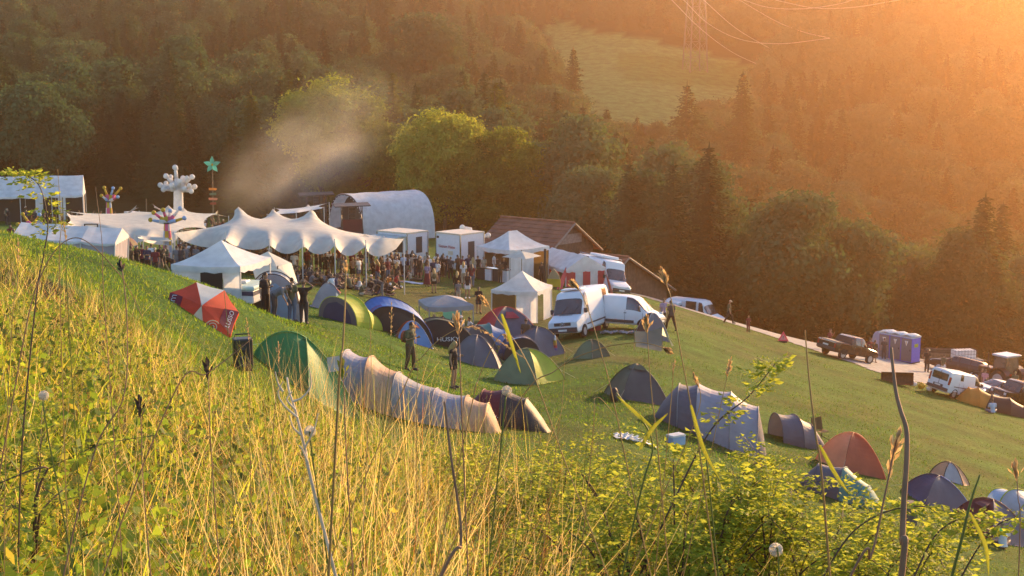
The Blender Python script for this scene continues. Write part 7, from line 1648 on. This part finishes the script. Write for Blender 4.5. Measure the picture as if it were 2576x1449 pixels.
P = GD(424, 101); hh = ray(452, 524, 101).z - P.z
inflatable(P, hh, 'patchwork inflatable tree in yellow and pink rising between the cream tents', ['yellow', 'pink', 'bright white', 'sky'], [(-.3, 0, .8, .28), (.75, .1, .75, .42), (-1, -.1, .08, .40), (1, -.1, .18, .42), (-.9, .2, .5, .40), (.15, .4, .8, .26)], .74, seed=2, asc=.72, rs=.8)
P = GD(82, 92); hh = ray(62, 535, 92).z - P.z
inflatable(P, hh, 'patchwork inflatable tree half hidden at the far left with orange and yellow balls', ['pink', 'yellow', 'amber'], [(-.6, 0, .8, .36), (.7, .1, .9, .34), (-1, -.2, .1, .34), (.9, -.3, .1, .3)], .70, asc=.8, rs=.8)
# flower pole with direction boards
P = GD(538, 140); tz = ray(539, 418, 140).z - P.z; r = empty('flower_pole', P, .1, 'wooden pole with a turquoise star flower and orange direction boards', 'pole'); MB().tube([(-.15, 0, 0), (.03, 0, tz * .5), (.08, 0, tz)], [.07, .06, .04], 7).build('pole', m_wood, r)
m_tq = cloth('petal', (.25, .66, .55), .5); m_tqd = cloth('petal_dark', (.16, .52, .44), .5)
for k in range(5):
    a = R(90 + 72 * k); d = Vector((math.cos(a), 0, math.sin(a))); s_ = Vector((-math.sin(a), 0, math.cos(a))); c = Vector((.08, -.08, tz + .15))
    MB().sheet([[c + d * q + s_ * w_ * j + Vector((0, -.06 - .05 * (1 - abs(j)), 0)) for j in (-1, 0, 1)] for q, w_ in ((.1, .09), (.35, .22), (.55, .17), (.85, .01))]).build('petal', m_tq if k % 2 else m_tqd, r, solid=.02)
MB().ball((.08, -.16, tz + .15), .12, 10, 7).build('flower_centre', FAB['yellow'], r)
for k, (z, c, w_, sg) in enumerate([(.70, 'amber', .38, 1), (.635, 'sage', .33, -1), (.57, 'orange', .42, 1), (.51, 'rust', .30, -1)]):
    zz = tz * z; x = .05; b = MB(); pts = [(x - w_, zz - .11), (x + w_ * .8, zz - .13), (x + w_ * 1.15 * 1, zz), (x + w_ * .8, zz + .10), (x - w_, zz + .12)]; pts = pts if sg > 0 else [(2 * x - q, z_) for q, z_ in pts][::-1]
    b.add([(q, -.09, z_) for q, z_ in pts] + [(q, -.05, z_) for q, z_ in pts], [(0, 1, 2, 3, 4), (9, 8, 7, 6, 5)] + [(i, i + 5, (i + 1) % 5 + 5, (i + 1) % 5) for i in range(5)]); b.build('direction_board', FAB[c], r)
for i, (u, vt, d) in enumerate([(160, 497, 135), (370, 500, 140)]): P = GD(u, d); tz = ray(u, vt, d).z - P.z; o = MB().tube([(0, 0, 0), (.05, 0, tz)], [.06, .045], 6).build('wooden_post', m_wood); o.location = P; tag(o, ['plain wooden mast in front of the long white marquee', 'plain wooden mast left of the white inflatable tree'][i], 'post')
P = GD(233, 104); r = empty('framed_sign', P, .1, 'white framed sign propped in front of the back cream tent', 'sign'); z0, z1 = ray(233, 592, 104).z - P.z, ray(233, 565, 104).z - P.z; MB().box(-.42, .42, 0, .04, z0, z1).build('panel', FAB['bright white'], r); MB().box(-.50, -.42, -.03, .05, 0, z1 + .06).build('post', m_dk, r); MB().box(.42, .50, -.03, .05, 0, z1 + .06).build('post', m_dk, r); MB().box(-.5, .5, -.03, .05, z1, z1 + .06).build('top_bar', m_dk, r)
# picnic blankets
for i, (u, v, c, a) in enumerate([(985, 721, 'white', .1), (1037, 713, 'sky', -.2), (870, 700, 'beige', .3), (945, 728, 'lilac grey', .1)]):
    P = G(u, v, 70, .03); r = empty('picnic_blanket', P, a, ['white blanket on the grass under the sitting group', 'pale blue blanket at the right of the sitting group', 'beige blanket at the edge of the big tent', 'grey blanket beside the bending man'][i], 'blanket'); MB().sheet([[Vector((x, y, .02 + .02 * math.sin(x * 7 + y * 5))) for x in np.linspace(-.8, .8, 9)] for y in np.linspace(-.6, .6, 7)]).build('cloth', FAB[c], r, solid=.01); conform(r)
# power pylon and lines on the far hill
m_py = mat('pylon_steel', (.16, .14, .12), .6, .3); P = GD(1748, 470); tz = ray(1748, -260, 470).z - P.z
r = empty('pylon', P, .3, 'lattice power pylon above the clearing on the far hill', 'pylon'); hh = tz; tr = MB(); wb_, wt = 3.1, .9
leg = lambda sx, sy, f: Vector((sx * (wb_ + (wt - wb_) * f), sy * (wb_ + (wt - wb_) * f), hh * f))
for sx in (-1, 1):
    for sy in (-1, 1): tr.tube([leg(sx, sy, 0), leg(sx, sy, 1)], .24, 4)
fs = [0, .09, .18, .28, .38, .48, .58, .68, .78, .88, 1]
for a, b in zip(fs, fs[1:]):
    for s_ in (-1, 1):
        tr.tube([leg(-1, s_, a), leg(1, s_, b)], .08, 3); tr.tube([leg(1, s_, a), leg(-1, s_, b)], .08, 3); tr.tube([leg(s_, -1, a), leg(s_, 1, b)], .08, 3); tr.tube([leg(s_, 1, a), leg(s_, -1, b)], .08, 3); tr.tube([leg(-1, s_, b), leg(1, s_, b)], .08, 3)
tr.build('lattice', m_py, r)
for z in (.72, .86): MB().tube([(-7, 0, hh * z), (7, 0, hh * z)], .14, 4).build('cross_arm', m_py, r)
m_wire = mat('power_wire', (.50, .42, .32), .4, .5)
WL = [[(1690, 0), (1760, 70), (1840, 130), (1925, 170)], [(1720, 0), (1780, 58), (1860, 98), (1960, 110), (2088, 96)], [(1770, 0), (1850, 70), (1940, 124)], [(1860, 0), (1950, 52), (2020, 80), (2088, 96)], [(1850, -8), (1930, 18), (2020, 22), (2110, 10), (2160, -6)], [(1950, 0), (2050, 20), (2150, 18), (2260, 0), (2310, -10)]]
labs = ['leftmost power line sagging down across the pylon', 'power line sweeping right from the pylon in a low curve', 'short power line crossing between the two long lower ones', 'power line falling from the top edge to the right', 'upper power line in a shallow curve along the top edge', 'rightmost power line along the top edge of the picture']
for i, pl in enumerate(WL):
    pts = curve([ray(u, v, 455 - 8 * k) for k, (u, v) in enumerate(pl)], 8); o = MB().tube(pts, .09, 4).build('power_line', m_wire, smooth=True); tag(o, labs[i], 'cable')
# ---------------------------------------------------------------- people in their places
PI = math.pi
def at(u, v, d0): return G(u, v, d0)
# four at the silver awning tent
person(GD(668, 56), .9, 'hold', 'dark-haired person in black, leftmost of the four standing by the silver tent', 'black', 'black', 'dark brown', 'tail')
person(GD(690, 55.6), 1.4, 'bend', 'person in a grey shirt and cap bending forward beside the silver tent', 'grey', 'charcoal', 'brown', 'cap', hatcol='charcoal')
person(GD(735, 56), PI - .3, 'down' if False else 'hold', 'man in an olive shirt seen from behind in front of the silver tent', 'olive', 'denim', 'dark brown', 'short')
person(GD(765, 56.4), PI, 'head', 'man in black holding both hands on his head, seen from behind', 'black', 'charcoal', 'brown', 'short')
# on the bank and between the tents
person(at(1032, 934, 48), 1.0, 'both', 'bearded man in a khaki shirt with a backpack walking between the tents', 'olive', 'brown', 'dark brown', 'short', bag='brown', size=1.05)
person(at(1141, 978, 50), 1.2, 'hold', 'woman with long blond hair in a black top and shorts holding a bottle', 'black', 'black', 'blond', 'long', sleeve=.25, leg=.45)
person(at(1322, 885, 60), PI - .4, 'stand', 'person in a brown jacket standing between the navy tents', 'brown', 'rust' if 'rust' in CN else 'orange', 'dark brown', 'short')
person(at(1688, 832, 62), PI + .5, 'walk', 'man in dark clothes walking beside the dark grey dome near the road', 'charcoal', 'black', 'dark brown', 'short', size=1.05)
person(at(1668, 822, 62), .5, 'hold', 'person in a lilac top beside the man in dark clothes near the road', 'lilac', 'charcoal', 'brown', 'short')
person(at(1092, 738, 80), PI + .2, 'stand', 'blond woman with a tan backpack seen from behind on the open grass', 'beige', 'black', 'blond', 'long', sleeve=0, leg=.6, bag='olive')
person(at(1075, 722, 80), PI - .5, 'stand', 'person in a purple dress and cap left of the woman with the backpack', 'lilac', 'maroon', 'brown', 'cap', hatcol='charcoal', skirt=True)
person(at(1150, 745, 80), PI, 'stand', 'blond woman in a black jacket seen from behind', 'black', 'charcoal', 'blond', 'long', sleeve=1.5)
person(at(1176, 752, 80), .1, 'stand', 'man in a black tank top and white shorts facing the camp', 'black', 'white', 'brown', 'short', sleeve=0, leg=.7, shoes='white', size=1.06)
person(at(1153, 760, 78), PI, 'stand', 'boy with reddish hair in a patterned grey shirt', 'grey', 'beige', 'orange', 'short', size=.82)
person(at(1187, 724, 85), PI, 'stand', 'woman with long brown hair behind the man in the tank top', 'maroon', 'denim', 'brown', 'long')
person(at(1166, 716, 88), PI, 'stand', 'woman with pale blond hair at the edge of the queue', 'white', 'beige', 'blond', 'long')
person(at(1204, 789, 72), .2, 'cross', 'young man in a black t-shirt and shorts standing by the grey canopy', 'black', 'charcoal', 'brown', 'short', leg=.7)
for i, (u, v, rz, po, c, l, hr, st, lab) in enumerate([
    (1088, 832, .9, 'sit', 'black', 'black', 'blond', 'short', 'person in black crouching beside the left leg of the grey canopy'),
    (1112, 836, .4, 'sit', 'brown', 'brown', 'dark brown', 'short', 'person in brown sitting at the camp table'),
    (1163, 835, -.9, 'sit', 'white', 'denim', 'black', 'hat', 'person in a pale hat sitting at the camp table'),
    (1186, 838, -1.2, 'sit', 'pale blue', 'denim', 'black', 'short', 'person in pale blue sitting right of the camp table')]):
    person(at(u, v, 66), rz, po, lab, c, l, hr, st)
# sitting on the grass
for (u, v, rz, po, c, l, hr, st, lab, kw) in [
    (838, 727, .8, 'sitlegs', 'white', 'charcoal', 'brown', 'short', 'person in a white t-shirt sitting with legs stretched out', {}),
    (850, 722, -.4, 'sit', 'maroon', 'black', 'dark brown', 'short', 'dark-haired person sitting beside the one in the white t-shirt', {}),
    (826, 718, .9, 'sit', 'charcoal', 'black', 'brown', 'short', 'person in charcoal sitting behind the one in the white t-shirt', {}),
    (908, 744, 1.3, 'sitlegs2', 'olive', 'beige', 'dark brown', 'short', 'person in an olive shirt sitting with bare knees raised', dict(leg=.6)),
    (962, 752, -1.4, 'bend', 'charcoal', 'grey', 'brown', 'short', 'man in dark grey bending over the sitting group', dict(shoes='white')),
    (993, 726, 1.9, 'kneel', 'red', 'charcoal', 'dark brown', 'bun', 'woman in a red top crouching on the grass', dict(sleeve=0)),
    (977, 723, .7, 'sit', 'orange', 'denim', 'brown', 'short', 'person in an orange top sitting next to the woman in red', {}),
    (968, 708, .2, 'sit', 'charcoal', 'black', 'brown', 'short', 'bearded man sitting behind the bending man', {}),
    (1000, 704, -1.0, 'sit', 'maroon', 'denim', 'dark brown', 'long', 'long-haired woman in maroon sitting on the white blanket', {}),
    (1033, 708, 1.6, 'sitlegs', 'beige', 'brown', 'dark brown', 'bun', 'broad-backed person in beige sitting with legs stretched right', dict(sleeve=0)),
    (1022, 701, PI, 'sit', 'black', 'denim', 'brown', 'long', 'person in black sitting behind the broad-backed person', {}),
    (985, 700, PI, 'sitknees', 'olive', 'navy', 'brown', 'short', 'person in olive sitting with raised knees near the tent edge', {}),
    (945, 715, 2.2, 'sitfwd', 'teal', 'black', 'blond', 'long', 'person in teal leaning forward on the grass left of the bending man', {})]:
    person(at(u, v, 72), rz, po, lab, c, l, hr, st, **kw)
for (u, v, c, l, hr, st, po, rz, lab, kw) in [
    (765 + 98, 708, 'grey', 'black', 'brown', 'short', 'cross', .3, 'man in a grey vest standing at the front edge of the big tent', dict(sleeve=0)),
    (888, 710, None, 'black', 'blond', 'short', 'cross', PI + .2, 'bare-chested man in black shorts standing beside the man in grey', dict(leg=.8)),
    (741, 698, 'white', 'beige', 'brown', 'short', 'hold', PI, 'person in a white t-shirt and pale shorts under the front edge of the big tent', dict(leg=.8)),
    (830, 690, 'white', 'denim', 'dark brown', 'short', 'drink', .5, 'person in white drinking under the big tent', {}),
    (975, 700, 'white', 'charcoal', 'brown', 'short', 'hip', PI, 'person in a white shirt, hand on hip, right edge of the big tent', {})]:
    person(at(u, v, 80), rz, po, lab, c, l, hr, st, **kw)
# the queue at the trailers and the bar
qs = [(1003, 694, 'black', 'black', 'dark brown', 'long', True), (1015, 696, 'pale blue', 'black', 'brown', 'short', False), (1038, 697, 'beige', 'white', 'blond', 'hat', False), (1055, 699, 'grey', 'maroon', 'brown', 'long', True), (1082 - 8, 690, 'beige', 'black', 'brown', 'tail', False), (1098, 692, 'white', 'beige', 'brown', 'short', False),
      (1112, 697, 'black', 'black', 'dark brown', 'long', False), (1125, 699, 'black', 'charcoal', 'black', 'short', False), (1134, 703, 'charcoal', 'black', 'brown', 'short', False), (1152, 697, 'brown', 'brown', 'dark brown', 'tail', False), (1163, 700, 'maroon', 'brown', 'brown', 'short', False), (1178, 696, 'navy', 'black', 'brown', 'short', False), (1190, 704, 'beige', 'denim', 'blond', 'long', False), (1203, 699, 'black', 'black', 'brown', 'short', False)]
wd_ = ['in a long black dress', 'in a pale blue shirt', 'in a straw hat and white trousers', 'in a grey top and long maroon skirt', 'in a beige top with ponytail', 'in white and beige', 'with long dark hair in black, before the red lettering', 'in a black shirt, before the red lettering', 'in charcoal at the trailer counter', 'in brown with ponytail at the trailer corner', 'in a maroon shirt at the trailer corner', 'in a navy shirt at the trailer door', 'with long blond hair and denim trousers', 'in plain black, last before the gazebo']
for i, (u, v, c, l, hr, st, sk) in enumerate(qs):
    person(at(u, v, 88), [PI, PI + .6, PI - .7, .4][i % 4], ['stand', 'hold', 'cross', 'hip'][i % 4], 'person ' + wd_[i] + ' waiting in the food queue', c, l, hr, st, group='food queue', skirt=sk, hatcol='beige')
for i, (u, v, c, l, hr, st, po, rz, lab) in enumerate([(1217, 700, 'beige', 'charcoal', 'brown', 'cap', 'hold', PI + .5, 'man in a white cap and patterned shirt at the bar counter'), (1243, 690, 'white', 'white', 'brown', 'short', 'hold', PI / 2, 'person in white serving under the big gazebo'), (1258, 712, 'brown', 'brown', 'brown', 'short', 'cross', PI, 'person in brown leaning at the right end of the bar'),
    (1268, 706, 'black', 'black', 'blond', 'short', 'stand', PI, 'blond person in black at the bar'), (1300, 706, 'white', 'denim', 'brown', 'short', 'hold', 1.0, 'man in a white shirt behind the small white pavilion'), (1325, 704, 'charcoal', 'denim', 'brown', 'hat', 'stand', .4, 'person in a straw hat behind the small white pavilion'), (1343, 704, 'pale blue', 'denim', 'brown', 'short', 'stand', PI, 'person in a pale blue shirt behind the small white pavilion'),
    (1363, 716, 'black', 'black', 'dark brown', 'short', 'stand', PI + .5, 'person in black beside the yellow board'), (1376, 710, 'grey', 'charcoal', 'brown', 'tail', 'hold', 2.2, 'person in grey at the entrance of the striped marquee')]):
    person(at(u, v, 88), rz, po, lab, c, l, hr, st, hatcol='white' if st == 'cap' else 'beige')
# left group by the sail and in front of the back tent
lab_l = ['in a dark red shirt facing the camp', 'in black striding to the right', 'in black bending down', 'in grey seen from behind', 'in charcoal next to the one in grey', 'in brown under the maroon parasol', 'with long dark hair under the maroon parasol', 'in navy left of the red shirt', 'in black at the back of the left group', 'in olive behind the striding person', 'in maroon right of the parasol', 'in white at the back of the left group']
for i, (u, d, c, l, hr, st, po, rz) in enumerate([(392, 84, 'maroon', 'charcoal', 'brown', 'cap', 'stand', .2), (412, 82, 'black', 'olive', 'brown', 'tail', 'walk', PI / 2), (436, 84, 'black', 'black', 'dark brown', 'short', 'bend', -PI / 2), (446, 90, 'grey', 'denim', 'dark brown', 'short', 'stand', PI), (456, 90, 'charcoal', 'black', 'dark brown', 'short', 'stand', PI), (330, 85, 'brown', 'black', 'brown', 'short', 'hold', 2.5), (345, 86, 'black', 'black', 'dark brown', 'long', 'hold', .6), (372, 88, 'navy', 'black', 'brown', 'short', 'cross', .3), (403, 92, 'black', 'denim', 'brown', 'short', 'drink', 1), (421, 92, 'olive', 'black', 'brown', 'short', 'hold', -1), (358, 90, 'maroon', 'black', 'dark brown', 'bun', 'hold', PI), (382, 94, 'white', 'denim', 'brown', 'short', 'stand', PI)]):
    person(GD(u, d), rz, po, 'person ' + lab_l[i] + ' below the pale sail', c, l, hr, st, group='group below the pale sail', hatcol='beige')
# the dense crowd under the big tent
gq = random.Random(12); tops = ['black', 'black', 'charcoal', 'charcoal', 'navy', 'maroon', 'brown', 'grey', 'olive', 'black', 'white', 'dark brown', 'dark brown']; hairs = ['dark brown', 'brown', 'black', 'blond', 'dark brown']  # mostly dark tops, the tent's shade put into the clothing colours
def crowd(n, urange, drange, poses, label, group, mind=.55, size=(.94, 1.06), vmax=None, seed=1):
    g = random.Random(seed); pts = []; k = 0
    while len(pts) < n and k < n * 40:
        k += 1; p = GD(g.uniform(*urange), g.uniform(*drange))
        if any((p - q).length < mind for q in pts): continue
        pts.append(p); po = g.choice(poses); t_ = g.choice(tops)
        person(p, g.uniform(0, 6.28), po, label, t_, g.choice(['black', 'charcoal', 'denim', 'brown', 'navy']), g.choice(hairs), g.choice(['short', 'short', 'long', 'bun', 'cap', 'tail']), sleeve=g.choice([.75, .75, 0, 1.5]), leg=g.choice([1.5, 1.5, .7]), size=g.uniform(*size), group=group, hatcol=g.choice(['black', 'white', 'beige']))
ST = ['stand', 'hold', 'cross', 'drink', 'hip', 'hold', 'both']; SI = ['sit', 'sitfwd', 'sitknees', 'sitlegs2', 'sit']
crowd(84, (450, 1000), (98.5, 112), ST, 'person standing in the shade of the big cream stretch tent', 'standing crowd under the big tent', seed=3)
crowd(46, (640, 985), (90.5, 98), SI, 'person sitting on the ground at the front of the big cream stretch tent', 'sitting crowd at the front of the big tent', mind=.75, seed=4)
crowd(30, (440, 660), (92, 104), ST, 'person standing at the left end of the big cream stretch tent', 'people at the left end of the big tent', seed=5)
crowd(16, (985, 1130), (106, 114), ST, 'person standing in the queue behind, next to the food trailers', 'people between the big tent and the food trailers', seed=6)
crowd(40, (195, 420), (136, 158), ST, 'person in the distant crowd left of the white inflatable tree', 'distant crowd at the back left', seed=7)
crowd(34, (470, 690), (138, 160), ST + ['raise'], 'person in the distant crowd right of the white inflatable tree', 'distant crowd before the stage', seed=8)
crowd(14, (10, 185), (142, 152), ST, 'person in the shade of the long white marquee', 'people in the long white marquee', seed=9)
crowd(7, (20, 130), (96, 112), ST, 'person in front of the long white marquee at the far left', 'people at the far left', seed=10)
# road and yard
for (u, v, c, l, hr, st, po, rz, lab, kw) in [
    (1676, 752, 'maroon', 'black', 'brown', 'short', 'hold', .4, 'person in maroon standing on the road by the shed', {}), (1688, 754, 'black', 'grey', 'brown', 'long', 'hold', -.6, 'person in black with pale trousers standing on the road by the shed', {}),
    (1833, 815, 'olive', 'black', 'brown', 'cap', 'walk', PI / 2, 'man in dark clothes and a pale cap walking down the road', dict(size=1.06)), (1882, 836, 'maroon', 'maroon', 'blond', 'short', 'hold', .3, 'small child in dark red on the road', dict(size=.72)), (2086, 884, 'maroon', 'black', 'brown', 'short', 'drink', .8, 'person in dark red behind the pickup truck', {}),
    (2188, 908, 'maroon', 'beige', 'brown', 'short', 'stand', PI, 'person in maroon waiting left of the grey plastic cabin', {}), (2199, 913, 'brown', 'brown', 'brown', 'tail', 'hold', 2.4, 'person in brown shorts waiting before the grey plastic cabin', dict(leg=.7)), (2223, 905, 'charcoal', 'charcoal', 'brown', 'short', 'stand', 2.8, 'person in charcoal right of the grey plastic cabin', {}),
    (2331, 938, 'black', 'black', 'brown', 'hat', 'hold', .2, 'man in black with a hat standing right of the blue toilet wall', dict(size=1.06)), (2372, 948, 'olive', 'white', 'brown', 'short', 'stand', 2.0, 'person in an olive shirt beside the station wagon', {}), (2476, 990, 'pink', 'charcoal', 'brown', 'short', 'stand', 2.4, 'person in a pink top beside the white van in the yard', {}),
    (2552, 992, 'olive', 'brown', 'blond', 'short', 'hold', 2.8, 'person in an olive jacket by the tractor', {}), (2468, 985, 'brown', 'black', 'brown', 'short', 'hold', 0, 'person in brown behind the one in pink', {})]:
    person(at(u, v, 88), rz, po, lab, c, l, hr, st, hatcol='beige' if st == 'cap' else 'black', **kw)
person(at(2497, 1040, 80), PI, 'sit', 'person in a pale blue shirt sitting before the amber tent', 'pale blue', 'denim', 'brown', 'short')
person(GD(2522, 46.3), PI, 'sit', 'person in a white and neon green shirt sitting at the open tent, right edge', 'white', 'charcoal', 'grey', 'cap', hatcol='grey')
n_ = [o for o in bpy.data.objects if o.type == 'EMPTY' and str(o.get('label', '')).startswith('person in a white and neon')][0]; b = MB(); J = POSES['sit']; b.tube([J['shL'] + vv(.03, .02, .03), J['neck'] + vv(0, .03, -.08), J['shR'] + vv(-.03, .02, .03)], [.075, .125, .075], 10); o = b.build('shoulder_patch', m_cloth, n_, smooth=True); o.color = (*CN['neon'], 1)
# ---------------------------------------------------------------- drifting smoke before the trees
def smoke(u, v, d, rx, ry, rz, dens, seed, name='smoke'):
    c = ray(u, v, d); o = MB().ball((0, 0, 0), 1.0, 24, 14).build(name, None, smooth=True); o.location = c; o.scale = (rx, ry, rz); o.rotation_euler = (0, R(-28), 0)
    m = bpy.data.materials.new('smoke'); m.use_nodes = True; n = m.node_tree; n.nodes.clear(); L = n.links
    out = n.nodes.new('ShaderNodeOutputMaterial'); pv = n.nodes.new('ShaderNodeVolumePrincipled'); tc = n.nodes.new('ShaderNodeTexCoord')
    pv.inputs['Color'].default_value = (1, .97, .90, 1); pv.inputs['Anisotropy'].default_value = .45
    ln = n.nodes.new('ShaderNodeVectorMath'); ln.operation = 'LENGTH'; L.new(tc.outputs['Object'], ln.inputs[0])
    fo = n.nodes.new('ShaderNodeMapRange'); fo.inputs[1].default_value = 1.0; fo.inputs[2].default_value = .15; fo.interpolation_type = 'SMOOTHSTEP'; L.new(ln.outputs['Value'], fo.inputs[0])
    nz = n.nodes.new('ShaderNodeTexNoise'); nz.inputs['Scale'].default_value = 2.2; nz.inputs['Detail'].default_value = 5; mpn = n.nodes.new('ShaderNodeMapping'); mpn.inputs['Location'].default_value = (seed, 0, 0); L.new(tc.outputs['Object'], mpn.inputs[0]); L.new(mpn.outputs[0], nz.inputs['Vector'])
    nr = n.nodes.new('ShaderNodeMapRange'); nr.inputs[1].default_value = .35; nr.inputs[2].default_value = .7; L.new(nz.outputs['Fac'], nr.inputs[0])
    mu = n.nodes.new('ShaderNodeMath'); mu.operation = 'MULTIPLY'; L.new(fo.outputs[0], mu.inputs[0]); L.new(nr.outputs[0], mu.inputs[1])
    m2 = n.nodes.new('ShaderNodeMath'); m2.operation = 'MULTIPLY'; m2.inputs[1].default_value = dens; L.new(mu.outputs[0], m2.inputs[0]); L.new(m2.outputs[0], pv.inputs['Density']); L.new(pv.outputs[0], out.inputs['Volume'])
    o.data.materials.clear(); o.data.materials.append(m); tag(o, kind='stuff'); return o
smoke(740, 430, 172, 13, 6, 8, .085, 2.0)
smoke(840, 330, 178, 13, 6, 8.5, .04, 5.0)
# ---------------------------------------------------------------- haze
HAZE = True
if HAZE:
    hz = MB().box(-700, 700, -22, 660, -75, 95).build('haze', None)
    m = bpy.data.materials.new('warm_air'); m.use_nodes = True; n = m.node_tree; n.nodes.clear()
    out = n.nodes.new('ShaderNodeOutputMaterial'); pv = n.nodes.new('ShaderNodeVolumePrincipled')
    pv.inputs['Color'].default_value = (1, .59, .31, 1); pv.inputs['Density'].default_value = .00058; pv.inputs['Anisotropy'].default_value = .85
    n.links.new(pv.outputs[0], out.inputs['Volume'])
    hz.data.materials.clear(); hz.data.materials.append(m); tag(hz, kind='stuff')
